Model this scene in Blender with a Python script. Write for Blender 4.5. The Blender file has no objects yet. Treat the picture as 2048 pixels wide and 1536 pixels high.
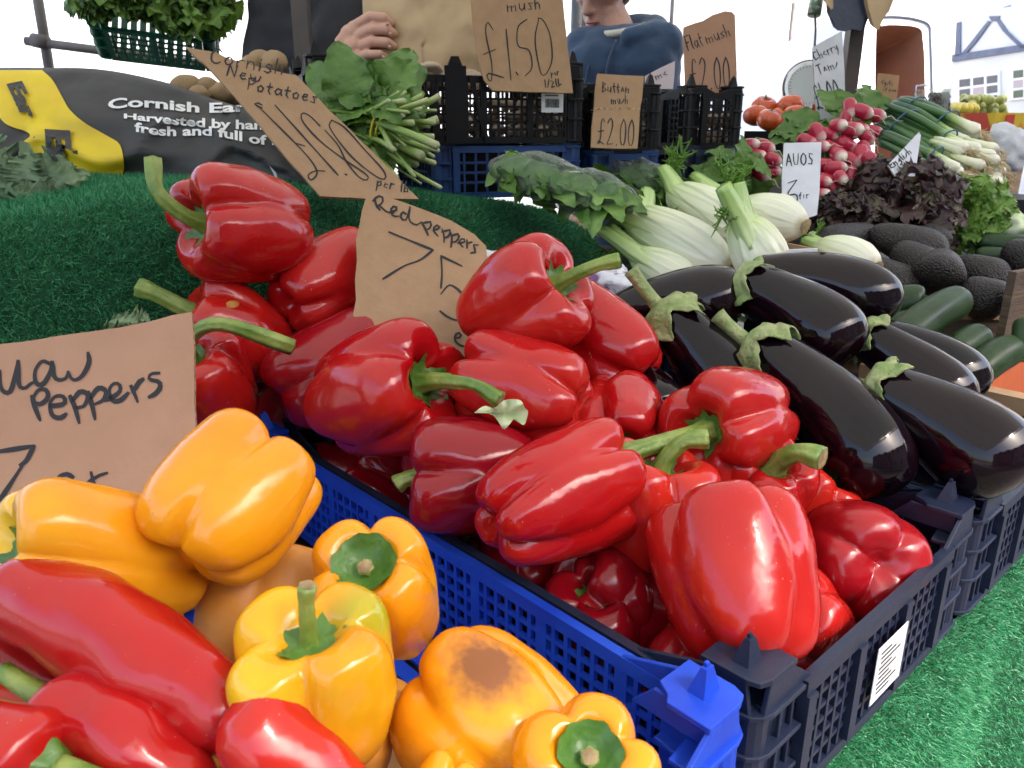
import bpy, bmesh, math, random
import numpy as np
from mathutils import Vector, Matrix, noise
from mathutils.bvhtree import BVHTree

# ---------------------------------------------------------------- camera, sky, sun, exposure
scene = bpy.context.scene
EYE = 1.25                                   # camera height above the paving
PITCH = math.radians(18.0)
FOC = 1550.0                                 # focal length in pixels of the 2048 px photograph
CP, SP = math.cos(PITCH), math.sin(PITCH)
cam_data = bpy.data.cameras.new('camera')
cam_data.sensor_width = 36.0
cam_data.lens = 36.0 * FOC / 2048.0
cam_data.clip_start = 0.02
cam_data.clip_end = 500.0
cam = bpy.data.objects.new('camera', cam_data)
scene.collection.objects.link(cam)
cam.location = (0, 0, EYE)
cam.rotation_euler = (math.radians(90) - PITCH, 0, 0)
scene.camera = cam
cam_data.dof.use_dof = True
cam_data.dof.focus_distance = 0.72
cam_data.dof.aperture_fstop = 20.0

SUN_EL, SUN_AZ = math.radians(52), math.radians(125)      # azimuth clockwise from +Y (right and behind the camera)
world = bpy.data.worlds.new('World')
scene.world = world
world.use_nodes = True
wn = world.node_tree.nodes
bg = wn.get('Background')
sky = wn.new('ShaderNodeTexSky')
sky.sky_type = 'NISHITA'
sky.sun_disc = False
sky.sun_elevation = SUN_EL
sky.sun_rotation = SUN_AZ
sky.dust_density = 4.0
sky.air_density = 1.0
sky.ozone_density = 1.0
world.node_tree.links.new(sky.outputs[0], bg.inputs[0])
bg.inputs[1].default_value = 0.15
sun_data = bpy.data.lights.new('sun', 'SUN')
sun_data.energy = 1.5
sun_data.angle = math.radians(12)
sun_data.color = (1.0, 0.95, 0.88)
sun = bpy.data.objects.new('sun', sun_data)
scene.collection.objects.link(sun)
sd = Vector((math.sin(SUN_AZ) * math.cos(SUN_EL), math.cos(SUN_AZ) * math.cos(SUN_EL), math.sin(SUN_EL)))
sun.rotation_euler = sd.to_track_quat('Z', 'Y').to_euler()
sun.location = (2, -2, 6)
vs = scene.view_settings
vs.view_transform = 'Standard'
vs.look = 'None'
vs.exposure = 2.25
vs.gamma = 1.0
vs.use_curve_mapping = False
scene.render.engine = 'CYCLES'
scene.cycles.use_denoising = True
scene.cycles.max_bounces = 8
scene.cycles.transparent_max_bounces = 12
scene.cycles.caustics_reflective = False
scene.cycles.caustics_refractive = False

# ---------------------------------------------------------------- helpers
RIGHT = np.array([1.0, 0, 0]); UPV = np.array([0, SP, CP]); TOW = np.array([0, -CP, SP])
def cam_vec(v):                              # (right, up, towards the viewer) to a world direction
    w = RIGHT * v[0] + UPV * v[1] + TOW * v[2]
    return w / np.linalg.norm(w)
def P(x, y, d):                              # a spot seen at pixel x, y standing d metres away
    a, b = (x - 1024) / FOC, -(y - 768) / FOC
    return np.array([a, CP + b * SP, -SP + b * CP]) * d + np.array([0, 0, EYE])
def px_ray(x, y):
    a, b = (x - 1024) / FOC, -(y - 768) / FOC
    return np.array([a, CP + b * SP, -SP + b * CP])
U = np.array([0.7388474, 0.6738728, 0]); V = np.array([0.6738728, -0.7388474, 0])   # along the stall front, and towards the customer
def T(u, v, z):                              # stall coordinates, z measured from eye level
    return U * u + V * v + np.array([0, 0, EYE + z])
ROOTLOC = {}
def link(o):
    scene.collection.objects.link(o); return o
def thing(name, label, cat, loc=(0, 0, 0), group=None):
    o = link(bpy.data.objects.new(name, None))
    o.empty_display_size = 0.02
    o.location = Vector(loc); o['label'] = label; o['category'] = cat
    if group: o['group'] = group
    ROOTLOC[o.name] = np.array(loc, float)
    return o
def tag(o, label, cat, group=None, kind=None):
    o['label'] = label; o['category'] = cat
    if group: o['group'] = group
    if kind: o['kind'] = kind
    return o
def mesh_from(name, verts, faces, mats=(), smooth=True):
    me = bpy.data.meshes.new(name)
    verts = np.asarray(verts, float)
    me.from_pydata(verts.tolist(), [], [list(map(int, f)) for f in faces])
    for m in (mats if isinstance(mats, (list, tuple)) else [mats]):
        if m is not None: me.materials.append(m)
    if smooth: me.shade_smooth()
    return me
def obj(name, verts, faces, m, parent=None, smooth=True, label=None):
    """one mesh object from world-space vertices"""
    verts = np.asarray(verts, float)
    base = ROOTLOC[parent.name] if parent is not None else np.zeros(3)
    o = link(bpy.data.objects.new(name, mesh_from(name, verts - base, faces, m, smooth)))
    if parent is not None:
        o.parent = parent
    ROOTLOC[o.name] = base
    if label: o['label'] = label
    return o
def grid_faces(nu, nv, wrap_u=False, wrap_v=False):
    f = []
    for i in range(nu if wrap_u else nu - 1):
        for j in range(nv if wrap_v else nv - 1):
            a = i * nv + j; b = ((i + 1) % nu) * nv + j
            c = ((i + 1) % nu) * nv + (j + 1) % nv; d = i * nv + (j + 1) % nv
            f.append((a, b, c, d))
    return f
class MB:                                    # collects boxes, tubes, sheets into one mesh
    def __init__(s): s.v = []; s.f = []
    def add(s, v, f):
        o = len(s.v); s.v += [tuple(p) for p in v]; s.f += [tuple(i + o for i in q) for q in f]; return s
    def box(s, o, ax, ay, az):               # o = corner, three edge vectors
        o, ax, ay, az = [np.asarray(q, float) for q in (o, ax, ay, az)]
        v = [o, o + ax, o + ax + ay, o + ay]; v += [p + az for p in v]
        flip = np.dot(np.cross(ax, ay), az) < 0
        f = [(0, 3, 2, 1), (4, 5, 6, 7), (0, 1, 5, 4), (1, 2, 6, 5), (2, 3, 7, 6), (3, 0, 4, 7)]
        return s.add(v, [q[::-1] for q in f] if flip else f)
    def tube(s, pts, rad, n=8, cap=True, ridge=0.0, nr=5, flat=1.0):
        v, f = tube_mesh(pts, rad, n, cap, ridge, nr, flat); return s.add(v, f)
    def prism(s, poly, ext):                 # planar polygon (3-D points) swept by a vector
        poly = np.asarray(poly, float); ext = np.asarray(ext, float); n = len(poly)
        nrm = np.zeros(3)
        for i in range(n): nrm += np.cross(poly[i], poly[(i + 1) % n])
        if np.dot(nrm, ext) > 0: poly = poly[::-1]
        f = [tuple(range(n)), tuple(range(2 * n - 1, n - 1, -1))]
        f += [(i, i + n, (i + 1) % n + n, (i + 1) % n) for i in range(n)]
        return s.add(list(poly) + list(poly + ext), f)
    def build(s, name, m, parent=None, smooth=False, label=None):
        return obj(name, np.array(s.v), s.f, m, parent, smooth, label)
def catmull(pts, n):
    pts = np.asarray(pts, float)
    if len(pts) < 3:
        t = np.linspace(0, 1, n)[:, None]
        return pts[0] * (1 - t) + pts[-1] * t
    p = np.vstack([2 * pts[0] - pts[1], pts, 2 * pts[-1] - pts[-2]])
    m = len(pts) - 1
    out = []
    for t in np.linspace(0, m - 1e-9, n):
        i = int(t); q = t - i
        a, b, c, d = p[i], p[i + 1], p[i + 2], p[i + 3]
        out.append(0.5 * ((2 * b) + (c - a) * q + (2 * a - 5 * b + 4 * c - d) * q * q + (3 * b - a - 3 * c + d) * q ** 3))
    return np.array(out)
def frames(pts):
    pts = np.asarray(pts, float)
    tg = np.gradient(pts, axis=0); tg /= np.linalg.norm(tg, axis=1)[:, None] + 1e-12
    ref = np.array([0, 0, 1.0]) if abs(tg[0][2]) < 0.9 else np.array([1.0, 0, 0])
    x = np.cross(ref, tg[0]); x /= np.linalg.norm(x)
    X = []
    for t in tg:
        x = x - t * np.dot(x, t); x /= np.linalg.norm(x) + 1e-12; X.append(x)
    X = np.array(X); Y = np.cross(tg, X)
    return tg, X, Y
def tube_mesh(pts, rad, n=8, cap=True, ridge=0.0, nr=5, flat=1.0):
    pts = np.asarray(pts, float); k = len(pts)
    rad = np.broadcast_to(np.asarray(rad, float), (k,))
    tg, X, Y = frames(pts)
    th = np.linspace(0, 2 * math.pi, n, endpoint=False)
    rr = 1 + ridge * np.cos(nr * th)
    v = (pts[:, None, :] + X[:, None, :] * (rad[:, None] * rr * np.cos(th))[:, :, None]
         + Y[:, None, :] * (rad[:, None] * rr * np.sin(th) * flat)[:, :, None]).reshape(-1, 3)
    f = grid_faces(k, n, False, True)
    f = [q[::-1] for q in f]
    if cap:
        f += [tuple(range(n))[::-1], tuple(range((k - 1) * n, k * n))]
    return v, f
def basis(axis, roll=0.0):
    z = np.asarray(axis, float); z = z / np.linalg.norm(z)
    ref = np.array([0, 0, 1.0]) if abs(z[2]) < 0.95 else np.array([0, 1.0, 0])
    x = np.cross(ref, z); x /= np.linalg.norm(x); y = np.cross(z, x)
    c, s = math.cos(roll), math.sin(roll)
    return np.array([x * c + y * s, -x * s + y * c, z])   # rows
def vnoise(v, scale, seed):
    off = Vector((seed * 3.17, seed * 1.73, seed * 5.31))
    return np.array([noise.noise(Vector(p) * scale + off) for p in v])

# ---------------------------------------------------------------- materials
def mat(name, col, rough=0.5, col2=None, scale=8.0, bump=0.0, bscale=40.0, spec=0.5, coat=0.0, coat_r=0.05,
        sub=0.0, subcol=None, metal=0.0, detail=4.0, mixlo=0.35, mixhi=0.65, transl=0.0, rvar=0.0, speck=None, sheen=0.0, stretch=None, scuff=None):
    m = bpy.data.materials.new(name); m.use_nodes = True
    nt = m.node_tree; N = nt.nodes; L = nt.links
    b = N['Principled BSDF']
    b.inputs['Base Color'].default_value = (*col, 1)
    b.inputs['Roughness'].default_value = rough
    b.inputs['Specular IOR Level'].default_value = spec
    b.inputs['Coat Weight'].default_value = coat
    b.inputs['Coat Roughness'].default_value = coat_r
    b.inputs['Metallic'].default_value = metal
    b.inputs['Sheen Weight'].default_value = sheen
    if sub:
        b.inputs['Subsurface Weight'].default_value = sub
        b.inputs['Subsurface Radius'].default_value = subcol or (0.01, 0.004, 0.002)
        b.inputs['Subsurface Scale'].default_value = 1.0
    tc = N.new('ShaderNodeTexCoord'); oi = N.new('ShaderNodeObjectInfo')
    ad = N.new('ShaderNodeVectorMath'); ad.operation = 'ADD'
    mu = N.new('ShaderNodeMath'); mu.operation = 'MULTIPLY'; mu.inputs[1].default_value = 37.0
    L.new(oi.outputs['Random'], mu.inputs[0]); L.new(mu.outputs[0], ad.inputs[1])
    src = tc.outputs['Object']
    if stretch:
        mp = N.new('ShaderNodeMapping'); mp.inputs['Scale'].default_value = stretch
        L.new(src, mp.inputs[0]); src = mp.outputs[0]
    L.new(src, ad.inputs[0])
    vec = ad.outputs[0]
    colsock = None
    if col2 is not None:
        nz = N.new('ShaderNodeTexNoise'); nz.inputs['Scale'].default_value = scale; nz.inputs['Detail'].default_value = detail
        L.new(vec, nz.inputs['Vector'])
        mr = N.new('ShaderNodeMapRange'); mr.inputs[1].default_value = mixlo; mr.inputs[2].default_value = mixhi
        L.new(nz.outputs['Fac'], mr.inputs[0])
        mx = N.new('ShaderNodeMix'); mx.data_type = 'RGBA'
        mx.inputs['A'].default_value = (*col, 1); mx.inputs['B'].default_value = (*col2, 1)
        L.new(mr.outputs[0], mx.inputs['Factor'])
        colsock = mx.outputs['Result']
        if rvar:
            m2 = N.new('ShaderNodeMapRange'); m2.inputs[1].default_value = 0.3; m2.inputs[2].default_value = 0.7
            m2.inputs[3].default_value = rough; m2.inputs[4].default_value = rough + rvar
            L.new(nz.outputs['Fac'], m2.inputs[0]); L.new(m2.outputs[0], b.inputs['Roughness'])
    if speck:                                 # (colour, scale, threshold)
        vz = N.new('ShaderNodeTexVoronoi'); vz.inputs['Scale'].default_value = speck[1]
        L.new(vec, vz.inputs['Vector'])
        mr = N.new('ShaderNodeMapRange'); mr.inputs[1].default_value = speck[2]; mr.inputs[2].default_value = speck[2] * 0.6
        L.new(vz.outputs['Distance'], mr.inputs[0])
        mx = N.new('ShaderNodeMix'); mx.data_type = 'RGBA'
        if colsock: L.new(colsock, mx.inputs['A'])
        else: mx.inputs['A'].default_value = (*col, 1)
        mx.inputs['B'].default_value = (*speck[0], 1)
        L.new(mr.outputs[0], mx.inputs['Factor']); colsock = mx.outputs['Result']
    if scuff:                                 # short pale scratches in the skin
        mp2 = N.new('ShaderNodeMapping'); mp2.inputs['Scale'].default_value = (1, 1, .22); mp2.inputs['Rotation'].default_value = (.5, .8, .3)
        L.new(vec, mp2.inputs[0]); vz = N.new('ShaderNodeTexVoronoi'); vz.inputs['Scale'].default_value = scuff[1]; L.new(mp2.outputs[0], vz.inputs['Vector'])
        gate = N.new('ShaderNodeTexNoise'); gate.inputs['Scale'].default_value = 22; L.new(vec, gate.inputs['Vector'])
        g2 = N.new('ShaderNodeMapRange'); g2.inputs[1].default_value = .52; g2.inputs[2].default_value = .62; L.new(gate.outputs['Fac'], g2.inputs[0])
        mr = N.new('ShaderNodeMapRange'); mr.inputs[1].default_value = scuff[2]; mr.inputs[2].default_value = scuff[2] * .5; L.new(vz.outputs['Distance'], mr.inputs[0])
        mm = N.new('ShaderNodeMath'); mm.operation = 'MULTIPLY'; L.new(mr.outputs[0], mm.inputs[0]); L.new(g2.outputs[0], mm.inputs[1])
        mx = N.new('ShaderNodeMix'); mx.data_type = 'RGBA'; L.new(colsock, mx.inputs['A']); mx.inputs['B'].default_value = (*scuff[0], 1); L.new(mm.outputs[0], mx.inputs['Factor']); colsock = mx.outputs['Result']
    if colsock: L.new(colsock, b.inputs['Base Color'])
    if bump:
        nb = N.new('ShaderNodeTexNoise'); nb.inputs['Scale'].default_value = bscale; nb.inputs['Detail'].default_value = 3
        L.new(vec, nb.inputs['Vector'])
        bp = N.new('ShaderNodeBump'); bp.inputs['Strength'].default_value = 1.0; bp.inputs['Distance'].default_value = bump
        L.new(nb.outputs['Fac'], bp.inputs['Height']); L.new(bp.outputs[0], b.inputs['Normal'])
    if transl:
        tr = N.new('ShaderNodeBsdfTranslucent'); tr.inputs[0].default_value = (*(col2 or col), 1)
        if colsock: L.new(colsock, tr.inputs[0])
        ms = N.new('ShaderNodeMixShader'); ms.inputs[0].default_value = transl
        L.new(b.outputs[0], ms.inputs[1]); L.new(tr.outputs[0], ms.inputs[2])
        L.new(ms.outputs[0], N['Material Output'].inputs[0])
    return m
def mat_attr(name, stops, rough=0.4, attr='t', bump=0.0, bscale=60, coat=0.0, nz=0.06, transl=0.0):
    """colour runs along the plant: a float attribute through a colour ramp"""
    m = bpy.data.materials.new(name); m.use_nodes = True
    nt = m.node_tree; N = nt.nodes; L = nt.links; b = N['Principled BSDF']
    b.inputs['Roughness'].default_value = rough; b.inputs['Coat Weight'].default_value = coat
    at = N.new('ShaderNodeAttribute'); at.attribute_name = attr
    tc = N.new('ShaderNodeTexCoord'); no = N.new('ShaderNodeTexNoise'); no.inputs['Scale'].default_value = 45
    L.new(tc.outputs['Object'], no.inputs['Vector'])
    sb = N.new('ShaderNodeMath'); sb.operation = 'MULTIPLY_ADD'; sb.inputs[1].default_value = nz; sb.inputs[2].default_value = -nz / 2
    L.new(no.outputs['Fac'], sb.inputs[0])
    sm = N.new('ShaderNodeMath'); sm.operation = 'ADD'; L.new(at.outputs['Fac'], sm.inputs[0]); L.new(sb.outputs[0], sm.inputs[1])
    cr = N.new('ShaderNodeValToRGB')
    e = cr.color_ramp.elements
    while len(e) > 1: e.remove(e[-1])
    e[0].position = stops[0][0]; e[0].color = (*stops[0][1], 1)
    for p, c in stops[1:]:
        k = e.new(p); k.color = (*c, 1)
    L.new(sm.outputs[0], cr.inputs[0]); L.new(cr.outputs[0], b.inputs['Base Color'])
    if bump:
        nb = N.new('ShaderNodeTexNoise'); nb.inputs['Scale'].default_value = bscale
        L.new(tc.outputs['Object'], nb.inputs['Vector'])
        bp = N.new('ShaderNodeBump'); bp.inputs['Distance'].default_value = bump
        L.new(nb.outputs['Fac'], bp.inputs['Height']); L.new(bp.outputs[0], b.inputs['Normal'])
    if transl:
        tr = N.new('ShaderNodeBsdfTranslucent'); L.new(cr.outputs[0], tr.inputs[0])
        ms = N.new('ShaderNodeMixShader'); ms.inputs[0].default_value = transl
        L.new(b.outputs[0], ms.inputs[1]); L.new(tr.outputs[0], ms.inputs[2]); L.new(ms.outputs[0], N['Material Output'].inputs[0])
    return m
def set_attr(o, vals, name='t'):
    a = o.data.attributes.new(name, 'FLOAT', 'POINT'); a.data.foreach_set('value', np.asarray(vals, np.float32))
def mat_plastic_film(name, tint=(0.9, 0.95, 0.92), clear=0.965):
    m = bpy.data.materials.new(name); m.use_nodes = True
    N = m.node_tree.nodes; L = m.node_tree.links
    tr = N.new('ShaderNodeBsdfTransparent'); tr.inputs[0].default_value = (*tint, 1)
    b = N['Principled BSDF']; b.inputs['Base Color'].default_value = (0.8, 0.84, 0.84, 1); b.inputs['Roughness'].default_value = 0.08
    fr = N.new('ShaderNodeFresnel'); fr.inputs[0].default_value = 1.5
    mp = N.new('ShaderNodeMapRange'); mp.inputs[3].default_value = 1 - clear; mp.inputs[4].default_value = 0.75
    L.new(fr.outputs[0], mp.inputs[0])
    ms = N.new('ShaderNodeMixShader'); L.new(mp.outputs[0], ms.inputs[0]); L.new(tr.outputs[0], ms.inputs[1]); L.new(b.outputs[0], ms.inputs[2])
    L.new(ms.outputs[0], N['Material Output'].inputs[0])
    tc = N.new('ShaderNodeTexCoord'); nb = N.new('ShaderNodeTexNoise'); nb.inputs['Scale'].default_value = 45; nb.inputs['Detail'].default_value = 2
    nb.inputs['Distortion'].default_value = 1.5
    L.new(tc.outputs['Object'], nb.inputs['Vector'])
    bp = N.new('ShaderNodeBump'); bp.inputs['Distance'].default_value = 0.006
    L.new(nb.outputs['Fac'], bp.inputs['Height']); L.new(bp.outputs[0], b.inputs['Normal']); L.new(bp.outputs[0], fr.inputs['Normal'])
    return m

M = {}
SC = ((0.60, 0.22, 0.14), 190, 0.085)
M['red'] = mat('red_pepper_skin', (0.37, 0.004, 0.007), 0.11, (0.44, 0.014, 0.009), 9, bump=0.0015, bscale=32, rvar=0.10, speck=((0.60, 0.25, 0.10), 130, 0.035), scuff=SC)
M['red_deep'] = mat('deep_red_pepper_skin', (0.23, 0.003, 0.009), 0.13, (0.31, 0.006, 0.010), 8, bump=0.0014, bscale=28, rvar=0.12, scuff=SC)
M['red_orange'] = mat('orange_red_pepper_skin', (0.52, 0.026, 0.012), 0.12, (0.45, 0.010, 0.009), 8, bump=0.0013, bscale=30, rvar=0.08, scuff=SC)
SY = ((0.42, 0.24, 0.07), 170, 0.08)
M['yellow'] = mat('yellow_pepper_skin', (0.74, 0.235, 0.005), 0.13, (0.79, 0.33, 0.008), 10, bump=0.0015, bscale=32, rvar=0.12, speck=((0.40, 0.20, 0.05), 95, 0.035), scuff=SY)
M['yellow_bright'] = mat('bright_yellow_pepper_skin', (0.78, 0.25, 0.005), 0.12, (0.82, 0.48, 0.01), 12, bump=0.0013, bscale=30, rvar=.08, scuff=SY)
M['yellow_dull'] = mat('dull_orange_pepper_skin', (0.58, 0.21, 0.012), 0.38, (0.64, 0.33, 0.08), 14, bump=0.001, bscale=46, rvar=0.2, scuff=SY)
M['stem'] = mat('pepper_stem_green', (0.10, 0.19, 0.022), 0.42, (0.24, 0.31, 0.07), 45, bump=0.0014, bscale=150, detail=8, speck=((0.16, 0.11, 0.05), 110, 0.07))
M['calyx'] = mat('calyx_green', (0.05, 0.13, 0.018), 0.4, (0.09, 0.2, 0.03), 50, bump=0.0015, bscale=110)
M['cut'] = mat('cut_stem_tan', (0.36, 0.27, 0.13), 0.8, (0.2, 0.13, 0.06), 160, bump=0.001, bscale=200)
M['scar'] = mat('brown_scar', (0.36, 0.13, 0.03), 0.7, (0.62, 0.32, 0.06), 70, bump=0.001, bscale=200)
M['aub'] = mat('aubergine_skin', (0.0035, 0.0018, 0.0035), 0.07, (0.008, 0.0018, 0.004), 9, bump=0.0006, bscale=26, spec=0.36, speck=((0.10, 0.08, 0.06), 150, 0.02))
M['aub_cal'] = mat('aubergine_calyx', (0.16, 0.24, 0.07), 0.65, (0.30, 0.33, 0.15), 60, bump=0.004, bscale=120, speck=((0.12, 0.07, 0.03), 120, 0.12))
M['navy'] = mat('navy_plastic', (0.008, 0.013, 0.034), 0.35, (0.013, 0.019, 0.045), 40, bump=0.0002, bscale=300, rvar=0.15)
M['blue'] = mat('bright_blue_plastic', (0.014, 0.06, 0.58), 0.33, (0.02, 0.10, 0.70), 20, bump=0.0003, bscale=200, rvar=0.12, transl=0.25)
M['midblue'] = mat('mid_blue_plastic', (0.012, 0.045, 0.16), 0.4, (0.015, 0.055, 0.19), 20, bump=0.0002, bscale=200)
M['black'] = mat('black_plastic', (0.004, 0.0042, 0.005), 0.42, (0.006, 0.0065, 0.0075), 30, bump=0.0002, bscale=200, spec=0.3)
M['green_plastic'] = mat('green_plastic', (0.004, 0.10, 0.05), 0.4, (0.006, 0.13, 0.07), 20)
M['card'] = mat('brown_cardboard', (0.33, 0.205, 0.11), 0.85, (0.36, 0.228, 0.125), 60, bump=0.0005, bscale=160, detail=10, speck=((0.25, 0.15, 0.08), 240, 0.06))
M['card_pink'] = mat('reddish_cardboard', (0.35, 0.195, 0.12), 0.8, (0.38, 0.215, 0.135), 26, bump=0.0005, bscale=110, detail=9, speck=((0.27, 0.15, 0.09), 200, 0.06))
M['card_edge'] = mat('corrugated_edge', (0.22, 0.13, 0.065), 0.95, (0.48, 0.34, 0.2), 220, bump=0.002, bscale=300)
M['card_white'] = mat('white_cardboard', (0.66, 0.68, 0.72), 0.7, (0.58, 0.60, 0.66), 20, bump=0.0004, bscale=120)
M['ink'] = mat('black_marker_ink', (0.002, 0.002, 0.004), 0.55, (0.005, 0.004, 0.009), 300)
M['paper'] = mat('white_label_paper', (0.72, 0.73, 0.75), 0.6)
M['turf_back'] = mat('turf_backing', (0.010, 0.075, 0.03), 0.95)
def turf_mat(name, c1, c2, c3):
    m = mat(name, c1, 0.42, c2, 160, detail=2, spec=0.4)
    nt = m.node_tree; N = nt.nodes; L = nt.links; b = N['Principled BSDF']
    nz = N.new('ShaderNodeTexNoise'); nz.inputs['Scale'].default_value = 900; nz.inputs['Detail'].default_value = 0
    tc = N.new('ShaderNodeTexCoord'); L.new(tc.outputs['Object'], nz.inputs['Vector'])
    mr = N.new('ShaderNodeMapRange'); mr.inputs[1].default_value = 0.6; mr.inputs[2].default_value = 0.75; L.new(nz.outputs['Fac'], mr.inputs[0])
    mx = N.new('ShaderNodeMix'); mx.data_type = 'RGBA'; mx.inputs['B'].default_value = (*c3, 1)
    src = b.inputs['Base Color'].links[0].from_socket
    L.new(src, mx.inputs['A']); L.new(mr.outputs[0], mx.inputs['Factor']); L.new(mx.outputs['Result'], b.inputs['Base Color'])
    return m
M['turf'] = turf_mat('turf_pile', (0.020, 0.19, 0.07), (0.040, 0.27, 0.11), (0.17, 0.42, 0.22))
M['wood'] = mat('weathered_wood', (0.12, 0.08, 0.05), 0.8, (0.07, 0.045, 0.03), 12, bump=0.002, bscale=40, stretch=(1, 1, 6))

def blush(body, vv, px, d, rad, col, rough=None, edge=0.5, nscale=60):
    """the fruit's own colour patch (bruise, unripe shoulder): distance from a spot on the skin, broken up by noise"""
    c = P(px[0], px[1], d); r = np.linalg.norm((np.asarray(vv) - c) / np.asarray(rad), axis=1)
    a = body.data.attributes.new('blush', 'FLOAT', 'POINT'); a.data.foreach_set('value', np.clip(1.5 - r, 0, 1.5).astype(np.float32))
    m = body.data.materials[0].copy(); body.data.materials[0] = m
    N = m.node_tree.nodes; L = m.node_tree.links; b = N['Principled BSDF']
    at = N.new('ShaderNodeAttribute'); at.attribute_name = 'blush'; tc = N.new('ShaderNodeTexCoord')
    nz = N.new('ShaderNodeTexNoise'); nz.inputs['Scale'].default_value = nscale; nz.inputs['Detail'].default_value = 6; L.new(tc.outputs['Object'], nz.inputs['Vector'])
    ad = N.new('ShaderNodeMath'); ad.operation = 'MULTIPLY_ADD'; ad.inputs[1].default_value = 1.2; L.new(nz.outputs['Fac'], ad.inputs[0]); L.new(at.outputs['Fac'], ad.inputs[2])
    mr = N.new('ShaderNodeMapRange'); mr.inputs[1].default_value = 1.1 - edge / 2; mr.inputs[2].default_value = 1.1 + edge / 2; L.new(ad.outputs[0], mr.inputs[0])
    mx = N.new('ShaderNodeMix'); mx.data_type = 'RGBA'; L.new(b.inputs['Base Color'].links[0].from_socket, mx.inputs['A']); mx.inputs['B'].default_value = (*col, 1)
    L.new(mr.outputs[0], mx.inputs['Factor']); L.new(mx.outputs['Result'], b.inputs['Base Color'])
    if rough is not None:
        m2 = N.new('ShaderNodeMapRange'); m2.inputs[3].default_value = 0.2; m2.inputs[4].default_value = rough; L.new(mr.outputs[0], m2.inputs[0]); L.new(m2.outputs[0], b.inputs['Roughness'])

# ---------------------------------------------------------------- setting: paving, stall table
def struct(name, v, f, m, smooth=False):
    o = obj(name, v, f, m, None, smooth); o['kind'] = 'structure'; return o
M['road'] = mat('road_tarmac', (0.17, 0.165, 0.16), 0.9, (0.24, 0.235, 0.23), 60, bump=0.004, bscale=200, detail=8)
M['slab'] = mat('paving_slab', (0.075, 0.065, 0.06), 0.85, (0.12, 0.105, 0.095), 25, bump=0.002, bscale=120, detail=8)
g = 150.0
struct('ground', [(-g, -g, 0), (g, -g, 0), (g, g, 0), (-g, g, 0)], [(0, 1, 2, 3)], M['road'])
b = MB(); b.box((-4, -4, 0.002), (8.0, 0, 0), (0, 7.9, 0), (0, 0, 0.006))
pv = b.build('pavement', mat('paving_bed', (0.04, 0.037, 0.034), 0.95)); pv['kind'] = 'structure'
slab_me = None
rng = random.Random(4)
for i in range(9):                            # slabs by the foot of the skirt, where the picture shows the paving
    for j in range(9):
        c = T(-0.4 + i * 0.302, -0.5 + j * 0.302 + (0.15 if i % 2 else 0), -EYE)
        if slab_me is None:
            bm = bmesh.new(); bmesh.ops.create_cube(bm, size=1.0)
            for vv in bm.verts: vv.co = Vector((vv.co.x * 0.294, vv.co.y * 0.294, vv.co.z * 0.02))
            bmesh.ops.bevel(bm, geom=bm.edges[:], offset=0.004, segments=1, affect='EDGES')
            slab_me = bpy.data.meshes.new('paving_slab'); bm.to_mesh(slab_me); bm.free(); slab_me.materials.append(M['slab'])
        o = link(bpy.data.objects.new('paving_slab', slab_me)); o.parent = pv
        o.location = (c[0], c[1], 0.014 + rng.uniform(-0.002, 0.002)); o.rotation_euler = (0, 0, math.atan2(U[1], U[0]))
tb = thing('stall_table', 'wooden trestle table carrying the front row of produce trays', 'table', T(0.6, -0.5, -EYE))
b = MB()
for k in range(5):
    b = MB(); b.box(T(-0.4, -0.82 + k * 0.13, -0.47), U * 2.6, V * 0.125, (0, 0, 0.025)); b.build('plank', M['wood'], tb)
for (uu, vv) in ((-0.3, -0.75), (-0.3, -0.25), (0.9, -0.75), (0.9, -0.25), (2.05, -0.75), (2.05, -0.25)):
    b = MB(); b.box(T(uu, vv, -EYE + 0.02), U * 0.05, V * 0.05, (0, 0, EYE - 0.492)); b.build('leg', M['wood'], tb)
ts = thing('display_shelf', 'raised wooden shelf behind the trays under the green turf', 'shelf', T(0.2, -1.2, -EYE))
b = MB(); b.box(T(-0.9, -1.80, -0.15), U * 1.68, V * 0.85, (0, 0, 0.025)); b.build('shelf_board', M['wood'], ts)
for (uu, vv) in ((-0.8, -1.75), (-0.8, -1.05), (0.70, -1.75), (0.70, -1.05)):
    b = MB(); b.box(T(uu, vv, -EYE + 0.02), U * 0.05, V * 0.05, (0, 0, EYE - 0.172)); b.build('leg', M['wood'], ts)

# ---------------------------------------------------------------- plastic trays
def lattice(mb, o, du, length, zb, zt, nrm, th, pitch=0.0125, bar=0.0036, rows=6, rib=6, rim=0.011):
    """a wall of square holes: o start on the outer face, du unit direction, nrm inward"""
    o = np.asarray(o, float); z = np.array([0, 0, 1.0])
    def hb(z0, z1, t0, t1): mb.box(o + z * z0 + nrm * t0, du * length, nrm * (t1 - t0), z * (z1 - z0))
    hb(zt - rim, zt, -0.002, th + 0.0015)
    hb(zb, zb + 0.010, -0.001, th + 0.001)
    hh = (zt - rim - zb - 0.010) / rows
    for r in range(1, rows):
        zz = zb + 0.010 + hh * r
        hb(zz - bar / 2, zz + bar / 2, 0.0004, th - 0.0004)
    n = max(1, int(length / pitch)); pw = length / n
    for k in range(n + 1):
        wide = bar * (3.0 if (rib and k % rib == 0) else 1.0)
        x0 = min(max(k * pw - wide / 2, 0.0002), length - wide - 0.0002)
        off = -0.004 if (rib and k % rib == 0) else 0.0
        mb.box(o + du * x0 + nrm * off + z * (zb + 0.0102), du * wide, nrm * (th - off), z * (zt - rim - zb - 0.0104))
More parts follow.
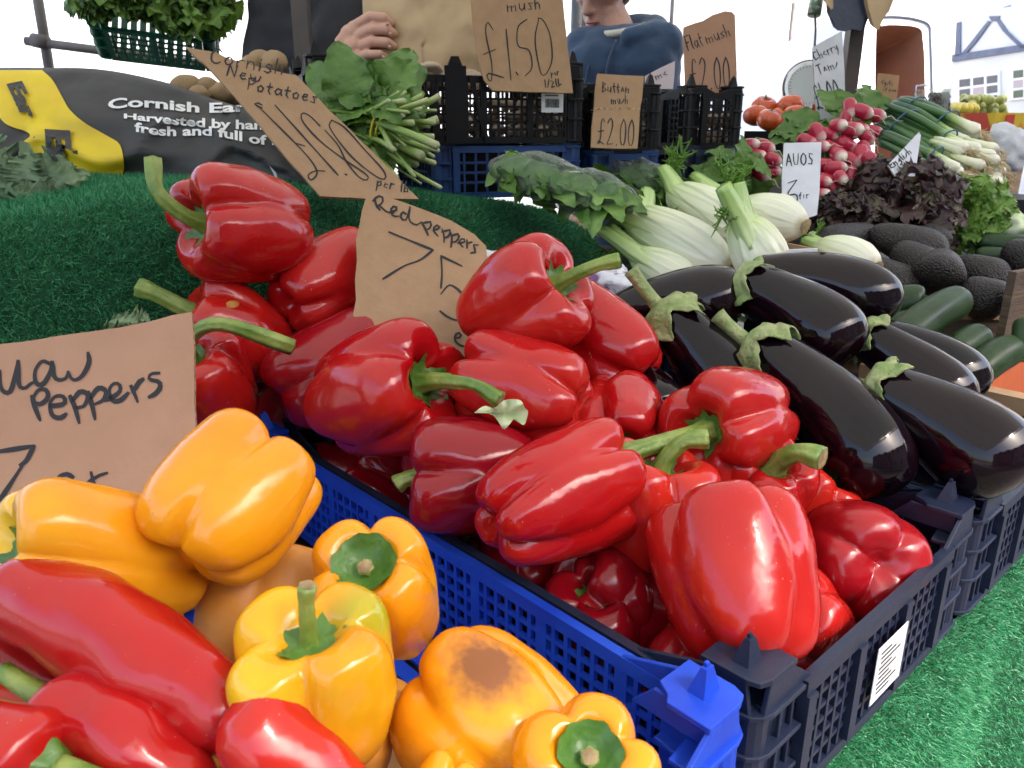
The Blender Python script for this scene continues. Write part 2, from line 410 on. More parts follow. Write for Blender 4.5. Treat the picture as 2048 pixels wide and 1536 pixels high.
def tray(name, label, F, u0, u1, v0, v1, zr, h, m, group=None, rows=6, pitch=0.0125, towers=((0, 0), (1, 0), (1, 1), (0, 1)), tw=0.055, mid=False, tall=0.020):
    c = F((u0 + u1) / 2, (v0 + v1) / 2, zr - h)
    t = thing(name, label, 'crate', c, group)
    uu = F(1, 0, 0) - F(0, 0, 0); vv = F(0, 1, 0) - F(0, 0, 0); Z = np.array([0, 0, 1.0])
    th = 0.0042
    z0 = F(0, 0, zr - h)[2]; z1 = F(0, 0, zr)[2]
    def g(u, v): 
        q = F(u, v, 0); return np.array([q[0], q[1], 0.0])
    for (a, d, L, n) in ((g(u0 + tw, v1), uu, u1 - u0 - 2 * tw, -vv), (g(u0 + tw, v0), uu, u1 - u0 - 2 * tw, vv),
                         (g(u0, v0 + tw), vv, v1 - v0 - 2 * tw, uu), (g(u1, v0 + tw), vv, v1 - v0 - 2 * tw, -uu)):
        b = MB(); lattice(b, a, d, L, z0, z1, n, th, rows=rows, pitch=pitch)
        if mid:
            mo = a + d * (L / 2)
            b.box(mo - d * 0.018 + Z * z0 - n * 0.006, d * 0.036, n * 0.003, Z * (z1 - z0 + 0.014))
            b.prism([mo - d * 0.012 + Z * (z1 + 0.0142) - n * 0.005, mo + d * 0.012 + Z * (z1 + 0.0142) - n * 0.005, mo + d * 0.006 + Z * (z1 + 0.028) - n * 0.005, mo - d * 0.006 + Z * (z1 + 0.028) - n * 0.005], n * 0.006)
            for sg in (-1, 1):
                b.prism([mo + d * sg * 0.022 + Z * z1 - n * 0.0055, mo + d * sg * 0.028 + Z * z1 - n * 0.0055, mo + d * sg * 0.058 + Z * z0 - n * 0.0055, mo + d * sg * 0.050 + Z * z0 - n * 0.0055], n * 0.004)
        b.build('wall', m, t)
    b = MB()                                  # floor of slats
    nu = int((u1 - u0 - 0.012) / 0.02)
    for k in range(nu):
        b.box(g(u0 + 0.006 + k * 0.02, v0 + 0.006) + Z * (z0 + 0.001), uu * 0.014, vv * (v1 - v0 - 0.012), Z * 0.003)
    b.build('floor_slats', m, t)
    for (iu, iv) in towers:
        cu, cv = (u1 if iu else u0), (v1 if iv else v0)
        o = g(cu, cv); a = uu * (-1 if iu else 1); d = vv * (-1 if iv else 1)
        b = MB(); H = z1 - z0
        # outer L of the corner, inner column, stepped flanges
        e = 0.0016
        b.box(o + a * 0.012 + d * 0.006 + Z * z0, a * (tw - 0.012), d * 0.004, Z * (H + 0.001))
        b.box(o + a * 0.006 + d * 0.0102 + Z * z0, a * 0.004, d * (tw - 0.0102), Z * (H + 0.0008))
        for fz in (z0 + 0.002, z0 + H * 0.36, z0 + H * 0.66, z1 - 0.004):
            pts = [(tw, 0.0), (0.016, 0.0), (0.008, 0.0022), (0.0022, 0.008), (0.0, 0.016), (0.0, tw), (0.020, tw), (0.024, 0.024), (tw, 0.020)]
            b.prism([o + a * (p[0] - e) + d * (p[1] - e) + Z * fz for p in pts], Z * 0.0035)
        for (x, y) in ((0.046, 0.0025), (0.030, 0.0020), (0.0025, 0.046), (0.0020, 0.030)):
            b.box(o + a * x + d * y + Z * (z0 + 0.006), a * 0.003, d * 0.003, Z * (H - 0.011))
        b.tube(catmull([o + a * 0.012 + d * 0.012 + Z * z0, o + a * 0.012 + d * 0.012 + Z * (z1 - 0.0045)], 2), 0.0105, 14)
        # raised gussets on both walls, cap plate
        tp = z1 + tall
        b.prism([o + d * 0.096 + a * 0.0015 + Z * (z1 - 0.001), o + d * 0.036 + a * 0.0015 + Z * tp, o + d * 0.012 + a * 0.0015 + Z * tp, o + d * 0.008 + a * 0.0015 + Z * (z1 - 0.001)], a * 0.0035)
        b.prism([o + a * 0.066 + d * 0.0014 + Z * (z1 - 0.0012), o + a * 0.040 + d * 0.0014 + Z * (tp - 0.001), o + a * 0.012 + d * 0.0014 + Z * (tp - 0.001), o + a * 0.008 + d * 0.0014 + Z * (z1 - 0.0012)], d * 0.0035)
        b.prism([o + a * 0.030 + d * 0.062 + Z * z1, o + a * 0.030 + d * 0.046 + Z * (tp - 0.002), o + a * 0.030 + d * 0.008 + Z * (tp - 0.002), o + a * 0.030 + d * 0.008 + Z * z1], a * 0.003)
        b.prism([o + a * p[0] + d * p[1] + Z * (tp - 0.0005) for p in ((0.042, 0.001), (0.012, 0.001), (0.004, 0.004), (0.001, 0.012), (0.001, 0.044), (0.030, 0.044), (0.036, 0.034), (0.042, 0.030))], Z * 0.004)
        tw_o = b.build('corner_post', m, t); bv = tw_o.modifiers.new('soft_edges', 'BEVEL'); bv.width = .0007; bv.segments = 2; bv.limit_method = 'ANGLE'
        b = MB()
        q = o + a * 0.010 + d * 0.016 + Z * (tp + 0.003)
        lo = [q, q + a * 0.016, q + a * 0.016 + d * 0.012, q + d * 0.012]
        hi = [q + a * 0.004 + d * 0.003, q + a * 0.011 + d * 0.003, q + a * 0.011 + d * 0.007, q + a * 0.004 + d * 0.007]
        vts = lo + [p + Z * 0.017 for p in hi]
        b.add(vts, [(0, 3, 2, 1), (4, 5, 6, 7), (0, 1, 5, 4), (1, 2, 6, 5), (2, 3, 7, 6), (3, 0, 4, 7)])
        b.box(q + a * 0.006 + d * 0.0045 + Z * 0.0168, a * 0.003, d * 0.002, Z * 0.003)
        b.build('stacking_pin', m, tw_o)
    return t
ZR, TH = -0.330, 0.100
blue_tray = tray('plastic_tray', 'bright blue plastic tray holding yellow and long red peppers', T, -0.036, 0.350, -0.785, -0.178, ZR, TH, M['blue'])
red_tray = tray('plastic_tray', 'navy plastic tray heaped with red peppers', T, 0.357, 0.716, -0.785, -0.176, ZR, TH, M['navy'])
aub_tray = tray('plastic_tray', 'navy plastic tray holding the aubergines', T, 0.722, 1.085, -0.785, -0.174, ZR, TH, M['navy'])
b = MB(); q = T(0.515, -0.176, ZR - 0.026) + V * 0.0046; b.box(q, U * 0.052, V * 0.0006, (0, 0, -0.050)); b.build('paper_label', M['paper'], red_tray)
b = MB()
for k in range(9): b.box(q + U * (.006 + .001 * (k % 3)) + V * .0007 + np.array([0, 0, -.006 - .0045 * k]), U * (.018 + .004 * ((k * 7) % 5)), V * .0002, (0, 0, -.0016))
b.build('label_print', M['ink'], red_tray)

# ---------------------------------------------------------------- artificial turf
def turf_sheet(name, label, pts, nblade, seed, blade=0.0085, m=None):
    """pts: (nu, nw, 3) grid of world points; the pile is thousands of blades standing on it"""
    nu, nw, _ = pts.shape
    t = thing(name, label, 'turf', pts[nu // 2, nw // 2])
    obj('backing', pts.reshape(-1, 3), grid_faces(nu, nw), M['turf_back'], t)
    r = np.random.default_rng(seed)
    a = pts[:-1, :-1]; bb = pts[1:, :-1]; c = pts[1:, 1:]; d = pts[:-1, 1:]
    nr = np.cross(bb - a, d - a); area = np.linalg.norm(nr, axis=2); nr /= area[..., None] + 1e-12
    ctr = (a + c) / 2 - np.array([0, 0, EYE])
    dist = np.linalg.norm(ctr, axis=2)
    wgt = (area / dist ** 1.2).ravel(); wgt /= wgt.sum()
    idx = r.choice(len(wgt), nblade, p=wgt); i, j = np.divmod(idx, nw - 1)
    s, q = r.random(nblade)[:, None], r.random(nblade)[:, None]
    base = a[i, j] * (1 - s) * (1 - q) + bb[i, j] * s * (1 - q) + c[i, j] * s * q + d[i, j] * (1 - s) * q
    n = nr[i, j]
    n = np.where(n[:, :1] * 0 + np.sum(n * ((np.array([0, 0, EYE]) - base)), axis=1, keepdims=True) < 0, -n, n)
    rd = r.normal(size=(nblade, 3)); tip = n * 1.0 + rd * 0.62; tip /= np.linalg.norm(tip, axis=1)[:, None]
    side = np.cross(tip, r.normal(size=(nblade, 3))); side /= np.linalg.norm(side, axis=1)[:, None] + 1e-9
    L = blade * r.uniform(0.6, 1.25, (nblade, 1)); W = 0.00065 * r.uniform(0.7, 1.3, (nblade, 1)) * (blade / 0.0085)
    v = np.empty((nblade * 3, 3)); v[0::3] = base - side * W; v[1::3] = base + side * W; v[2::3] = base + tip * L
    me = bpy.data.meshes.new('pile'); me.vertices.add(nblade * 3); me.loops.add(nblade * 3); me.polygons.add(nblade)
    me.vertices.foreach_set('co', (v - ROOTLOC[t.name]).astype(np.float32).ravel())
    me.loops.foreach_set('vertex_index', np.arange(nblade * 3, dtype=np.int32))
    me.polygons.foreach_set('loop_start', np.arange(0, nblade * 3, 3, dtype=np.int32))
    me.materials.append(m or M['turf']); me.update(); me.validate()
    o = link(bpy.data.objects.new('pile', me)); o.parent = t; o['kind'] = 'stuff'
    return t
def uz_at(x, y, v):                           # where the sight line meets the upright plane at stall depth v
    r = px_ray(x, y); k = v / np.dot(r, V); q = r * k
    return float(np.dot(q, U)), float(q[2])
ridge = sorted(uz_at(x, y, -0.965) for x, y in ((-300, 520), (0, 455), (150, 420), (330, 395), (480, 388), (620, 390), (760, 396), (900, 405), (1040, 416), (1120, 432), (1180, 462), (1222, 520), (1242, 590)))
ru = np.array([q[0] for q in ridge]); rz = np.array([q[1] for q in ridge])
nu, nw = 110, 44
us = np.linspace(ru[0], ru[-1], nu)
zr_ = np.interp(us, ru, rz)
pts = np.zeros((nu, nw, 3))
for i, u in enumerate(us):
    zt = zr_[i]
    drop = max(0.0, (u - 0.70) / 0.13)
    back = zt + 0.012 if u < 0.66 else zt + 0.012 - 0.0 * drop
    prof = catmull([(-0.905, -0.445), (-0.910, min(-0.32, zt - 0.08)), (-0.922, zt - 0.11), (-0.938, zt - 0.045), (-0.967, zt - 0.004), (-1.02, zt + 0.006), (-1.12, back), (-1.35, back), (-1.80, back)], nw)
    for j, (v, z) in enumerate(prof):
        q = T(u, v, z); w = noise.noise(Vector(q) * 7.0) * 0.006 + noise.noise(Vector(q) * 19.0) * 0.003
        pts[i, j] = q + V * w + np.array([0, 0, w * 0.7])
turf_top = turf_sheet('turf_carpet', 'dark green artificial turf draped over the raised shelf behind the peppers', pts, 260000, 5)
nu, nw = 120, 40
pts = np.zeros((nu, nw, 3))
for i in range(nu):
    u = -0.15 + 1.33 * i / (nu - 1)
    for j in range(nw):
        k = j / (nw - 1)
        z = -0.433 - 0.43 * k - 0.02 * k * math.sin(u * 7)
        fold = (math.sin(u * 21) * 0.016 + math.sin(u * 47 + 1) * 0.005 + 0.05 * math.exp(-((u - 1.02) / 0.05) ** 2)) * k ** 0.8
        pts[i, j] = T(u + 0.02 * k * math.sin(u * 17), -0.180 + 0.035 * min(1.0, k * 9) ** 0.5 * 0.5 + fold, z)
turf_front = turf_sheet('turf_skirt', 'bright green artificial turf skirt hanging down the stall front', pts[::-1], 150000, 6, blade=0.0072)

# ---------------------------------------------------------------- peppers
PROF = np.array([(0, .68), (.13, .67), (.27, .72), (.40, .88), (.60, 1.0), (.84, .95), (.99, .72), (1.03, .30), (1.0, -.15), (.94, -.55), (.80, -.86), (.53, -1.0), (.26, -.94), (.09, -.83), (0, -.81)])
def pepper(label, px, py, d, axis, R, H, seed, skin='red', n=4, taper=0.86, roll=0.0, stem=None, name='red_pepper', cat='pepper', group=None, crease=1.0, shear=(0, 0), lump=1.0, squash=1.0, calyx=True, cut=True, at=None, cal=1.0):
    rg = random.Random(seed)
    c = P(px, py, d) if at is None else at; B = basis(cam_vec(axis), roll)
    t = thing(name, label, cat, c, group)
    NS, NT = 46, 72
    prof = catmull(PROF, NS)
    bounds = [0.0]
    for k in range(n): bounds.append(bounds[-1] + rg.uniform(0.82, 1.2))
    bounds = np.array(bounds) / bounds[-1] * 2 * math.pi
    amp = [rg.uniform(0.93, 1.10) for _ in range(n)]; zup = [rg.uniform(-0.07, 0.09) for _ in range(n)]; zdn = [rg.uniform(-0.13, 0.06) for _ in range(n)]
    th = np.linspace(0, 2 * math.pi, NT, endpoint=False)
    phi = np.zeros(NT); la = np.zeros(NT); zu = np.zeros(NT); zd = np.zeros(NT)
    for k in range(n):
        msk = (th >= bounds[k]) & (th < bounds[k + 1])
        ph = (th[msk] - bounds[k]) / (bounds[k + 1] - bounds[k]) * 2 - 1
        phi[msk] = ph; w = np.cos(ph * math.pi / 2) ** 0.8
        la[msk] = 1 + (amp[k] - 1) * w; zu[msk] = zup[k] * w; zd[msk] = zdn[k] * w
    val = np.abs(phi) ** 3.0
    v = np.zeros((NS, NT, 3))
    for i, (r, z) in enumerate(prof):
        r = max(r, 0.0)
        topw = max(0.0, min(1.0, (z - 0.1) / 0.8)); botw = max(0.0, min(1.0, (-z - 0.25) / 0.7))
        a = crease * (0.085 + 0.22 * topw + 0.20 * botw)
        tp = 1.0 + (taper - 1.0) * (0.5 - z / 2)
        rr = r * R * tp * la * (1 - a * val)
        edge = math.sin(math.pi * min(1, max(0, r)) * 0.5)
        zz = H * (z + edge * topw * (zu - 0.13 * crease * val) - edge * botw * (zd - 0.16 * crease * val))
        v[i, :, 0] = rr * np.cos(th) + shear[0] * z * H; v[i, :, 1] = rr * np.sin(th) * squash + shear[1] * z * H; v[i, :, 2] = zz
    fl = v.reshape(-1, 3)
    dn = vnoise(fl, 1.6 / R * 0.55, seed) * 0.055 * R * lump + vnoise(fl, 1.6 / R * 1.5, seed + 7) * 0.02 * R * lump
    rad = fl * np.array([1, 1, 0.6]); rad /= np.linalg.norm(rad, axis=1)[:, None] + 1e-9
    inner = np.repeat(np.clip(prof[:, 0] / 0.4, 0, 1), NT)
    fl = fl + rad * (dn * inner)[:, None]
    faces = [q[::-1] for q in grid_faces(NS, NT, False, True)]
    skinm = M[skin] if isinstance(skin, str) else skin
    body = obj('body', fl @ B + c, [q[::-1] for q in faces], skinm, t)
    if calyx:
        nr, na = 6, 40; vv = []
        for i in range(nr):
            k = i / (nr - 1)
            for j in range(na):
                a = 2 * math.pi * j / na
                lob = (0.34 + (0.05 if cal == 1 else .012) * math.cos(6 * a + seed) + (0.03 if cal == 1 else .01) * math.cos(11 * a)) * cal
                r = k * lob
                z = (.09 * k if cal > 1 else 0) + np.interp(r, [0, .13, .27, .40, .58, .8], [.70, .69, .73, .86, .95, .95]) + 0.045 * (1 - k) + 0.018 + (0.03 * k * k * math.sin(5 * a + seed))
                vv.append((r * R * math.cos(a) + shear[0] * z * H, r * R * math.sin(a) * squash + shear[1] * z * H, z * H))
        cal = obj('calyx', np.array(vv) @ B + c, grid_faces(nr, na, False, True), M['calyx'], t)
    if stem:
        L, bend, amt, thick = stem
        ax = B[2]; s0 = c + ax * (0.68 * H) + (B[0] * shear[0] + B[1] * shear[1]) * 0.68 * H
        bd = cam_vec(bend)
        pts = catmull([s0, s0 + ax * L * 0.32 + bd * L * 0.08 * amt, s0 + ax * L * 0.62 + bd * L * 0.38 * amt, s0 + ax * L * (0.9 - 0.35 * amt) + bd * L * 0.85 * amt], 14)
        rad = thick * np.interp(np.linspace(0, 1, 14), [0, .1, .3, .7, .9, 1], [1.75, 1.3, 1.0, 0.92, 1.15, 1.12])
        st = obj('stem', *tube_mesh(pts, rad, 24, True, 0.10, 6), M['stem'], t)
        if cut:
            tg = pts[-1] - pts[-2]; tg /= np.linalg.norm(tg); Bc = basis(tg)
            cv = [pts[-1] + tg * 0.0016] + [pts[-1] + tg * 0.0006 + (Bc[0] * math.cos(a) + Bc[1] * math.sin(a)) * thick * (0.98 + 0.08 * math.sin(5 * a)) for a in np.linspace(0, 2 * math.pi, 14, endpoint=False)]
            obj('cut_end', cv, [(0, 1 + k, 1 + (k + 1) % 14) for k in range(14)], M['cut'], st)
    return t, body, fl @ B + c, faces
G1 = 'red peppers heaped in the navy tray'
S = 0.0062
red = [
 # label, px, py, d, axis(right, up, towards), R, H, seed, skin, n, taper, roll, stem(len, bend, amount, thick), extra
 ('topmost red pepper at the back left, thick curved stem arching up against the turf', 497, 457, .790, (-.66, -.04, .75), .0590, .0640, 11, 'red', 4, .92, .5, (.066, (-.30, .93, .0), 1.05, .0066), {}),
 ('red pepper squeezed between the topmost pepper and the red peppers price sign', 655, 570, .850, (.55, .45, -.7), .056, .060, 12, 'red', 3, .9, 1.1, None, {}),
 ('red pepper with a brown scar and a fat stem behind the yellow peppers sign', 470, 676, .750, (-.70, .50, .52), .0530, .0520, 13, 'red', 4, .9, .9, (.050, (-.9, .35, .1), .7, .0072), {}),
 ('red pepper half hidden by the yellow peppers sign, stem lying to the right', 412, 785, .660, (-.06, .66, .75), .0480, .0540, 14, 'red', 4, .82, .2, (.088, (.98, -.16, -.15), 1.25, .0050), {}),
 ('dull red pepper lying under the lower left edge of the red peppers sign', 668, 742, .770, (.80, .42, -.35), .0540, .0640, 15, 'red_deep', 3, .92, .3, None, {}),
 ('big red pepper in the heap centre with stem hooking down to the right', 765, 787, .640, (.80, .20, .56), .0560, .0600, 16, 'red', 4, .9, .7, (.062, (.80, -.42, .45), .9, .0056), {}),
 ('red pepper on top of the heap beside the price sign, stem pointing right', 1043, 612, .690, (.72, .40, .56), .0530, .0550, 17, 'red', 4, .86, .2, (.047, (.93, .22, .1), .9, .0056), {}),
 ('red pepper beside the first aubergine, wrinkled highlight on its side', 1205, 690, .735, (-.70, .55, -.4), .0480, .0580, 18, 'red', 3, .95, 2.2, None, {'crease': 1.2}),
 ('red pepper lying lengthwise right of the hooked stem, notched end to the right', 1045, 778, .640, (-.88, .25, -.40), .0440, .0560, 19, 'red', 4, 1.0, .9, None, {'crease': 1.2}),
 ('lumpy red pepper in the dip below the wrinkled one', 1243, 838, .660, (-.15, -.45, .62), .0430, .0420, 20, 'red', 4, .86, .4, None, {'crease': 1.3}),
 ('dark red pepper with a loose pale leaf on its top', 945, 950, .575, (-.95, .02, .18), .0450, .0470, 21, 'red_deep', 4, .95, .5, (.020, (-.8, -.5, .1), .8, .0052), {}),
 ('large glossy red pepper in the middle foreground, pointed tip to the left', 1118, 990, .510, (.84, .30, -.45), .0425, .0535, 22, 'red', 4, .88, .25, None, {'crease': 1.25}),
 ('red pepper in front of the aubergines with long stem pointing left', 1468, 852, .615, (-.74, -.08, .66), .0470, .0500, 23, 'red', 4, .92, .6, (.072, (-.95, -.25, .35), .75, .0058), {}),
 ('red pepper wedged behind the large glossy one, curved stem at its top', 1300, 1030, .565, (.10, .80, .30), .0450, .0480, 24, 'red_orange', 4, .86, .3, (.035, (.9, .3, .2), 1.1, .0052), {}),
 ('biggest red pepper standing by the front rim of the navy tray', 1470, 1156, .475, (-.10, .86, -.50), .0490, .0530, 25, 'red', 3, .86, .35, None, {'crease': 1.15}),
 ('dark red four-lobed pepper with its navel end facing out at the front right corner', 1712, 1116, .525, (.04, -.12, -.99), .0415, .0400, 26, 'red_deep', 4, 1.0, .6, None, {'crease': .72, 'lump': .6}),
 ('red pepper with a short cut stem showing its pale round end', 1525, 985, .590, (.05, .62, .55), .0360, .0360, 27, 'red', 4, .86, .3, (.034, (.70, .02, .9), 1.2, .0066), {}),
 ('small red pepper behind the four-lobed one', 1606, 1022, .570, (.4, .7, .3), .0320, .0360, 28, 'red_orange', 4, .86, .3, None, {}),
 ('red pepper low against the blue rim with a long dent along its side', 1252, 1236, .520, (-.62, .50, .2), .0365, .0490, 29, 'red_deep', 3, .9, .25, None, {'crease': 1.3}),
]
bodies = {}
KD = {11: 1.06, 12: 1.06, 13: 1.15, 14: 1.22, 15: 1.10, 16: 1.15, 17: 1.08, 18: 1.10, 19: 1.10, 20: 1.10, 21: 1.17, 22: 1.16, 23: 1.12, 24: 1.12, 25: 1.13, 26: 1.27, 27: 1.14, 28: 1.28, 29: 1.20, }
for (lb, px, py, d, ax, R, H, sd_, sk, n, tp, rl, st, ex) in red:
    k = KD[sd_]; d *= k; R *= k; H *= k
    if st: st = (st[0] * k, st[1], st[2], st[3] * k * 1.1)
    t, o, vv, ff = pepper(lb, px, py, d, ax, R, H, sd_, sk, n, tp, rl, st, group=G1, **ex)
    bodies[sd_] = (o, vv, ff)
rg = random.Random(77)
spots = [(u, v, -.375) for u in (.415, .525, .650) for v in (-.245, -.345, -.445, -.545, -.645, -.735)] + [(u, v, -.300) for u in (.43, .56, .66) for v in (-.44, -.54, -.64, -.73)] + [(.42, -.86, -.33), (.30, -.87, -.36), (.52, -.86, -.33), (.20, -.87, -.37)]
named = {0: 'dark red pepper in the gap between the biggest pepper and the blue rim', 1: 'red pepper showing through the lattice low by the blue rim', 2: 'dark red pepper under the pointed tip of the large glossy one', 3: 'dark red pepper under the one with the loose leaf',
         4: 'shaded red pepper by the blue rim left of the leaf topped one', 5: 'shaded red pepper beside the corner posts of the trays', 6: 'red pepper lodged between the biggest pepper and the front rim', 19: 'shaded red pepper under the hooked stem one', 20: 'shaded red pepper right of the tray corner posts', 30: 'red pepper behind the blue corner post at the back'}
for k, (u, v, z) in enumerate(spots):
    kw = dict(group=G1) if k in named else dict(group='red peppers buried in the heap')
    ax_ = (rg.uniform(-1, 1), rg.uniform(-.2, .8), rg.uniform(-1, 1)); ju, jv = rg.uniform(-.01, .01), rg.uniform(-.01, .01)
    if k not in named and not (k in (7, 8, 12, 13, 18, 21, 22, 24, 25, 27, 28)): continue
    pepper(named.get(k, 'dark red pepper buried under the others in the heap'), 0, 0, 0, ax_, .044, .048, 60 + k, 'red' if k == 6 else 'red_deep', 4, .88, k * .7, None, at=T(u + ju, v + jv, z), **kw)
# blemishes, loose leaf
def patch_on(vv, ff, name, poly, m, parent, lift=0.0006, n=26):
    """a patch of skin mark: polygon in picture coordinates laid on the fruit's own surface"""
    bv = BVHTree.FromPolygons([Vector(p) for p in vv], [list(map(int, q)) for q in ff])
    poly = np.array(poly, float); c = poly.mean(0); out = []; ok = True
    ring = catmull(np.vstack([poly, poly[:1]]), n + 1)[:-1]
    V_ = []; e = Vector((0, 0, EYE))
    for k in (0.0, 0.35, 0.7, 1.0):
        for q in ring:
            p = c + (q - c) * k
            h = bv.ray_cast(e, Vector(px_ray(*p)))
            if h[0] is None: return None
            toe = (e - h[0]).normalized()
            nn = h[1] if h[1].dot(toe) > 0 else -h[1]
            V_.append(np.array(h[0] + nn * (lift if k < 1 else lift * 0.25)))
    return obj(name, V_, grid_faces(4, n, False, True), m, parent)
o, vv, ff = bodies[13]; patch_on(vv, ff, 'scar', [(452, 606), (462, 601), (476, 603), (478, 610), (468, 616), (455, 615)], M['scar'], o.parent)
M['pale_leaf'] = mat('pale_dry_leaf', (0.46, 0.56, 0.30), 0.6, (0.58, 0.66, 0.42), 60, bump=0.001, bscale=160, transl=0.2)
def rag_leaf(name, label, pts, d, m, seed, curl=0.006, steps=9):
    pts = np.array(pts, float); c = pts.mean(0); ring = catmull(np.vstack([pts, pts[:1]]), 49)[:-1]; rg = random.Random(seed)
    vv = []
    for k in np.linspace(0, 1, 6):
        for j, q in enumerate(ring):
            p = c + (q - c) * k
            w = noise.noise(Vector((p[0] * .05, p[1] * .05, seed)))
            vv.append(P(p[0], p[1], d - curl * w * 2 - 0.004 * k))
    o = obj(name, vv, grid_faces(6, 48, False, True), m); return tag(o, label, 'leaf')
rag_leaf('loose_leaf', 'pale green torn leaf lying on a dark red pepper', [(948, 826), (968, 812), (990, 815), (1010, 800), (1040, 800), (1050, 816), (1056, 824), (1048, 850), (1030, 838), (1022, 845), (1008, 859), (996, 842), (985, 830), (970, 826)], .548, M['pale_leaf'], 3)

# yellow and long red peppers in the blue tray
M['yellow_green'] = mat('yellow_skin_green_shoulder', (0.80, 0.30, 0.006), 0.17, (0.84, 0.50, 0.01), 6, bump=0.001, bscale=26, coat=0.35)
G2 = 'yellow peppers in the blue tray'
yel = [
 ('tall yellow pepper leaning on the brown yellow peppers sign', 460, 1006, .430, (.42, .62, -.50), .0392, .0400, 41, 'yellow', 4, 1.08, .55, None, {'crease': 1.1}),
 ('yellow pepper under the long red pepper, stem end to the left', 212, 1122, .420, (-.66, .26, .72), .0410, .0540, 42, 'yellow', 4, .86, .3, None, {}),
 ('dull orange pepper behind, under the tall yellow pepper', 530, 1225, .480, (.15, .85, -.3), .0420, .0420, 43, 'yellow_dull', 4, .9, .5, None, {'crease': .8}),
 ('yellow pepper with its round green calyx facing out beside the blue rim', 760, 1198, .440, (-.06, .62, .74), .0385, .0460, 44, 'yellow', 4, .86, .2, (.010, (0, .3, .9), .2, .0040), {'crease': 1.1, 'cal': 1.3}),
 ('brightest yellow pepper with upright stem in the foreground', 640, 1380, .362, (-.04, .88, .42), .0430, .0410, 45, 'yellow_bright', 4, .74, .15, (.026, (.15, .9, .3), .7, .0036), {'crease': 1.25}),
 ('orange yellow pepper with a brown bruise beside the blue rim', 962, 1440, .390, (.66, -.52, .30), .0410, .0405, 46, 'yellow', 4, 1.05, .9, None, {'crease': 1.15}),
 ('yellow pepper at the bottom edge with green calyx turned up', 1165, 1572, .350, (.03, .72, .66), .0325, .0380, 47, 'yellow', 4, .9, .4, (.008, (0, .3, .9), .2, .0036), {'cal': 1.25}),
 ('sliver of yellow pepper at the very bottom between two larger ones', 870, 1640, .335, (.3, .6, -.4), .0150, .0240, 48, 'yellow', 4, .9, .2, None, {}),
 ('yellow pepper peeping out beneath the brightest yellow one', 700, 1510, .395, (.2, .7, .3), .0200, .0240, 49, 'yellow_dull', 4, .9, .2, None, {}),
]
for (lb, px, py, d, ax, R, H, sd_, sk, n, tp, rl, st, ex) in yel:
    t, o, vv, ff = pepper(lb, px, py, d, ax, R, H, sd_, sk, n, tp, rl, st, name='yellow_pepper', group=G2, **ex)
    bodies[sd_] = (o, vv, ff)
o, vv, ff = bodies[46]; blush(o, vv, (978, 1330), .368, (.018, .018, .015), (.22, .07, .016), .6, .75, 150)
o, vv, ff = bodies[45]; blush(o, vv, (735, 1232), .365, (.016, .016, .016), (.30, .38, .02), None, 1.2, 30)
o, vv, ff = bodies[42]; blush(o, vv, (60, 1090), .40, (.035, .03, .03), (.80, .50, .03), None, 1.2, 20)
ynamed = {7: 'shaded yellow pepper in the gap under the orange end of the blunt pepper', 10: 'shaded yellow pepper near the bottom between the two front yellow ones', 11: 'shaded yellow pepper right of the brightest yellow one', 14: 'shaded yellow pepper under the tall leaning one'}
for k, (u, v, z) in enumerate([(u, v, -.385) for u in (.03, .125, .215) for v in (-.25, -.35, -.45, -.56, -.67)]):
    ax_ = (rg.uniform(-1, 1), rg.uniform(-.2, .8), rg.uniform(-1, 1))
    if k in (0, 5, 9, 4, 13): continue
    pepper(ynamed.get(k, 'yellow pepper buried under the others in the blue tray'), 0, 0, 0, ax_, .040, .042, 110 + k, 'yellow_dull', 4, .88, k, None, name='yellow_pepper', group=G2 if k in ynamed else 'yellow peppers buried in the tray', at=T(u, v, z))
def spindle(name, label, cat, p0, p1, R, prof, m, seed, bend=(0, 0, 0), group=None, n=40, k=34, lump=0.06, lobes=0, lob=0.0, flat=1.0, part='body', lumpscale=0.9):
    """a long fruit: p0 stem end, p1 far end (world), radius profile along it"""
    p0, p1, bend = np.asarray(p0), np.asarray(p1), np.asarray(bend)
    t = thing(name, label, cat, (p0 + p1) / 2, group)
    s = (1 - np.cos(np.linspace(0, math.pi, k))) / 2
    path = p0[None] * (1 - s[:, None]) + p1[None] * s[:, None] + bend[None] * (4 * s * (1 - s))[:, None]
    rad = R * np.interp(s, *zip(*prof)); 
    # smooth the profile, close both ends round
    for _ in range(2): rad[1:-1] = (rad[:-2] + 2 * rad[1:-1] + rad[2:]) / 4
    vv, ff = tube_mesh(path, np.maximum(rad, 1e-5), n, False, lob, lobes or 1, flat)
    ctr = np.repeat(path, n, 0); rd = vv - ctr; rd /= np.linalg.norm(rd, axis=1)[:, None] + 1e-9
    vv = vv + rd * (vnoise(vv - ctr[0], lumpscale / R, seed) * lump * np.repeat(np.minimum(1, rad / R * 1.5), n) * R)[:, None]
    body = obj(part, vv, ff, m, t)
    return t, body, path, vv, ff
def rnd_prof(pairs, a=0.05, bl=0.08):         # rounded tips
    return pairs
LONGP = [(0, 0.0), (.012, .35), (.05, .80), (.12, 1.0), (.3, .95), (.5, .85), (.7, .70), (.87, .48), (.96, .28), (1, 0)]
G3 = 'long red peppers in the blue tray'
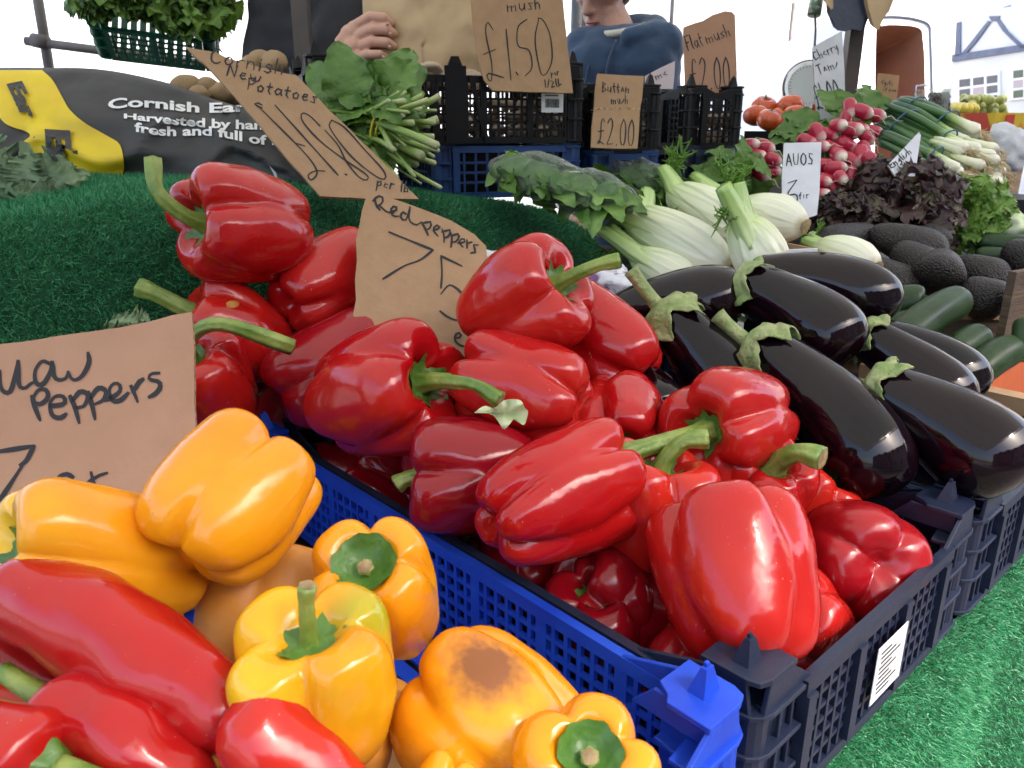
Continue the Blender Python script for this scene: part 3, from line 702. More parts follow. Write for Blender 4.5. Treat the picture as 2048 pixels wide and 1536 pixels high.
def long_pepper(label, p0, p1, R, seed, skin, bend=(0, 0, 0), lump=0.12, stemdir=None, prof=LONGP):
    t, body, path, vv, ff = spindle('long_red_pepper', label, 'pepper', p0, p1, R, prof, M[skin], seed, bend, G3, 44, 40, lump, 3, 0.035, part='body')
    ax = path[0] - path[3]; ax /= np.linalg.norm(ax); Bc = basis(ax)
    cv = []
    for k in np.linspace(0, 1, 5):
        for a in np.linspace(0, 2 * math.pi, 24, endpoint=False):
            r = R * .62 * k * (1 + .12 * math.cos(5 * a)); cv.append(path[0] + ax * (0.006 - 0.012 * k ** 2) + (Bc[0] * math.cos(a) + Bc[1] * math.sin(a)) * r)
    obj('calyx', cv, grid_faces(5, 24, False, True), M['calyx'], t)
    sdv = ax if stemdir is None else cam_vec(stemdir)
    pts = catmull([path[0] + ax * 0.003, path[0] + ax * .012 + sdv * .004, path[0] + ax * .018 + sdv * .016], 8)
    obj('stem', *tube_mesh(pts, np.linspace(.0055, .0045, 8), 10, True, .06), M['stem'], t)
    return t
BLUNT = [(0, 0.0), (.02, .5), (.07, .88), (.15, 1.0), (.4, .98), (.7, .9), (.88, .78), (.96, .5), (1, 0)]
long_pepper('large glossy long red pepper lying across the left foreground', P(18, 1165, .385), P(520, 1490, .345), .0245, 51, 'red', cam_vec((.35, .5, .5)) * .010, .14, (-.9, -.3, -.2), [(0, 0), (.015, .45), (.05, .78), (.12, .92), (.25, 1.0), (.45, 1.02), (.7, .9), (.88, .7), (.97, .4), (1, 0)])
long_pepper('crumpled long red pepper with green stem below the glossy one', P(105, 1405, .350), P(430, 1590, .325), .0215, 52, 'red', cam_vec((0, .5, .5)) * .004, .30, (-.8, .4, -.2))
long_pepper('orange red blunt pepper end in the bottom foreground', P(700, 1680, .325), P(470, 1400, .322), .0225, 53, 'red_orange', (0, 0, 0), .10, None, BLUNT)
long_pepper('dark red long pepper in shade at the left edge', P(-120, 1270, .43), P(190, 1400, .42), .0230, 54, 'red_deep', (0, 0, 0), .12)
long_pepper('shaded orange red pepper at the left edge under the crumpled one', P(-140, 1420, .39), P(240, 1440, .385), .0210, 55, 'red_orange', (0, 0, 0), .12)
long_pepper('red pepper in the bottom left corner with green calyx', P(105, 1530, .315), P(-170, 1440, .33), .0200, 56, 'red', (0, 0, 0), .10, (.9, -.2, .2))

# ---------------------------------------------------------------- aubergines
AUB = [(0, .30), (.02, .52), (.07, .64), (.18, .70), (.35, .79), (.52, .91), (.68, .99), (.78, 1.0), (.88, .91), (.95, .70), (.985, .42), (1, 0)]
G4 = 'aubergines in the navy tray'
def aubergine(label, p0, p1, R, seed, bend=(0, 0, 0), stem=None, cal=1.0):
    t, body, path, vv, ff = spindle('aubergine', label, 'aubergine', p0, p1, R, AUB, M['aub'], seed, bend, G4, 48, 44, .035, lumpscale=.5)
    if stem is None: return t
    tg, X, Y = frames(path); rg = random.Random(seed)
    na, nr = 60, 12; cv = []
    L = np.linalg.norm(p1 - p0); s = (1 - np.cos(np.linspace(0, math.pi, len(path)))) / 2
    radp = R * np.interp(s, *zip(*AUB))
    tips = [rg.uniform(.75, 1.25) for _ in range(5)]
    for i in range(nr):
        k = i / (nr - 1)
        for j in range(na):
            a = 2 * math.pi * j / na
            lobk = (a / (2 * math.pi) * 5) % 5; li = int(lobk); f = abs(lobk - li - .5) * 2      # 0 in the lobe, 1 between lobes
            reach = (.085 + .15 * tips[li] * (1 - f) ** 1.1) * cal * .84 + .008 * math.sin(a * 23 + seed)
            sv = reach * k
            q = np.array([np.interp(sv, s, path[:, m_]) for m_ in range(3)]); r = np.interp(sv, s, radp)
            x = X[0] * math.cos(a) + Y[0] * math.sin(a)
            rr = r * 1.02 + .0024 - .0012 * k + (.0034 * k * (1 + math.sin(a * 9 + seed * 2)) if k > .7 else 0)
            if i == 0: rr = .0065
            elif i == 1: rr = min(rr, .012)
            cv.append(q + x * rr - tg[0] * (.006 * (1 - k) ** 2))
    obj('calyx', cv, grid_faces(nr, na, False, True), M['aub_cal'], t).modifiers.new('thickness', 'SOLIDIFY').thickness = .0018
    Ls, sdv = stem; sdv = cam_vec(sdv); ax = -tg[0]
    pts = catmull([path[0] + ax * .001, path[0] + ax * Ls * .35 + sdv * Ls * .1, path[0] + ax * Ls * .6 + sdv * Ls * .45, path[0] + ax * Ls * .7 + sdv * Ls * .8], 10)
    st = obj('stem', *tube_mesh(pts, np.interp(np.linspace(0, 1, 10), [0, .2, .7, 1], [.0098, .0078, .0072, .0086]), 14, True, .09, 6), M['aub_cal'], t)
    return t
aubergine('aubergine with upright green stem nearest the red peppers', P(1322, 618, .835), P(1545, 905, .80), .0430, 1, cam_vec((.2, .6, 0)) * .006, (.036, (-.55, .8, .2)))
aubergine('aubergine lying crosswise at the back left of its tray', P(1225, 640, .93), P(1490, 610, .90), .0430, 2, cam_vec((0, 1, 0)) * .012)
aubergine('long aubergine in the middle of the tray with ragged calyx', P(1505, 690, .80), P(1785, 990, .70), .0440, 3, cam_vec((.5, .6, 0)) * .012, (.034, (-.7, .7, .2)))
aubergine('plump aubergine with a pale spot at its round end', P(1478, 568, .895), P(1705, 715, .83), .0440, 4, cam_vec((.4, .7, 0)) * .008, (.034, (-1, -.05, .2)))
aubergine('aubergine at the very back touching the fennel', P(1500, 555, 1.00), P(1792, 630, .955), .0420, 5, cam_vec((.2, .7, 0)) * .018)
aubergine('aubergine with a dry calyx behind the front right one', P(1722, 668, .875), P(1930, 830, .83), .0370, 6, cam_vec((.3, .6, 0)) * .005, (.020, (-.3, .9, .2)), .7)
aubergine('aubergine leaning on the orange box at the right of the tray', P(1745, 675, .93), P(1955, 800, .90), .0400, 7, cam_vec((.4, .7, 0)) * .010)
aubergine('largest aubergine at the front right corner of its tray', P(1738, 778, .755), P(2036, 975, .685), .0450, 8, cam_vec((.4, .7, 0)) * .010, (.022, (-.9, .2, .2)), .9)
aubergine('aubergine deep in shade beside the lumpy red pepper', P(1270, 740, .82), P(1330, 850, .76), .0330, 9)
for k, (a_, b_, lb) in enumerate([((1420, 850, .86), (1640, 960, .80), 'aubergine deep under the long middle one'), ((1700, 850, .90), (1930, 930, .84), 'shaded aubergine under the front right one by the tray corner')]):
    aubergine(lb, P(*a_), P(*b_), .038, 20 + k)

# ---------------------------------------------------------------- hand-lettered price cards
GL = {  # marker-pen glyphs: width, strokes (baseline 0, x-height .55, cap height 1)
 'a': (.55, [[(.48, .45), (.3, .56), (.1, .4), (.08, .15), (.22, .0), (.42, .14), (.48, .5)], [(.48, .5), (.47, .12), (.56, .0)]]),
 'b': (.5, [[(.08, 1), (.08, .02)], [(.08, .3), (.25, .52), (.45, .35), (.42, .1), (.22, .0), (.08, .1)]]),
 'c': (.5, [[(.46, .45), (.28, .56), (.08, .3), (.18, .03), (.46, .08)]]),
 'd': (.55, [[(.46, .42), (.28, .54), (.08, .3), (.18, .02), (.36, .06), (.46, .3)], [(.47, 1), (.46, .1), (.55, .0)]]),
 'e': (.5, [[(.1, .28), (.42, .34), (.38, .52), (.2, .54), (.07, .3), (.16, .03), (.44, .08)]]),
 'f': (.4, [[(.42, .92), (.28, 1.0), (.2, .8), (.18, .0)], [(.05, .5), (.38, .54)]]),
 'g': (.5, [[(.42, .45), (.25, .55), (.08, .32), (.2, .08), (.4, .2), (.44, .5)], [(.44, .5), (.42, -.2), (.22, -.35), (.05, -.22)]]),
 'h': (.5, [[(.08, 1), (.07, .0)], [(.07, .3), (.25, .54), (.4, .4), (.41, .0)]]),
 'i': (.2, [[(.1, .52), (.09, .02)], [(.1, .75), (.12, .79)]]),
 'l': (.22, [[(.1, 1), (.08, .1), (.16, .0)]]),
 'm': (.8, [[(.07, .54), (.06, .0)], [(.06, .3), (.2, .52), (.36, .42), (.37, .0)], [(.37, .3), (.52, .52), (.68, .4), (.7, .0)]]),
 'n': (.52, [[(.07, .54), (.06, .0)], [(.06, .3), (.24, .54), (.42, .4), (.44, .0)]]),
 'o': (.52, [[(.28, .54), (.08, .36), (.12, .08), (.3, .0), (.46, .2), (.42, .45), (.26, .55)]]),
 'p': (.55, [[(.06, .5), (.1, .2), (.1, -.38)], [(.09, .35), (.28, .56), (.48, .42), (.4, .1), (.12, .08)]]),
 'r': (.42, [[(.08, .54), (.07, .0)], [(.07, .28), (.22, .52), (.42, .5)]]),
 's': (.42, [[(.4, .5), (.2, .56), (.08, .42), (.3, .26), (.38, .1), (.2, -.02), (.04, .06)]]),
 't': (.42, [[(.2, .9), (.18, .1), (.32, .0)], [(.03, .56), (.4, .6)]]),
 'u': (.55, [[(.07, .54), (.08, .12), (.24, .0), (.42, .16), (.46, .54)], [(.46, .54), (.47, .0)]]),
 'w': (.7, [[(.05, .54), (.14, .06), (.26, .02), (.36, .4)], [(.36, .4), (.42, .04), (.56, .04), (.66, .55)]]),
 'y': (.5, [[(.06, .54), (.1, .24), (.28, .16), (.42, .5)], [(.43, .54), (.36, -.1), (.16, -.34)]]),
 'A': (.62, [[(.04, .0), (.3, 1.0)], [(.3, 1.0), (.58, .0)], [(.12, .35), (.5, .38)]]),
 'B': (.58, [[(.08, 1), (.07, .0)], [(.02, .95), (.35, 1.0), (.45, .75), (.1, .55)], [(.1, .55), (.5, .48), (.5, .1), (.05, .0)]]),
 'C': (.62, [[(.58, .82), (.35, 1.0), (.08, .62), (.12, .15), (.36, .0), (.6, .16)]]),
 'E': (.5, [[(.5, .98), (.1, 1.0), (.08, .5), (.06, .0), (.5, .04)], [(.08, .5), (.42, .54)]]),
 'F': (.52, [[(.56, 1.0), (.1, .98)], [(.1, .98), (.06, .0)], [(.08, .52), (.42, .56)]]),
 'N': (.62, [[(.06, .0), (.08, 1.0)], [(.08, 1.0), (.5, .02)], [(.5, .02), (.54, 1.0)]]),
 'O': (.66, [[(.34, 1.0), (.08, .65), (.12, .18), (.36, .0), (.58, .3), (.55, .8), (.32, 1.0)]]),
 'P': (.55, [[(.06, .95), (.12, .5), (.12, .0)], [(.05, .9), (.35, 1.02), (.52, .75), (.35, .48), (.1, .46)]]),
 'R': (.62, [[(.08, 1), (.1, .0)], [(.04, .92), (.36, 1.02), (.5, .76), (.3, .52), (.1, .5)], [(.22, .5), (.4, .2), (.66, .0)]]),
 'S': (.5, [[(.48, .88), (.26, 1.02), (.08, .8), (.28, .52), (.48, .28), (.3, .0), (.04, .1)]]),
 'T': (.6, [[(.02, .96), (.6, 1.0)], [(.32, .98), (.28, .0)]]),
 'V': (.6, [[(.05, 1.0), (.08, .3), (.26, .0), (.46, .2), (.55, 1.0)]]),
 'Y': (.6, [[(.04, 1.0), (.28, .5)], [(.56, 1.0), (.28, .5), (.2, .0)]]),
 'Z': (.7, [[(.05, .9), (.65, 1.0)], [(.65, 1.0), (.08, .0)], [(.08, .0), (.35, .1), (.66, .04)]]),
 '0': (.46, [[(.26, 1.0), (.06, .7), (.06, .22), (.24, .0), (.4, .3), (.4, .75), (.26, 1.0)]]),
 '1': (.2, [[(.12, 1.0), (.08, .0)]]),
 '2': (.5, [[(.06, .8), (.25, 1.0), (.42, .78), (.28, .4), (.04, .02)], [(.04, .02), (.46, .04)]]),
 '3': (.5, [[(.08, 1.0), (.46, .98)], [(.46, .98), (.2, .6), (.44, .45), (.4, .1), (.18, .0), (.02, .1)]]),
 '5': (.5, [[(.46, 1.0), (.08, .94)], [(.08, .94), (.07, .55), (.32, .62), (.46, .35), (.3, .02), (.04, .06)]]),
 '7': (.55, [[(.02, .96), (.55, 1.0)], [(.55, 1.0), (.18, .0)]]),
 '8': (.5, [[(.42, .85), (.24, 1.0), (.08, .8), (.38, .35), (.34, .05), (.14, .02), (.08, .3), (.4, .7), (.42, .85)]]),
 '£': (.55, [[(.5, .85), (.38, 1.0), (.26, .8), (.24, .3), (.1, .0), (.02, .12), (.12, .14), (.5, .02)], [(.06, .48), (.44, .52)]]),
 '.': (.2, [[(.08, .0), (.12, .04)]]), '/': (.4, [[(.34, 1.0), (.04, .0)]]), ' ': (.4, []),
}
def word(txt, x0, y0, x1, y1, h, jit=0.03, seed=1, lean=0.0):
    """strokes of a word in picture coordinates on a baseline from x0,y0 to x1,y1"""
    rg = random.Random(seed + len(txt)); tot = sum(GL[c][0] + .12 for c in txt) - .12
    d = np.array([x1 - x0, y1 - y0], float); up = np.array([d[1], -d[0]]); up /= np.linalg.norm(up)
    out = []; cx = 0.0
    for c in txt:
        w, st = GL[c]; oy = rg.uniform(-1, 1) * jit
        for s in st:
            pts = [np.array([x0, y0]) + d * ((cx + p[0] + lean * p[1]) / tot) + up * h * (p[1] + oy) for p in s]
            out.append(catmull(pts, max(6, 5 * len(pts))) if len(pts) > 2 else np.array(pts))
        cx += w + .12
    return out
def sign(name, label, outline, plane, m, strokes, pen=5.0, thick=0.004, fold=None, group=None, edge=True):
    """flat card: the outline on a plane through three seen spots; pen in picture pixels"""
    a, b_, c = [P(*q) for q in plane]
    nrm = np.cross(b_ - a, c - a); nrm /= np.linalg.norm(nrm)
    eye = np.array([0, 0, EYE])
    if np.dot(nrm, eye - a) < 0: nrm = -nrm
    def on(x, y, lift=0.0):
        r = px_ray(x, y); k = np.dot(a + nrm * lift - eye, nrm) / np.dot(r, nrm); return eye + r * k
    poly = []
    rg = random.Random(len(label))
    for i in range(len(outline)):             # slightly ragged cut edge
        p, q = np.array(outline[i], float), np.array(outline[(i + 1) % len(outline)], float)
        n = max(1, int(np.linalg.norm(q - p) / 28))
        for k in range(n):
            poly.append(p + (q - p) * k / n + np.array([rg.uniform(-1, 1), rg.uniform(-1, 1)]) * (1.1 if k else 0))
    poly = np.array([on(*q) for q in poly])
    t = thing(name, label, 'sign', poly.mean(0), group)
    mb = MB(); mb.prism(poly, -nrm * thick * .25); mb.build('card_face', m, t)
    if edge:
        mb = MB(); ctr = poly.mean(0); mb.prism(poly * .9985 + ctr * .0015 - nrm * thick * .26, -nrm * thick * .74); mb.build('card_core', M['card_edge'], t)
    mb = MB()
    for s in strokes:
        s = np.asarray(s, float); k = len(s)
        if k < 2: continue
        # resample
        seg = np.r_[0, np.cumsum(np.linalg.norm(np.diff(s, axis=0), axis=1))]
        nn = max(3, int(seg[-1] / 6)); tt = np.linspace(0, seg[-1], nn)
        s = np.c_[np.interp(tt, seg, s[:, 0]), np.interp(tt, seg, s[:, 1])]
        tg = np.gradient(s, axis=0); tg /= np.linalg.norm(tg, axis=1)[:, None] + 1e-9
        nv = np.c_[-tg[:, 1], tg[:, 0]]
        wv = pen / 2 * (1 + .22 * np.sin(tt / 17.0 + len(mb.v))) * np.interp(np.linspace(0, 1, nn), [0, .06, .94, 1], [.75, 1, 1, .65])
        A = s + nv * wv[:, None]; B_ = s - nv * wv[:, None]
        A[0] -= tg[0] * pen * .3; A[-1] += tg[-1] * pen * .3; B_[0] -= tg[0] * pen * .3; B_[-1] += tg[-1] * pen * .3
        lift = .0005 + .00002 * (len(mb.v) % 9)
        v = [on(*q, lift) for q in A] + [on(*q, lift) for q in B_]
        mb.add(v, [(i, i + 1, nn + i + 1, nn + i) for i in range(nn - 1)])
    if mb.v: mb.build('lettering', M['ink'], t)
    if fold:
        mb = MB(); (x0, y0), (x1, y1) = fold
        mb.add([on(x0, y0 - 2, .0004), on(x1, y1 - 2, .0004), on(x1, y1 + 2, .0004), on(x0, y0 + 2, .0004)], [(0, 1, 2, 3)]); mb.build('crease', M['card_edge'], t)
    return t, on
sm = catmull
sign('price_card', 'reddish cardboard sign reading Yellow Peppers at the left edge',
     [(-170, 718), (0, 688), (70, 680), (150, 667), (240, 655), (300, 643), (345, 630), (383, 624), (388, 700), (388, 800), (394, 900), (398, 1010), (402, 1120), (-170, 1160)],
     [(0, 690, .60), (385, 625, .62), (200, 1050, .57)], M['card_pink'],
     word('Ye', -140, 790, -40, 788, 90) + [sm([(0, 742), (2, 775), (14, 786), (24, 775), (36, 722)], 14), sm([(36, 722), (38, 770), (50, 776), (60, 768), (68, 764)], 12), sm([(100, 728), (84, 722), (70, 742), (72, 766), (86, 768), (100, 745), (104, 724)], 20), sm([(104, 724), (108, 752), (118, 760), (132, 756), (136, 744)], 12), sm([(136, 744), (146, 760), (164, 752), (178, 725), (176, 706)], 14)]
     + [sm([(64, 792), (70, 815), (80, 840)], 8), sm([(64, 800), (76, 780), (92, 780), (96, 795), (82, 808), (72, 806)], 16), sm([(100, 812), (128, 808), (128, 794), (112, 792), (100, 806), (104, 830), (120, 836), (132, 828)], 20)]
     + [sm([(140, 792), (150, 815), (158, 845)], 8), sm([(146, 800), (160, 783), (176, 790), (168, 812), (152, 815)], 14), sm([(176, 784), (184, 810), (190, 838)], 8), sm([(180, 798), (196, 776), (212, 782), (206, 800), (190, 808)], 14), sm([(206, 800), (222, 796), (240, 782), (238, 768), (226, 768), (218, 782), (226, 802), (242, 800), (256, 786)], 22), sm([(262, 772), (270, 790), (275, 803)], 8), sm([(266, 784), (278, 764), (286, 758)], 8), sm([(318, 746), (302, 748), (298, 758), (318, 764), (320, 776), (310, 788), (298, 794)], 16)]
     + [[(-60, 912), (68, 892)], sm([(68, 892), (52, 922), (40, 930)], 6), [(44, 932), (0, 1000)], sm([(0, 1025), (30, 1008), (66, 1004)], 8)] + [sm([(146, 955), (134, 948), (116, 955), (106, 975), (110, 982)], 10), sm([(176, 965), (196, 952), (214, 946)], 6), [(182, 945), (190, 975)]], 8.5, .005)
sign('price_card', 'brown cardboard sign reading Red peppers 75 stuck in the pepper heap',
     [(738, 378), (760, 390), (800, 402), (850, 420), (900, 440), (948, 468), (972, 492), (976, 530), (973, 575), (955, 640), (945, 700), (915, 725), (860, 695), (800, 668), (750, 650), (706, 632), (712, 600), (710, 560), (714, 520), (712, 480), (724, 420)],
     [(738, 378, .86), (972, 492, .86), (760, 655, .82)], M['card'],
     [sm([(750, 396), (752, 410), (760, 420)], 6), sm([(746, 402), (756, 392), (766, 396), (764, 406), (754, 412)], 12), sm([(758, 410), (774, 424), (788, 426)], 8), sm([(780, 424), (794, 420), (790, 412), (782, 418), (786, 432), (798, 432)], 14), sm([(812, 428), (804, 424), (802, 436), (812, 440), (820, 414)], 12), sm([(820, 414), (818, 440), (832, 450), (840, 446)], 10)]
     + [sm([(842, 444), (850, 456), (856, 470)], 6), sm([(846, 446), (862, 444), (860, 456), (852, 460)], 10), sm([(868, 460), (880, 456), (874, 450), (866, 460), (876, 472)], 12), sm([(884, 458), (888, 470), (888, 484)], 6), sm([(884, 464), (900, 460), (898, 472), (888, 476)], 10), sm([(902, 466), (904, 478), (902, 494)], 6), sm([(902, 472), (918, 468), (914, 482), (904, 484)], 10), sm([(916, 486), (930, 484), (926, 476), (918, 484), (926, 494)], 12), sm([(934, 480), (934, 496)], 5), sm([(936, 486), (944, 484)], 5), sm([(956, 490), (946, 490), (950, 498), (952, 504), (942, 506)], 10)]
     + [[(778, 464), (866, 500)], sm([(866, 500), (840, 520), (808, 532), (766, 558)], 12)] + [[(882, 512), (924, 532)], sm([(882, 512), (884, 545), (882, 576)], 10), sm([(882, 588), (900, 570), (926, 590), (932, 620), (918, 640), (896, 634), (880, 622)], 20)]
     + [sm([(912, 676), (922, 674), (920, 666), (912, 668), (910, 682), (924, 692), (940, 690)], 14)], 4.4)
sign('price_card', 'brown cardboard sign reading Cornish New Potatoes leaning on the black sack',
     [(372, 93), (392, 98), (430, 104), (455, 116), (520, 134), (572, 147), (592, 150), (640, 200), (720, 280), (838, 398), (740, 398), (640, 392), (560, 300), (480, 205), (430, 150), (412, 130), (388, 112)],
     [(400, 105, 1.00), (590, 150, 1.02), (740, 390, .985)], M['card'],
     word('Cornish', 418, 124, 566, 150, 30) + word('New', 452, 150, 520, 166, 24) + word('Potatoes', 492, 178, 632, 206, 24)
     + [sm([(524, 210), (512, 204), (510, 210), (524, 216)], 8), sm([(516, 212), (600, 296), (628, 330), (634, 348), (622, 360), (616, 350), (630, 342), (650, 342)], 26), [(590, 286), (610, 292)]]
     + [[(550, 210), (676, 350)], [(690, 348), (694, 350)]] + [sm([(640, 252), (620, 232), (604, 226), (606, 244), (640, 282), (690, 320), (734, 350), (732, 360), (716, 352), (692, 322), (676, 290), (650, 260)], 40), sm([(664, 240), (660, 256), (700, 310), (748, 350), (770, 358), (766, 340), (730, 300), (690, 256), (664, 240)], 40)]
     + word('per lb', 752, 372, 816, 386, 22), 3.2)
sign('price_card', 'large brown cardboard sign reading mush 1.50 hung on the black crate',
     [(935, -60), (1118, -60), (1126, 0), (1132, 60), (1140, 130), (1146, 186), (1060, 184), (985, 181), (968, 160), (956, 120), (946, 50)],
     [(950, 0, 1.255), (1120, 0, 1.29), (1060, 180, 1.275)], M['card'],
     word('mush', 1014, 24, 1082, 18, 26) + word('£', 976, 168, 1012, 160, 118) + [[(1012, 58), (1022, 160)], [(1032, 144), (1036, 150)], sm([(1052, 40), (1036, 54), (1036, 92), (1058, 100), (1064, 135), (1050, 152)], 20), [(1036, 52), (1054, 38)], sm([(1078, 36), (1070, 80), (1080, 140), (1090, 150), (1104, 120), (1100, 70), (1086, 40), (1076, 36)], 28)]
     + word('per', 1102, 152, 1118, 150, 14) + word('1/2lb', 1090, 176, 1124, 172, 16), 2.6)
sign('price_card', 'small folded brown card reading Button mush 2.00',
     [(1195, 147), (1240, 150), (1288, 152), (1284, 200), (1280, 216), (1278, 260), (1275, 297), (1230, 297), (1182, 295), (1184, 250), (1188, 214), (1190, 180)],
     [(1195, 150, 1.37), (1288, 152, 1.39), (1230, 296, 1.355)], M['card'],
     word('Button', 1204, 184, 1258, 186, 20) + word('mush', 1222, 208, 1256, 208, 18) + word('£2.00', 1194, 290, 1268, 292, 54), 2.4, fold=((1188, 217), (1281, 217)))
sign('price_card', 'brown cardboard sign reading Flat mush at the far black crate',
     [(1368, 54), (1390, 46), (1405, 42), (1425, 30), (1450, 22), (1464, 24), (1470, 30), (1472, 100), (1475, 190), (1420, 190), (1371, 186)],
     [(1370, 60, 1.52), (1470, 30, 1.55), (1420, 186, 1.54)], M['card_pink'],
     word('Flat', 1376, 102, 1408, 92, 30) + word('mush', 1414, 88, 1462, 72, 26) + word('£2.00', 1380, 182, 1462, 176, 64), 2.4)
sign('price_card', 'tall white card reading Cherry Toms beside the radishes',
     [(1626, 94), (1650, 80), (1684, 62), (1688, 120), (1690, 180), (1684, 240), (1634, 240), (1630, 180), (1627, 130)],
     [(1628, 100, 1.72), (1684, 66, 1.72), (1650, 230, 1.74)], M['card_white'],
     word('Cherry', 1630, 122, 1678, 100, 20) + word('Toms', 1638, 150, 1678, 134, 20) + word('£1.00', 1636, 222, 1686, 206, 52), 2.6)
sign('price_card', 'white card reading AVOS 3 for among the fennel and radishes',
     [(1568, 286), (1605, 285), (1643, 284), (1641, 330), (1639, 384), (1634, 430), (1600, 440), (1562, 430), (1564, 350)],
     [(1568, 290, 1.385), (1642, 290, 1.385), (1600, 430, 1.37)], M['card_white'],
     word('AVOS', 1572, 332, 1626, 330, 24) + [[(1576, 366), (1594, 360)], sm([(1594, 360), (1574, 390), (1592, 388), (1594, 402), (1580, 412), (1572, 408)], 16)] + word('for', 1598, 398, 1618, 396, 14), 2.6)
sign('price_card', 'white card fragment reading English poked into the red lettuce',
     [(1776, 330), (1806, 298), (1838, 264), (1842, 270), (1836, 310), (1830, 352), (1790, 352)],
     [(1778, 332, 1.40), (1838, 266, 1.42), (1820, 350, 1.40)], M['card_white'],
     word('English', 1784, 338, 1824, 306, 16) + word('ish', 1800, 348, 1818, 334, 14), 2.8)
sign('price_card', 'small brown card with faint writing behind the spring onions',
     [(1757, 146), (1778, 148), (1799, 151), (1796, 180), (1792, 206), (1752, 206), (1754, 176)],
     [(1757, 148, 2.3), (1798, 152, 2.3), (1775, 205, 2.3)], M['card'],
     word('Cysto', 1762, 170, 1786, 172, 12) + word('of new', 1766, 182, 1792, 184, 8), 1.8)
sign('price_card', 'pale pink paper card tilted behind the button mush sign',
     [(1290, 152), (1320, 136), (1350, 122), (1349, 150), (1346, 178), (1290, 178)],
     [(1290, 155, 1.50), (1350, 124, 1.50), (1320, 176, 1.50)], mat('pink_card', (0.55, 0.46, 0.48), 0.8, (0.5, 0.42, 0.45), 30), word('me', 1312, 160, 1336, 150, 16), 2.2)

# ---------------------------------------------------------------- leaf builders
def leaf_mesh(name, L, W, m, seed, frill=0.25, nf=9, cup=0.3, curl=0.5, nl=18, nw=11, shape=0.55, lobed=0.0):
    """a leaf along +Y from the origin, face up +Z, ruffled toward its margin"""
    rg = random.Random(seed); v = []
    for i in range(nl):
        s = i / (nl - 1)
        w = W * (math.sin(math.pi * min(1, s ** shape * 0.97 + .02)) ** .75 + .04)
        if lobed: w *= 1 + lobed * math.sin(s * nf * 4.2 + seed)
        for j in range(nw):
            q = j / (nw - 1) * 2 - 1
            fr = frill * W * abs(q) ** 2 * (math.sin(nf * s * 6.28 + q * 2 + seed) * .7 + math.sin(nf * 2.3 * s * 6.28 - q + seed * 2) * .4)
            x = q * w + frill * .3 * W * abs(q) ** 2 * math.sin(nf * 1.7 * s * 6.28 + seed * 3) * (1 if q > 0 else -1)
            a = curl * s; y = L * (math.sin(a) / a if abs(a) > 1e-3 else 1) * s
            z = -L * s * (1 - math.cos(a)) / max(a, 1e-3) * 1.2 + cup * abs(q) ** 1.6 * w + fr + .03 * W * math.sin(s * 23 + q * 7 + seed)
            if abs(q) == 1: x *= 1 + (.10 if frill > .2 else .03) * math.sin(i * 2.4 + seed); z += (frill * W * .22 * math.sin(i * 1.9 + seed * 2)) if frill > .2 else 0
            v.append((x, y, z))
    return mesh_from(name, v, grid_faces(nl, nw), m)
def place(me, name, parent, loc, ydir, zhint, scale=1.0):
    """copy of a shared mesh as a part: its +Y along ydir, +Z near zhint (world)"""
    o = link(bpy.data.objects.new(name, me)); o.parent = parent
    y = Vector(ydir).normalized(); z = Vector(zhint); z = (z - y * z.dot(y)).normalized(); x = y.cross(z)
    Mx = Matrix((x, y, z)).transposed().to_4x4()
    Mx = Matrix.Translation(Vector(np.asarray(loc) - ROOTLOC[parent.name])) @ Mx @ Matrix.Scale(scale, 4)
    o.matrix_local = Mx
    ROOTLOC[o.name] = ROOTLOC[parent.name]
    return o
M['lett'] = mat('lettuce_leaf', (0.10, 0.22, 0.022), 0.45, (0.20, 0.34, 0.06), 22, bump=0.002, bscale=90, transl=0.25)
M['lett_dark'] = mat('dark_lettuce_leaf', (0.035, 0.095, 0.012), 0.45, (0.10, 0.19, 0.03), 22, bump=0.002, bscale=90, transl=0.2)
M['lett_red'] = mat('red_lettuce_leaf', (0.030, 0.008, 0.010), 0.42, (0.060, 0.062, 0.016), 20, bump=0.002, bscale=90, transl=0.12, mixlo=.5, mixhi=.72)
M['kale'] = mat('kale_leaf', (0.11, 0.19, 0.10), 0.6, (0.20, 0.29, 0.15), 20, bump=0.003, bscale=60, transl=0.12)
M['spin'] = mat('spinach_leaf', (0.06, 0.15, 0.018), 0.42, (0.12, 0.24, 0.04), 16, bump=0.003, bscale=50, transl=0.15)
M['spin_cut'] = mat_attr('spinach_cut_stalk', [(0, (.10, .20, .03)), (.5, (.17, .29, .05)), (.9, (.27, .38, .10)), (1, (.42, .48, .24))], .4, nz=.3)
M['spin_stem'] = mat('spinach_stalk', (0.19, 0.30, 0.05), 0.4, (0.28, 0.40, 0.10), 30, transl=0.1)
M['bagleaf'] = mat('bagged_leaf', (0.07, 0.18, 0.025), 0.4, (0.20, 0.34, 0.08), 22, bump=0.002, bscale=70, transl=0.15)
LEAF = {}
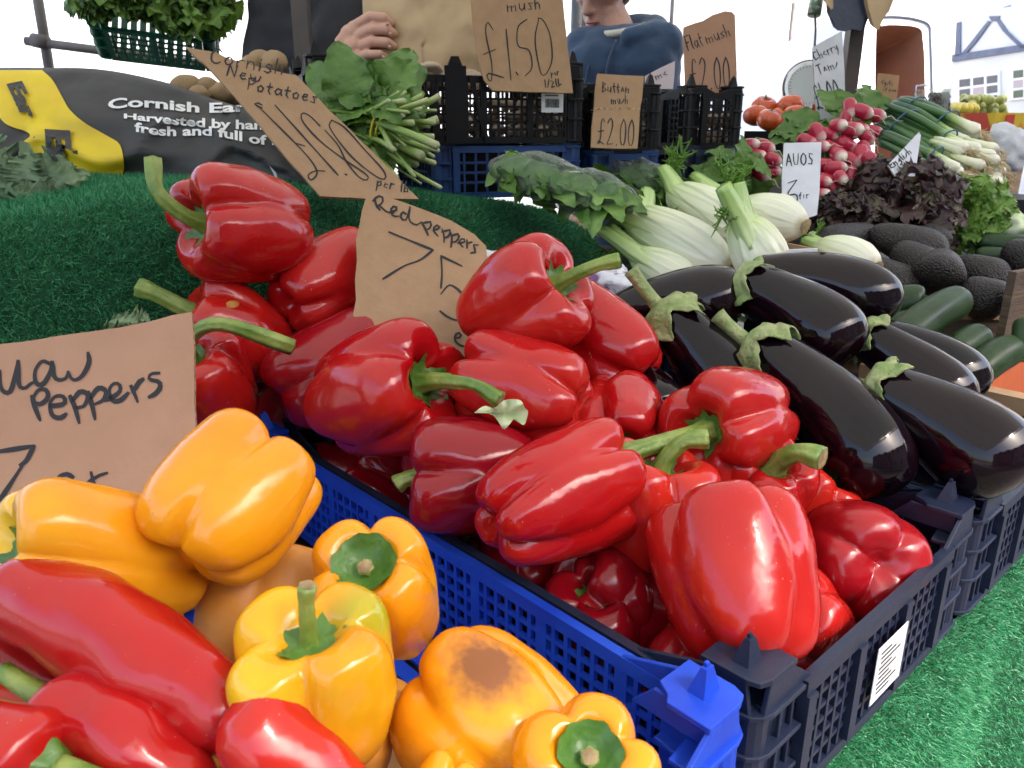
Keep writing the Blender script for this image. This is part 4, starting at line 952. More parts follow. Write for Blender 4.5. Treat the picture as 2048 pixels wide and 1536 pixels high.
for k in range(3):
    LEAF['lett%d' % k] = leaf_mesh('lettuce_leaf', .15, .085, M['lett'], k, .26, 5 + k, .22, .9, 44, 17)
    LEAF['dlett%d' % k] = leaf_mesh('lettuce_leaf', .14, .08, M['lett_dark'], k + 5, .26, 5 + k, .22, .9, 44, 17)
    LEAF['red%d' % k] = leaf_mesh('lettuce_leaf', .12, .075, M['lett_red'], k + 9, .28, 6 + k, .25, 1.0, 44, 17)
    LEAF['kale%d' % k] = leaf_mesh('kale_leaf', .15, .06, M['kale'], k + 20, .34, 6 + k, .15, .7, 56, 17, lobed=.26)
    LEAF['spin%d' % k] = leaf_mesh('spinach_leaf', .12, .045, M['spin'], k + 30, .16, 2, .2, .6, 18, 9)
    LEAF['bag%d' % k] = leaf_mesh('salad_leaf', .09, .024, M['bagleaf'], k + 40, .16, 2, .2, .5, 12, 7)
    LEAF['rad%d' % k] = leaf_mesh('radish_leaf', .10, .032, M['spin'], k + 50, .22, 3, .2, .7, 14, 7, lobed=.12)
def head(name, label, cat, c, R, keys, n, seed, group=None, squash=.8, tilt=(0, 0, 0), lo=-.2, hi=1.0, part='leaf', size=1.0, face=None):
    """a leafy head: leaves rise from the heart and fan outwards"""
    rg = random.Random(seed); t = thing(name, label, cat, c, group)
    for k in range(n):
        for _ in range(20):
            d = np.array([rg.gauss(0, 1), rg.gauss(0, 1), rg.uniform(lo, hi) * 1.2]) + np.array(tilt); d /= np.linalg.norm(d)
            if face is None or np.dot(d, face) > -.35: break
        base = np.asarray(c) + d * R * .28 * np.array([1, 1, squash])
        s = R / .14 * rg.uniform(.75, 1.1) * size
        place(LEAF[keys[k % len(keys)]], part, t, base, d * np.array([1, 1, squash]) + np.array([0, 0, .12]), (np.asarray(face) if face is not None else d) * .9 + np.array([rg.uniform(-1, 1), rg.uniform(-1, 1), .4 + rg.uniform(-.6, .6)]) * .7, s)
    return t

# ---------------------------------------------------------------- mushroom crates and the blue crates under them
UA, VA = np.array([.985, .174, 0]), np.array([.174, -.985, 0])
def frame_at(o, ang):
    a = math.radians(ang); uu = np.array([math.cos(a), math.sin(a), 0]); vv = np.array([math.sin(a), -math.cos(a), 0])
    def F(u, v, z): return np.asarray(o) + uu * u + vv * v + np.array([0, 0, z])
    return F
o1 = P(622, 282, 1.21); o1[2] = EYE - .018
F1 = frame_at(o1, 20); F2 = frame_at(P(1192, 292, 1.40) * np.array([1, 1, 0]) + np.array([0, 0, EYE - .036]), 24)
F3 = frame_at(P(1372, 295, 1.50) * np.array([1, 1, 0]) + np.array([0, 0, EYE - .030]), 24)
tray('plastic_crate', 'black plastic crate of mushrooms behind the spinach, white label on its front', F1, 0, .470, -.30, 0, .106, .106, M['black'], 'black mushroom crates', rows=7, pitch=.0135, mid=True, tw=.035, tall=.022)
tray('plastic_crate', 'black plastic crate behind the button mush card', F2, 0, .140, -.30, 0, .106, .106, M['black'], 'black mushroom crates', rows=7, pitch=.0135, tw=.03, tall=.010)
tray('plastic_crate', 'black plastic crate at the right end below the flat mush sign', F3, 0, .136, -.28, 0, .102, .102, M['black'], 'black mushroom crates', rows=7, pitch=.0135, tw=.03, tall=.010)
tray('plastic_crate', 'blue plastic crate under the black mushroom crate', F1, .195, .470, -.30, -.006, -.004, .086, M['midblue'], 'blue crates under the mushrooms', rows=4, pitch=.02, tw=.035, tall=.002)
tray('plastic_crate', 'blue plastic crate under the button mush card with a white label', F2, -.006, .140, -.30, .004, -.002, .084, M['midblue'], 'blue crates under the mushrooms', rows=5, pitch=.0135, tw=.03, tall=.002)
tray('plastic_crate', 'dark blue plastic crate at the right end beside the radish leaves', F3, -.01, .136, -.28, .004, -.002, .090, M['navy'], 'blue crates under the mushrooms', rows=6, pitch=.0135, tw=.03, tall=.002)
for F_, uw in ((F1, (.203, .462)), (F2, (.002, .120)), (F3, (-.002, .122))):
    par = [q for q in scene.objects if q.get('group') == 'blue crates under the mushrooms'][(F1, F2, F3).index(F_)]
    b = MB(); b.box(F_(uw[0], -.285, -.082), F_(uw[1], 0, 0) - F_(uw[0], 0, 0), F_(0, .262, 0) - F_(0, 0, 0), (0, 0, .070)); b.build('liner', M['black'], par)  # added dark box, stops the bright street showing through the crate holes
def crate_label(F, u0, u1, z0, z1, v, name, label, code=True):
    t = thing(name, label, 'label', F(u0, v, z0))
    b = MB(); b.box(F(u0, v, z0), F(u1, v, z0) - F(u0, v, z0), F(0, .0006, 0) - F(0, 0, 0), (0, 0, z1 - z0)); b.build('paper', M['paper'], t)
    b = MB(); w = u1 - u0; h = z1 - z0; rg = random.Random(3)
    if code:
        x = .18
        while x < .80:
            q = rg.choice((.012, .02, .03)); b.box(F(u0 + w * x, v + .0007, z0 + h * .22), (F(1, 0, 0) - F(0, 0, 0)) * w * q, F(0, .0002, 0) - F(0, 0, 0), (0, 0, h * .40)); x += q + rg.choice((.012, .02))
        lines = (.75, .86)
    else: lines = (.2, .34, .48, .62, .76)
    for l in lines: b.box(F(u0 + w * .15, v + .0007, z0 + h * l), (F(1, 0, 0) - F(0, 0, 0)) * w * rg.uniform(.45, .7), F(0, .0002, 0) - F(0, 0, 0), (0, 0, h * .045))
    b.build('print', M['ink'], t)
crate_label(F1, .384, .424, .050, .085, .0075, 'crate_label', 'white barcode label on the black mushroom crate')
crate_label(F2, .055, .080, -.060, -.030, .0085, 'crate_label', 'white printed label on the blue crate under button mush', False)
M['mush'] = mat('mushroom_cap', (0.46, 0.33, 0.22), 0.65, (0.62, 0.50, 0.38), 18, bump=0.001, bscale=80)
M['potato'] = mat('potato_skin', (0.30, 0.19, 0.09), 0.75, (0.42, 0.29, 0.15), 22, bump=0.001, bscale=90)
def blob_mesh(name, m, seed, sx=1, sy=1, sz=1, lump=.12, n=3):
    bm = bmesh.new(); bmesh.ops.create_icosphere(bm, subdivisions=n, radius=1.0)
    for q in bm.verts:
        q.co *= 1 + lump * noise.noise(q.co * 1.1 + Vector((seed * 3, seed, 0))) + lump * .3 * noise.noise(q.co * 3.1 + Vector((seed, 0, 5)))
        q.co = Vector((q.co.x * sx, q.co.y * sy, q.co.z * sz))
    me = bpy.data.meshes.new(name); bm.to_mesh(me); bm.free(); me.materials.append(m); me.shade_smooth(); return me
def mush_mesh(seed):                          # domed cap with rolled rim and a short stalk
    rg = random.Random(seed)
    pr = catmull([(0, .62), (.45, .55), (.85, .25), (1.0, -.05), (.93, -.22), (.7, -.2), (.38, -.12), (.34, -.5), (.36, -.8), (0, -.82)], 22); n = 22; v = []
    for r, z in pr:
        for j in range(n):
            a = 2 * math.pi * j / n; w = 1 + .06 * math.sin(2 * a + seed) + .03 * math.sin(5 * a)
            v.append((max(r, 0) * w * math.cos(a), max(r, 0) * w * math.sin(a), z))
    return mesh_from('mushroom', v, [q[::-1] for q in grid_faces(len(pr), n, False, True)], M['mush'])
MUSH = [mush_mesh(k) for k in range(4)]
rg = random.Random(8)
def scatter_single(mes, name, labels, cat, pts, scale, group, rots=None):
    for k, p in enumerate(pts):
        o = link(bpy.data.objects.new(name, mes[k % len(mes)])); s = scale * rg.uniform(.85, 1.15)
        o.location = Vector(p); o.scale = (s, s, s); o.rotation_euler = (rg.uniform(-.6, .6), rg.uniform(-.6, .6), rg.uniform(0, 6))
        tag(o, labels[k] if isinstance(labels, list) else labels, cat, group)
pm = [F1(x, y, z) for (x, y, z) in ((.165, -.05, .098), (.210, -.06, .110), (.244, -.05, .098), (.284, -.07, .102), (.190, -.10, .108))]
scatter_single(MUSH, 'mushroom', ['leftmost brown mushroom above the rim beside the paper bag', 'tallest brown mushroom above the black crate rim', 'brown mushroom by the middle post of the black crate', 'brown mushroom above the rim next to the mush sign', 'brown mushroom behind the tallest one above the rim'], 'mushroom', pm, .030, 'mushrooms heaped above the crate rim')
pm = [F1(.15 + .027 * (k % 11), -.018 - .012 * ((k * 7) % 3), .020 + .022 * (k // 11)) for k in range(33)]
scatter_single(MUSH, 'mushroom', 'pale mushroom seen through the holes of a black crate', 'mushroom', pm, .016, 'mushrooms behind the crate mesh')
pm = [F2(.025 + .026 * (k % 4), -.025, .022 + .024 * (k // 4)) for k in range(12)] + [F3(.025 + .028 * (k % 4), -.025, .022 + .03 * (k // 4)) for k in range(8)]
scatter_single(MUSH, 'mushroom', 'pale mushroom seen through the holes of a black crate', 'mushroom', pm, .018, 'mushrooms behind the crate mesh')

# ---------------------------------------------------------------- potato sack, potatoes, kale
M['sack'] = mat('black_paper_sack', (0.028, 0.027, 0.028), 0.5, (0.045, 0.043, 0.043), 6, bump=0.010, bscale=9, rvar=0.15)
M['sack_y'] = mat('yellow_sack_print', (0.78, 0.58, 0.01), 0.5, (0.70, 0.48, 0.01), 16, bump=0.003, bscale=14)
M['print_white'] = mat('white_sack_print', (0.75, 0.75, 0.75), 0.55)
sack = thing('potato_sack', 'black paper potato sack with yellow band and white lettering on the turf', 'sack', P(300, 360, 1.16))
top = catmull([(-260, 145), (-120, 132), (0, 131), (70, 131), (200, 134), (330, 160), (420, 192), (490, 216), (560, 262), (620, 330), (660, 372)], 60)
bot = catmull([(-260, 470), (-120, 440), (0, 395), (100, 392), (200, 398), (330, 408), (420, 408), (500, 406), (580, 404), (630, 400), (662, 392)], 60)
sv = []; NW = 40
for i in range(60):
    endw = min(1, max(0, (59 - i) / 12)) ** .5
    for j in range(NW):
        k = j / (NW - 1)                       # bottom front, up the face, over the top, down behind
        if k < .6:
            q = k / .6; p = bot[i] * (1 - q) + top[i] * q
            d = 1.16 - endw * (.055 * math.sin(math.pi * min(1, q * 1.02)) ** .6) + .02 * q
        else:
            q = (k - .6) / .4; p = top[i] * (1 - q) + (bot[i] * .75 + top[i] * .25) * q; p = p + np.array([0, 4 * q])
            d = 1.18 + endw * .19 * math.sin(math.pi / 2 * min(1, q * 1.6)) + .02 * q
        w = noise.noise(Vector((i * .16, j * .20, 3))) * .013 + noise.noise(Vector((i * .45, j * .5, 8))) * .003 - .012 * max(0, .14 - abs(noise.noise(Vector((i * .11, j * .09, 21))))) / .14
        sv.append(P(p[0], p[1], d + w))
sf = grid_faces(60, NW)
obj('sack_body', sv, sf, M['sack'], sack)
sack_bvh = BVHTree.FromPolygons([Vector(p) for p in sv], [list(q) for q in sf])
def on_sack(x, y, lift):
    h = sack_bvh.ray_cast(Vector((0, 0, EYE)), Vector(px_ray(x, y)))
    if h[0] is None: return None
    return np.array(h[0]) - px_ray(x, y) / np.linalg.norm(px_ray(x, y)) * lift
def band(poly_l, poly_r, name, lift, n=34, m=14):
    a = catmull(poly_l, n); c = catmull(poly_r, n); v = []
    for i in range(n):
        last = None
        for j in range(m):
            p = a[i] + (c[i] - a[i]) * j / (m - 1); q = on_sack(p[0], p[1], lift)
            k = 0
            while q is None and k < 30: k += 1; q = on_sack(p[0] + k, p[1] + k * 2, lift)
            v.append(q if q is not None else P(p[0], p[1], 1.1))
    return obj(name, v, grid_faces(n, m), M['sack_y'], sack)
band([(-60, 140), (-40, 180), (0, 236), (20, 252), (50, 262), (60, 272), (44, 290), (80, 318), (100, 322), (120, 345)], [(84, 140), (105, 160), (125, 195), (140, 220), (170, 246), (215, 272), (240, 290), (248, 330), (244, 352), (236, 366)], 'yellow_band', .0034)
def print_text(txt, bold, fn, m, name, lift=.0034, shear=0.0):
    cu = bpy.data.curves.new('txt', 'FONT'); cu.body = txt; cu.offset = bold; cu.resolution_u = 3; cu.shear = shear
    to = bpy.data.objects.new('txt', cu); link(to)
    bpy.context.view_layer.update()
    me = to.evaluated_get(bpy.context.evaluated_depsgraph_get()).to_mesh()
    bm = bmesh.new(); bm.from_mesh(me)
    bmesh.ops.triangulate(bm, faces=bm.faces[:]); bmesh.ops.subdivide_edges(bm, edges=[e for e in bm.edges if e.calc_length() > .18], cuts=2)
    bmesh.ops.triangulate(bm, faces=bm.faces[:])
    xs = [q.co.x for q in bm.verts]; w = max(xs)
    v = []
    for q in bm.verts:
        px, py = fn(q.co.x / w, q.co.y); h = on_sack(px, py, lift); v.append(h if h is not None else P(px, py, 1.1))
    f = [[q.index for q in t_.verts] for t_ in bm.faces]
    bm.free(); to.to_mesh_clear() if False else None
    bpy.data.objects.remove(to)
    return obj(name, v, f, m, sack, smooth=False)
print_text('Cornish Earlies', .03, lambda x, y: (215 + 350 * x, 218 - 4 * math.sin(x * 9) - 6 * x + 20 * x * x - 27 * y), M['print_white'], 'lettering')
print_text('Harvested by hand', .03, lambda x, y: (246 + 300 * x, 236 + 6 * math.sin(x * 3) + 22 * x - 25 * y * (.5 + .5 * min(1, x * 4))), M['print_white'], 'lettering')
print_text('fresh and full of flavour', .03, lambda x, y: (270 + 390 * x, 262 + 4 * math.sin(x * 12) + 34 * x - 26 * y), M['print_white'], 'lettering')
print_text('Ear', .05, lambda x, y: (14 + 40 * y + 34 * x, 166 + 72 * x - 8 * y), M['sack'], 'lettering', .0095)
print_text('Earl', .05, lambda x, y: (92 + 66 * y + 10 * x, 256 + 118 * x + 4 * y), M['sack'], 'lettering', .0095)
for c in ([(496, 336), (506, 352), (520, 372), (512, 352)], [(538, 330), (552, 345), (562, 374), (554, 372), (548, 350)]):
    v = [on_sack(x, y, .0012) for x, y in c]
    if all(q is not None for q in v): obj('leaf_print', v, [tuple(range(len(v)))], M['print_white'], sack, smooth=False)
POT = [blob_mesh('potato', M['potato'], k, 1.25, .95, .85) for k in range(3)]
pp = [P(372, 172, 1.26), P(415, 178, 1.27), P(448, 186, 1.26), P(398, 190, 1.23), P(470, 196, 1.28)]
scatter_single(POT, 'potato', ['potato at the left end of the row behind the black sack', 'second potato from the left behind the black sack', 'third potato behind the sack just left of the Cornish sign', 'potato low between the sack and its neighbours', 'potato partly hidden by the Cornish sign edge'], 'potato', pp, .019, 'potatoes behind the sack')
pp = [P(520, 120, 1.38), P(548, 128, 1.36), P(500, 132, 1.37)]
scatter_single(POT, 'potato', ['topmost potato above the Cornish sign', 'potato right of the topmost one above the Cornish sign', 'potato left below the topmost one above the Cornish sign'], 'potato', pp, .023, 'potatoes behind the sack')
t = thing('kale_bunch', 'grey green kale bunch on the turf at the left edge', 'kale', P(30, 420, 1.0))
rg = random.Random(5)
for k in range(44):
    base = P(rg.uniform(-120, 50), rg.uniform(345, 425), .97 + rg.uniform(-.05, .05))
    place(LEAF['kale%d' % (k % 3)], 'leaf', t, base, cam_vec((rg.uniform(-.3, .9), rg.uniform(-.9, .35), rg.uniform(.0, .5))), cam_vec((rg.uniform(-.9, .9), rg.uniform(-.3, .9), 1.0)), rg.uniform(.38, .62))
t = thing('kale_bunch', 'wilted dark kale scraps on the pepper heap behind the yellow peppers sign', 'kale', P(265, 640, .80))
for k in range(7):
    place(LEAF['kale%d' % (k % 3)], 'leaf', t, P(300 - k * 8, 640 + k * 2, .80), cam_vec((-1, rg.uniform(-.4, .4), rg.uniform(-.2, .4))), cam_vec((0, .8, .5)), .26)

# ---------------------------------------------------------------- bunched spinach with yellow band, bag of salad leaves
t = thing('spinach_bunch', 'bunch of spinach tied with a yellow rubber band on the turf', 'spinach', P(740, 330, 1.15))
rg = random.Random(9)
bandc = P(752, 262, 1.12)
for k in range(64):                            # cut stalks fanning right
    a, bq = rg.uniform(-1, 1), rg.uniform(-1, 1)
    p0 = bandc + RIGHT * rg.uniform(-.02, .01) + UPV * .022 * a + TOW * .022 * bq
    e = (P(rg.uniform(775, 885), 276 + 66 * -a + rg.uniform(-36, 36), 1.11 - .05 * bq + rg.uniform(-.02, .02)))
    pts = catmull([p0 - RIGHT * .05 + UPV * (.012 - .01 * a), p0, (p0 + e) / 2 + UPV * rg.uniform(-.006, .014) + TOW * rg.uniform(-.01, .01), e], 9)
    so = obj('stalk', *tube_mesh(pts, np.linspace(.0026, .0040, 9) * rg.uniform(.55, 1.6), 7, True, .2, 3, rg.uniform(.6, 1)), M['spin_cut'], t); set_attr(so, np.repeat(np.linspace(0, 1, 9), 7))
    if k % 5 == 0: place(LEAF['spin%d' % (k % 3)], 'leaf', t, (p0 + e) / 2, cam_vec((rg.uniform(.2, 1), rg.uniform(-.6, .6), rg.uniform(-.2, .3))), cam_vec((rg.uniform(-.4, .4), .5, 1)), rg.uniform(.2, .4))
for k in range(46):
    base = P(rg.uniform(665, 775), rg.uniform(185, 272), 1.13 + rg.uniform(-.03, .02))
    place(LEAF['spin%d' % (k % 3)], 'leaf', t, base, cam_vec((rg.uniform(-1, .45), rg.uniform(-.1, 1), rg.uniform(-.4, .2))), cam_vec((rg.uniform(-.5, .5), rg.uniform(-.2, .6), 1.2)), rg.uniform(.55, .9))
for k in range(16):                            # a second layer of leaves and stalks above right
    base = P(rg.uniform(770, 815), rg.uniform(205, 250), 1.16)
    pts = catmull([base, base + cam_vec((.8, rg.uniform(-.2, .7), rg.uniform(-.2, .3))) * rg.uniform(.03, .055)], 5)
    obj('stalk', *tube_mesh(pts, .0036, 7), M['spin_stem'], t)
M['rubber'] = mat('yellow_rubber_band', (0.70, 0.55, 0.03), 0.5)
ring = [bandc + RIGHT * (.004 * math.sin(a * 2)) + UPV * .028 * math.sin(a) + TOW * .030 * math.cos(a) for a in np.linspace(0, 2 * math.pi, 25)]
obj('rubber_band', *tube_mesh(ring, .0016, 8, False), M['rubber'], t)
ring = [bandc + RIGHT * (.008 + .004 * math.sin(a * 3)) + UPV * .027 * math.sin(a) + TOW * .029 * math.cos(a) for a in np.linspace(0, 2 * math.pi, 25)]
obj('rubber_band', *tube_mesh(ring, .0015, 8, False), M['rubber'], t)
M['film'] = mat_plastic_film('clear_plastic_film')
def bag(name, label, p0, p1, R, seed, n, keys, flat=.7, lump=.35, up=(0, 0, 1)):
    p0, p1 = np.asarray(p0), np.asarray(p1)
    t = thing(name, label, 'bag', (p0 + p1) / 2 - np.array([0, 0, R * flat]))
    rg = random.Random(seed); ax = p1 - p0; L = np.linalg.norm(ax); ax /= L
    k = 30; s = np.linspace(0, 1, k); path = p0 + np.outer(s, ax * L)
    rad = R * np.interp(s, [0, .06, .2, .5, .8, .93, 1], [.25, .6, .95, 1, .92, .65, .35])
    n_ = 36; vv, ff = tube_mesh(path, rad, n_, True, 0, 1, 1.0)
    ctr = np.repeat(path, n_, 0); rd = vv - ctr
    f = 1 + lump * vnoise(vv, 1.1 / R, seed) + lump * .5 * vnoise(vv, 3.2 / R, seed + 3)
    vv = ctr + rd * f[:, None]; vv[:, 2] = ctr[:, 2] + (vv[:, 2] - ctr[:, 2]) * flat
    obj('film', vv, ff, M['film'], t)
    for q in range(n):
        sq = rg.uniform(.06, .86); rr = R * rg.uniform(.15, .66); a = rg.uniform(0, 6.28); Bx = basis(ax)
        off = (Bx[0] * math.cos(a) + Bx[1] * math.sin(a)) * rr; off[2] *= flat
        place(LEAF[keys[q % len(keys)]], 'leaf', t, p0 + ax * L * sq + off, ax + np.array([rg.uniform(-1.4, 1.4), rg.uniform(-1.4, 1.4), rg.uniform(-.25, .25)]), off / (np.linalg.norm(off) + 1e-9) + np.array([0, 0, .3]), R / .06 * rg.uniform(.5, .85))
    return t
bag('salad_bag', 'clear plastic bag of green salad leaves lying over the turf edge', P(985, 328, 1.24), P(1270, 412, 1.16), .056, 3, 230, ['bag0', 'bag1', 'bag2'], .62, .22)
bag('herb_bag', 'second clear bag of dark green herbs beside the fennel', P(1190, 350, 1.46), P(1340, 372, 1.42), .050, 4, 80, ['spin0', 'spin1', 'bag2'])

# ---------------------------------------------------------------- fennel in a white box
M['fennel'] = mat('fennel_bulb', (0.60, 0.66, 0.40), 0.32, (0.44, 0.58, 0.24), 9, bump=0.0015, bscale=30, stretch=(1, 1, 1), transl=0.08)
M['fen_st'] = mat('fennel_stalk', (0.30, 0.46, 0.12), 0.38, (0.42, 0.55, 0.22), 20, transl=0.1, bump=0.001, bscale=60)
M['frond'] = mat('fennel_frond', (0.09, 0.22, 0.02), 0.5, (0.16, 0.32, 0.04), 30, transl=0.2)
fen_mat = mat_attr('fennel_layers', [(0, (.52, .46, .30)), (.04, (.76, .76, .62)), (.38, (.74, .77, .56)), (.68, (.54, .66, .30)), (1, (.34, .52, .14))], .3, bump=.001, bscale=40, coat=.15, transl=.06)
def fennel(label, base, neck, R, stalks, seed, flat=.66, group='fennel bulbs in the white box', root=True):
    """base = root plate, neck = where the stalks part; stalks = list of (tip, radius); sheaths overlap round the bulb"""
    base, neck = np.asarray(base), np.asarray(neck)
    t = thing('fennel_bulb', label, 'fennel', base, group)
    k, n = 40, 120; s = np.linspace(0, 1, k); ax = neck - base; L = np.linalg.norm(ax); ax /= L
    tips = [np.asarray(q[0]) for q in stalks]; mean = np.mean(tips, 0)
    path = catmull([base, base + ax * L * .5, neck, neck + (mean - neck) * .30], k)
    rad = R * np.interp(s, [0, .012, .04, .10, .22, .36, .50, .64, .78, .90, 1], [.02, .34, .50, .72, .95, 1.0, .93, .76, .58, .46, .38])
    for _ in range(2): rad[2:-1] = (rad[1:-2] + 2 * rad[2:-1] + rad[3:]) / 4
    tg, X, Y = frames(path)
    view = (path.mean(0) - np.array([0, 0, EYE])); view /= np.linalg.norm(view)
    th = np.linspace(0, 2 * math.pi, n, endpoint=False); vv = []; at = []; rg = random.Random(seed)
    seams = [(rg.uniform(0, 6.28), rg.uniform(-1.1, 1.1), rg.uniform(.05, .10)) for _ in range(5)]
    for i in range(k):
        for a in th:
            st = 0.0
            for (c0, tw, am) in seams:         # each seam: a sheath edge that stands proud and dies away round the bulb
                q = (a - c0 - tw * s[i]) % 6.283; st += am * math.exp(-q * 1.5) * min(1, s[i] * 4) - am * .25
            rib = .010 * math.sin(a * 17 + s[i] * 1.5 + seed) + .006 * math.sin(a * 31)
            r = rad[i] * (1 + st * .9 + rib * min(1, s[i] * 5))
            q = X[i] * math.cos(a) * r + Y[i] * math.sin(a) * r
            q = q - view * np.dot(q, view) * (1 - flat)
            vv.append(path[i] + q); at.append(min(1, max(0, s[i] * .92 + .07 * math.sin(a * 19 + seed) * s[i] + .05 * math.sin(a * 43) * s[i] + st * .15)))
    o = obj('bulb', vv, grid_faces(k, n, False, True), fen_mat, t); set_attr(o, at)
    if root:
        Bc = basis(-ax); rc = [base + ax * L * .010 + (Bc[0] * math.cos(a) + Bc[1] * math.sin(a)) * R * .30 * (1 + .1 * math.sin(3 * a)) - ax * .002 for a in np.linspace(0, 2 * math.pi, 20, endpoint=False)]
        obj('root_plate', [base - ax * .0030] + rc, [(0, 1 + q, 1 + (q + 1) % 20) for q in range(20)], M['cut'], t)
    for (tip, r) in stalks:
        tip = np.asarray(tip); p0 = neck - ax * L * .35
        pts = catmull([p0, neck + (tip - neck) * .10, neck + (tip - neck) * .55, tip], 16)
        v, f = tube_mesh(pts, r * np.interp(np.linspace(0, 1, 16), [0, .4, .7, 1], [2.0, 1.8, 1.4, 1.15]), 28, True, .07, 9, .75)
        so = obj('stalk', v, f, fen_mat, t); set_attr(so, np.repeat(np.interp(np.linspace(0, 1, 16), [0, .4, 1], [.62, .80, 1.0]), 28) + np.tile(.06 * np.sin(np.arange(28) * 2.1), 16))
    return t
def fronds(label, base, dirs, L, seed, n=24):
    t = thing('fennel_frond', label, 'fennel', base, 'feathery fennel tops'); rg = random.Random(seed)
    mb = MB()
    for d in dirs:
        d = cam_vec(d); tip = np.asarray(base) + d * L
        mb.tube(catmull([base, tip], 6), np.linspace(.0016, .0006, 6), 5)
        for k in range(n):
            q = np.asarray(base) + d * L * rg.uniform(.25, 1); e = q + (d * .6 + np.array([rg.gauss(0, 1), rg.gauss(0, 1), rg.gauss(0, 1)]) * .7) * L * .28
            mb.tube(catmull([q, e], 4), [.0012, .0016, .0013, .0005], 4)
            for _ in range(2):
                w = q + (e - q) * rg.uniform(.4, 1); mb.tube([w, w + np.array([rg.gauss(0, 1), rg.gauss(0, 1), rg.gauss(0, 1)]) * L * .07], [.0012, .0006], 4)
    mb.build('frond', M['frond'], t)
fennel('large fennel bulb lying in front of the others, stalks to the upper left', P(1462, 538, 1.16), P(1285, 448, 1.22), .044, [(P(1205, 412, 1.24), .013), (P(1256, 400, 1.27), .011), (P(1296, 384, 1.28), .011)], 1)
fennel('fennel bulb with tall stalks leaning right behind the first', P(1520, 480, 1.24), P(1366, 396, 1.32), .044, [(P(1328, 338, 1.36), .012), (P(1342, 350, 1.37), .010)], 2)
fennel('fennel bulb with brown root plate beside the AVOS card', P(1612, 452, 1.24), P(1490, 424, 1.32), .041, [(P(1388, 352, 1.40), .011), (P(1398, 368, 1.38), .010)], 3, .8)
fennel('upright fennel bulb with thick stalks standing in the middle', P(1545, 570, 1.12), P(1490, 455, 1.12), .041, [(P(1446, 372, 1.10), .013), (P(1474, 366, 1.11), .012)], 4, root=False)
fennel('pale fennel bulb at the right touching the avocados', P(1755, 535, 1.18), P(1655, 500, 1.26), .036, [(P(1610, 482, 1.30), .010), (P(1625, 470, 1.32), .008)], 5)
fennel('small fennel bulb at the lower left by the turf corner', P(1395, 580, 1.16), P(1290, 520, 1.18), .034, [(P(1198, 456, 1.20), .010), (P(1218, 452, 1.22), .009)], 6, root=False)
fronds('bright feathery fennel top above the upright bulb', P(1462, 390, 1.12), [(.1, 1, 0), (-.4, .9, .1), (-.3, -.6, .3), (.4, .7, 0), (-.1, -1, .4)], .045, 1, 20)
fronds('feathery fennel frond standing up behind the tall stalks', P(1354, 360, 1.38), [(0, 1, 0), (-.2, 1, 0), (.2, .9, .1)], .055, 2, 20)
fronds('dark fennel fronds under the stalks by the turf corner', P(1290, 500, 1.26), [(-.5, .5, 0), (.4, .6, 0), (-.2, -.7, .2), (.8, .1, .1), (-.9, 0, .1)], .07, 3, 26)
fronds('small green frond between the pale bulb and the red lettuce', P(1625, 485, 1.30), [(.3, .6, 0), (.9, .2, 0), (-.4, .5, 0)], .03, 4, 20)
bx_ = thing('fennel_box', 'white cardboard box under the fennel bulbs', 'box', P(1530, 600, 1.2))
FB = frame_at(P(1402, 552, 1.075), 16)
b = MB(); b.box(FB(0, 0, 0), FB(.075, 0, 0) - FB(0, 0, 0), FB(0, -.004, 0) - FB(0, 0, 0), (0, 0, -.09)); b.build('panel', M['card_white'], bx_)
b = MB(); b.box(FB(.01, .001, -.012), FB(.012, 0, 0) - FB(0, 0, 0), FB(0, .0006, 0) - FB(0, 0, 0), (0, 0, -.012)); b.box(FB(.026, .001, -.012), FB(.03, 0, 0) - FB(0, 0, 0), FB(0, .0006, 0) - FB(0, 0, 0), (0, 0, -.008)); b.build('orange_print', mat('orange_print', (.55, .12, .02), .6), bx_)
FB2 = frame_at(P(1568, 500, 1.095), 16)
b = MB(); b.box(FB2(0, 0, 0), FB2(.056, 0, 0) - FB2(0, 0, 0), FB2(0, -.004, 0) - FB2(0, 0, 0), (0, 0, -.11)); b.build('panel', M['card_white'], bx_)
b = MB(); b.box(FB2(-.10, -.22, -.055), FB2(.33, 0, 0) - FB2(0, 0, 0), FB2(0, -.02, 0) - FB2(0, -.22, 0), (0, 0, -.02)); b.build('box_floor', M['card'], bx_)
b = MB(); b.box(FB2(.0562, -.004, -.002), FB2(0, -.2, 0) - FB2(0, 0, 0), FB2(.004, 0, 0) - FB2(0, 0, 0), (0, 0, -.10)); b.build('panel', M['card'], bx_)

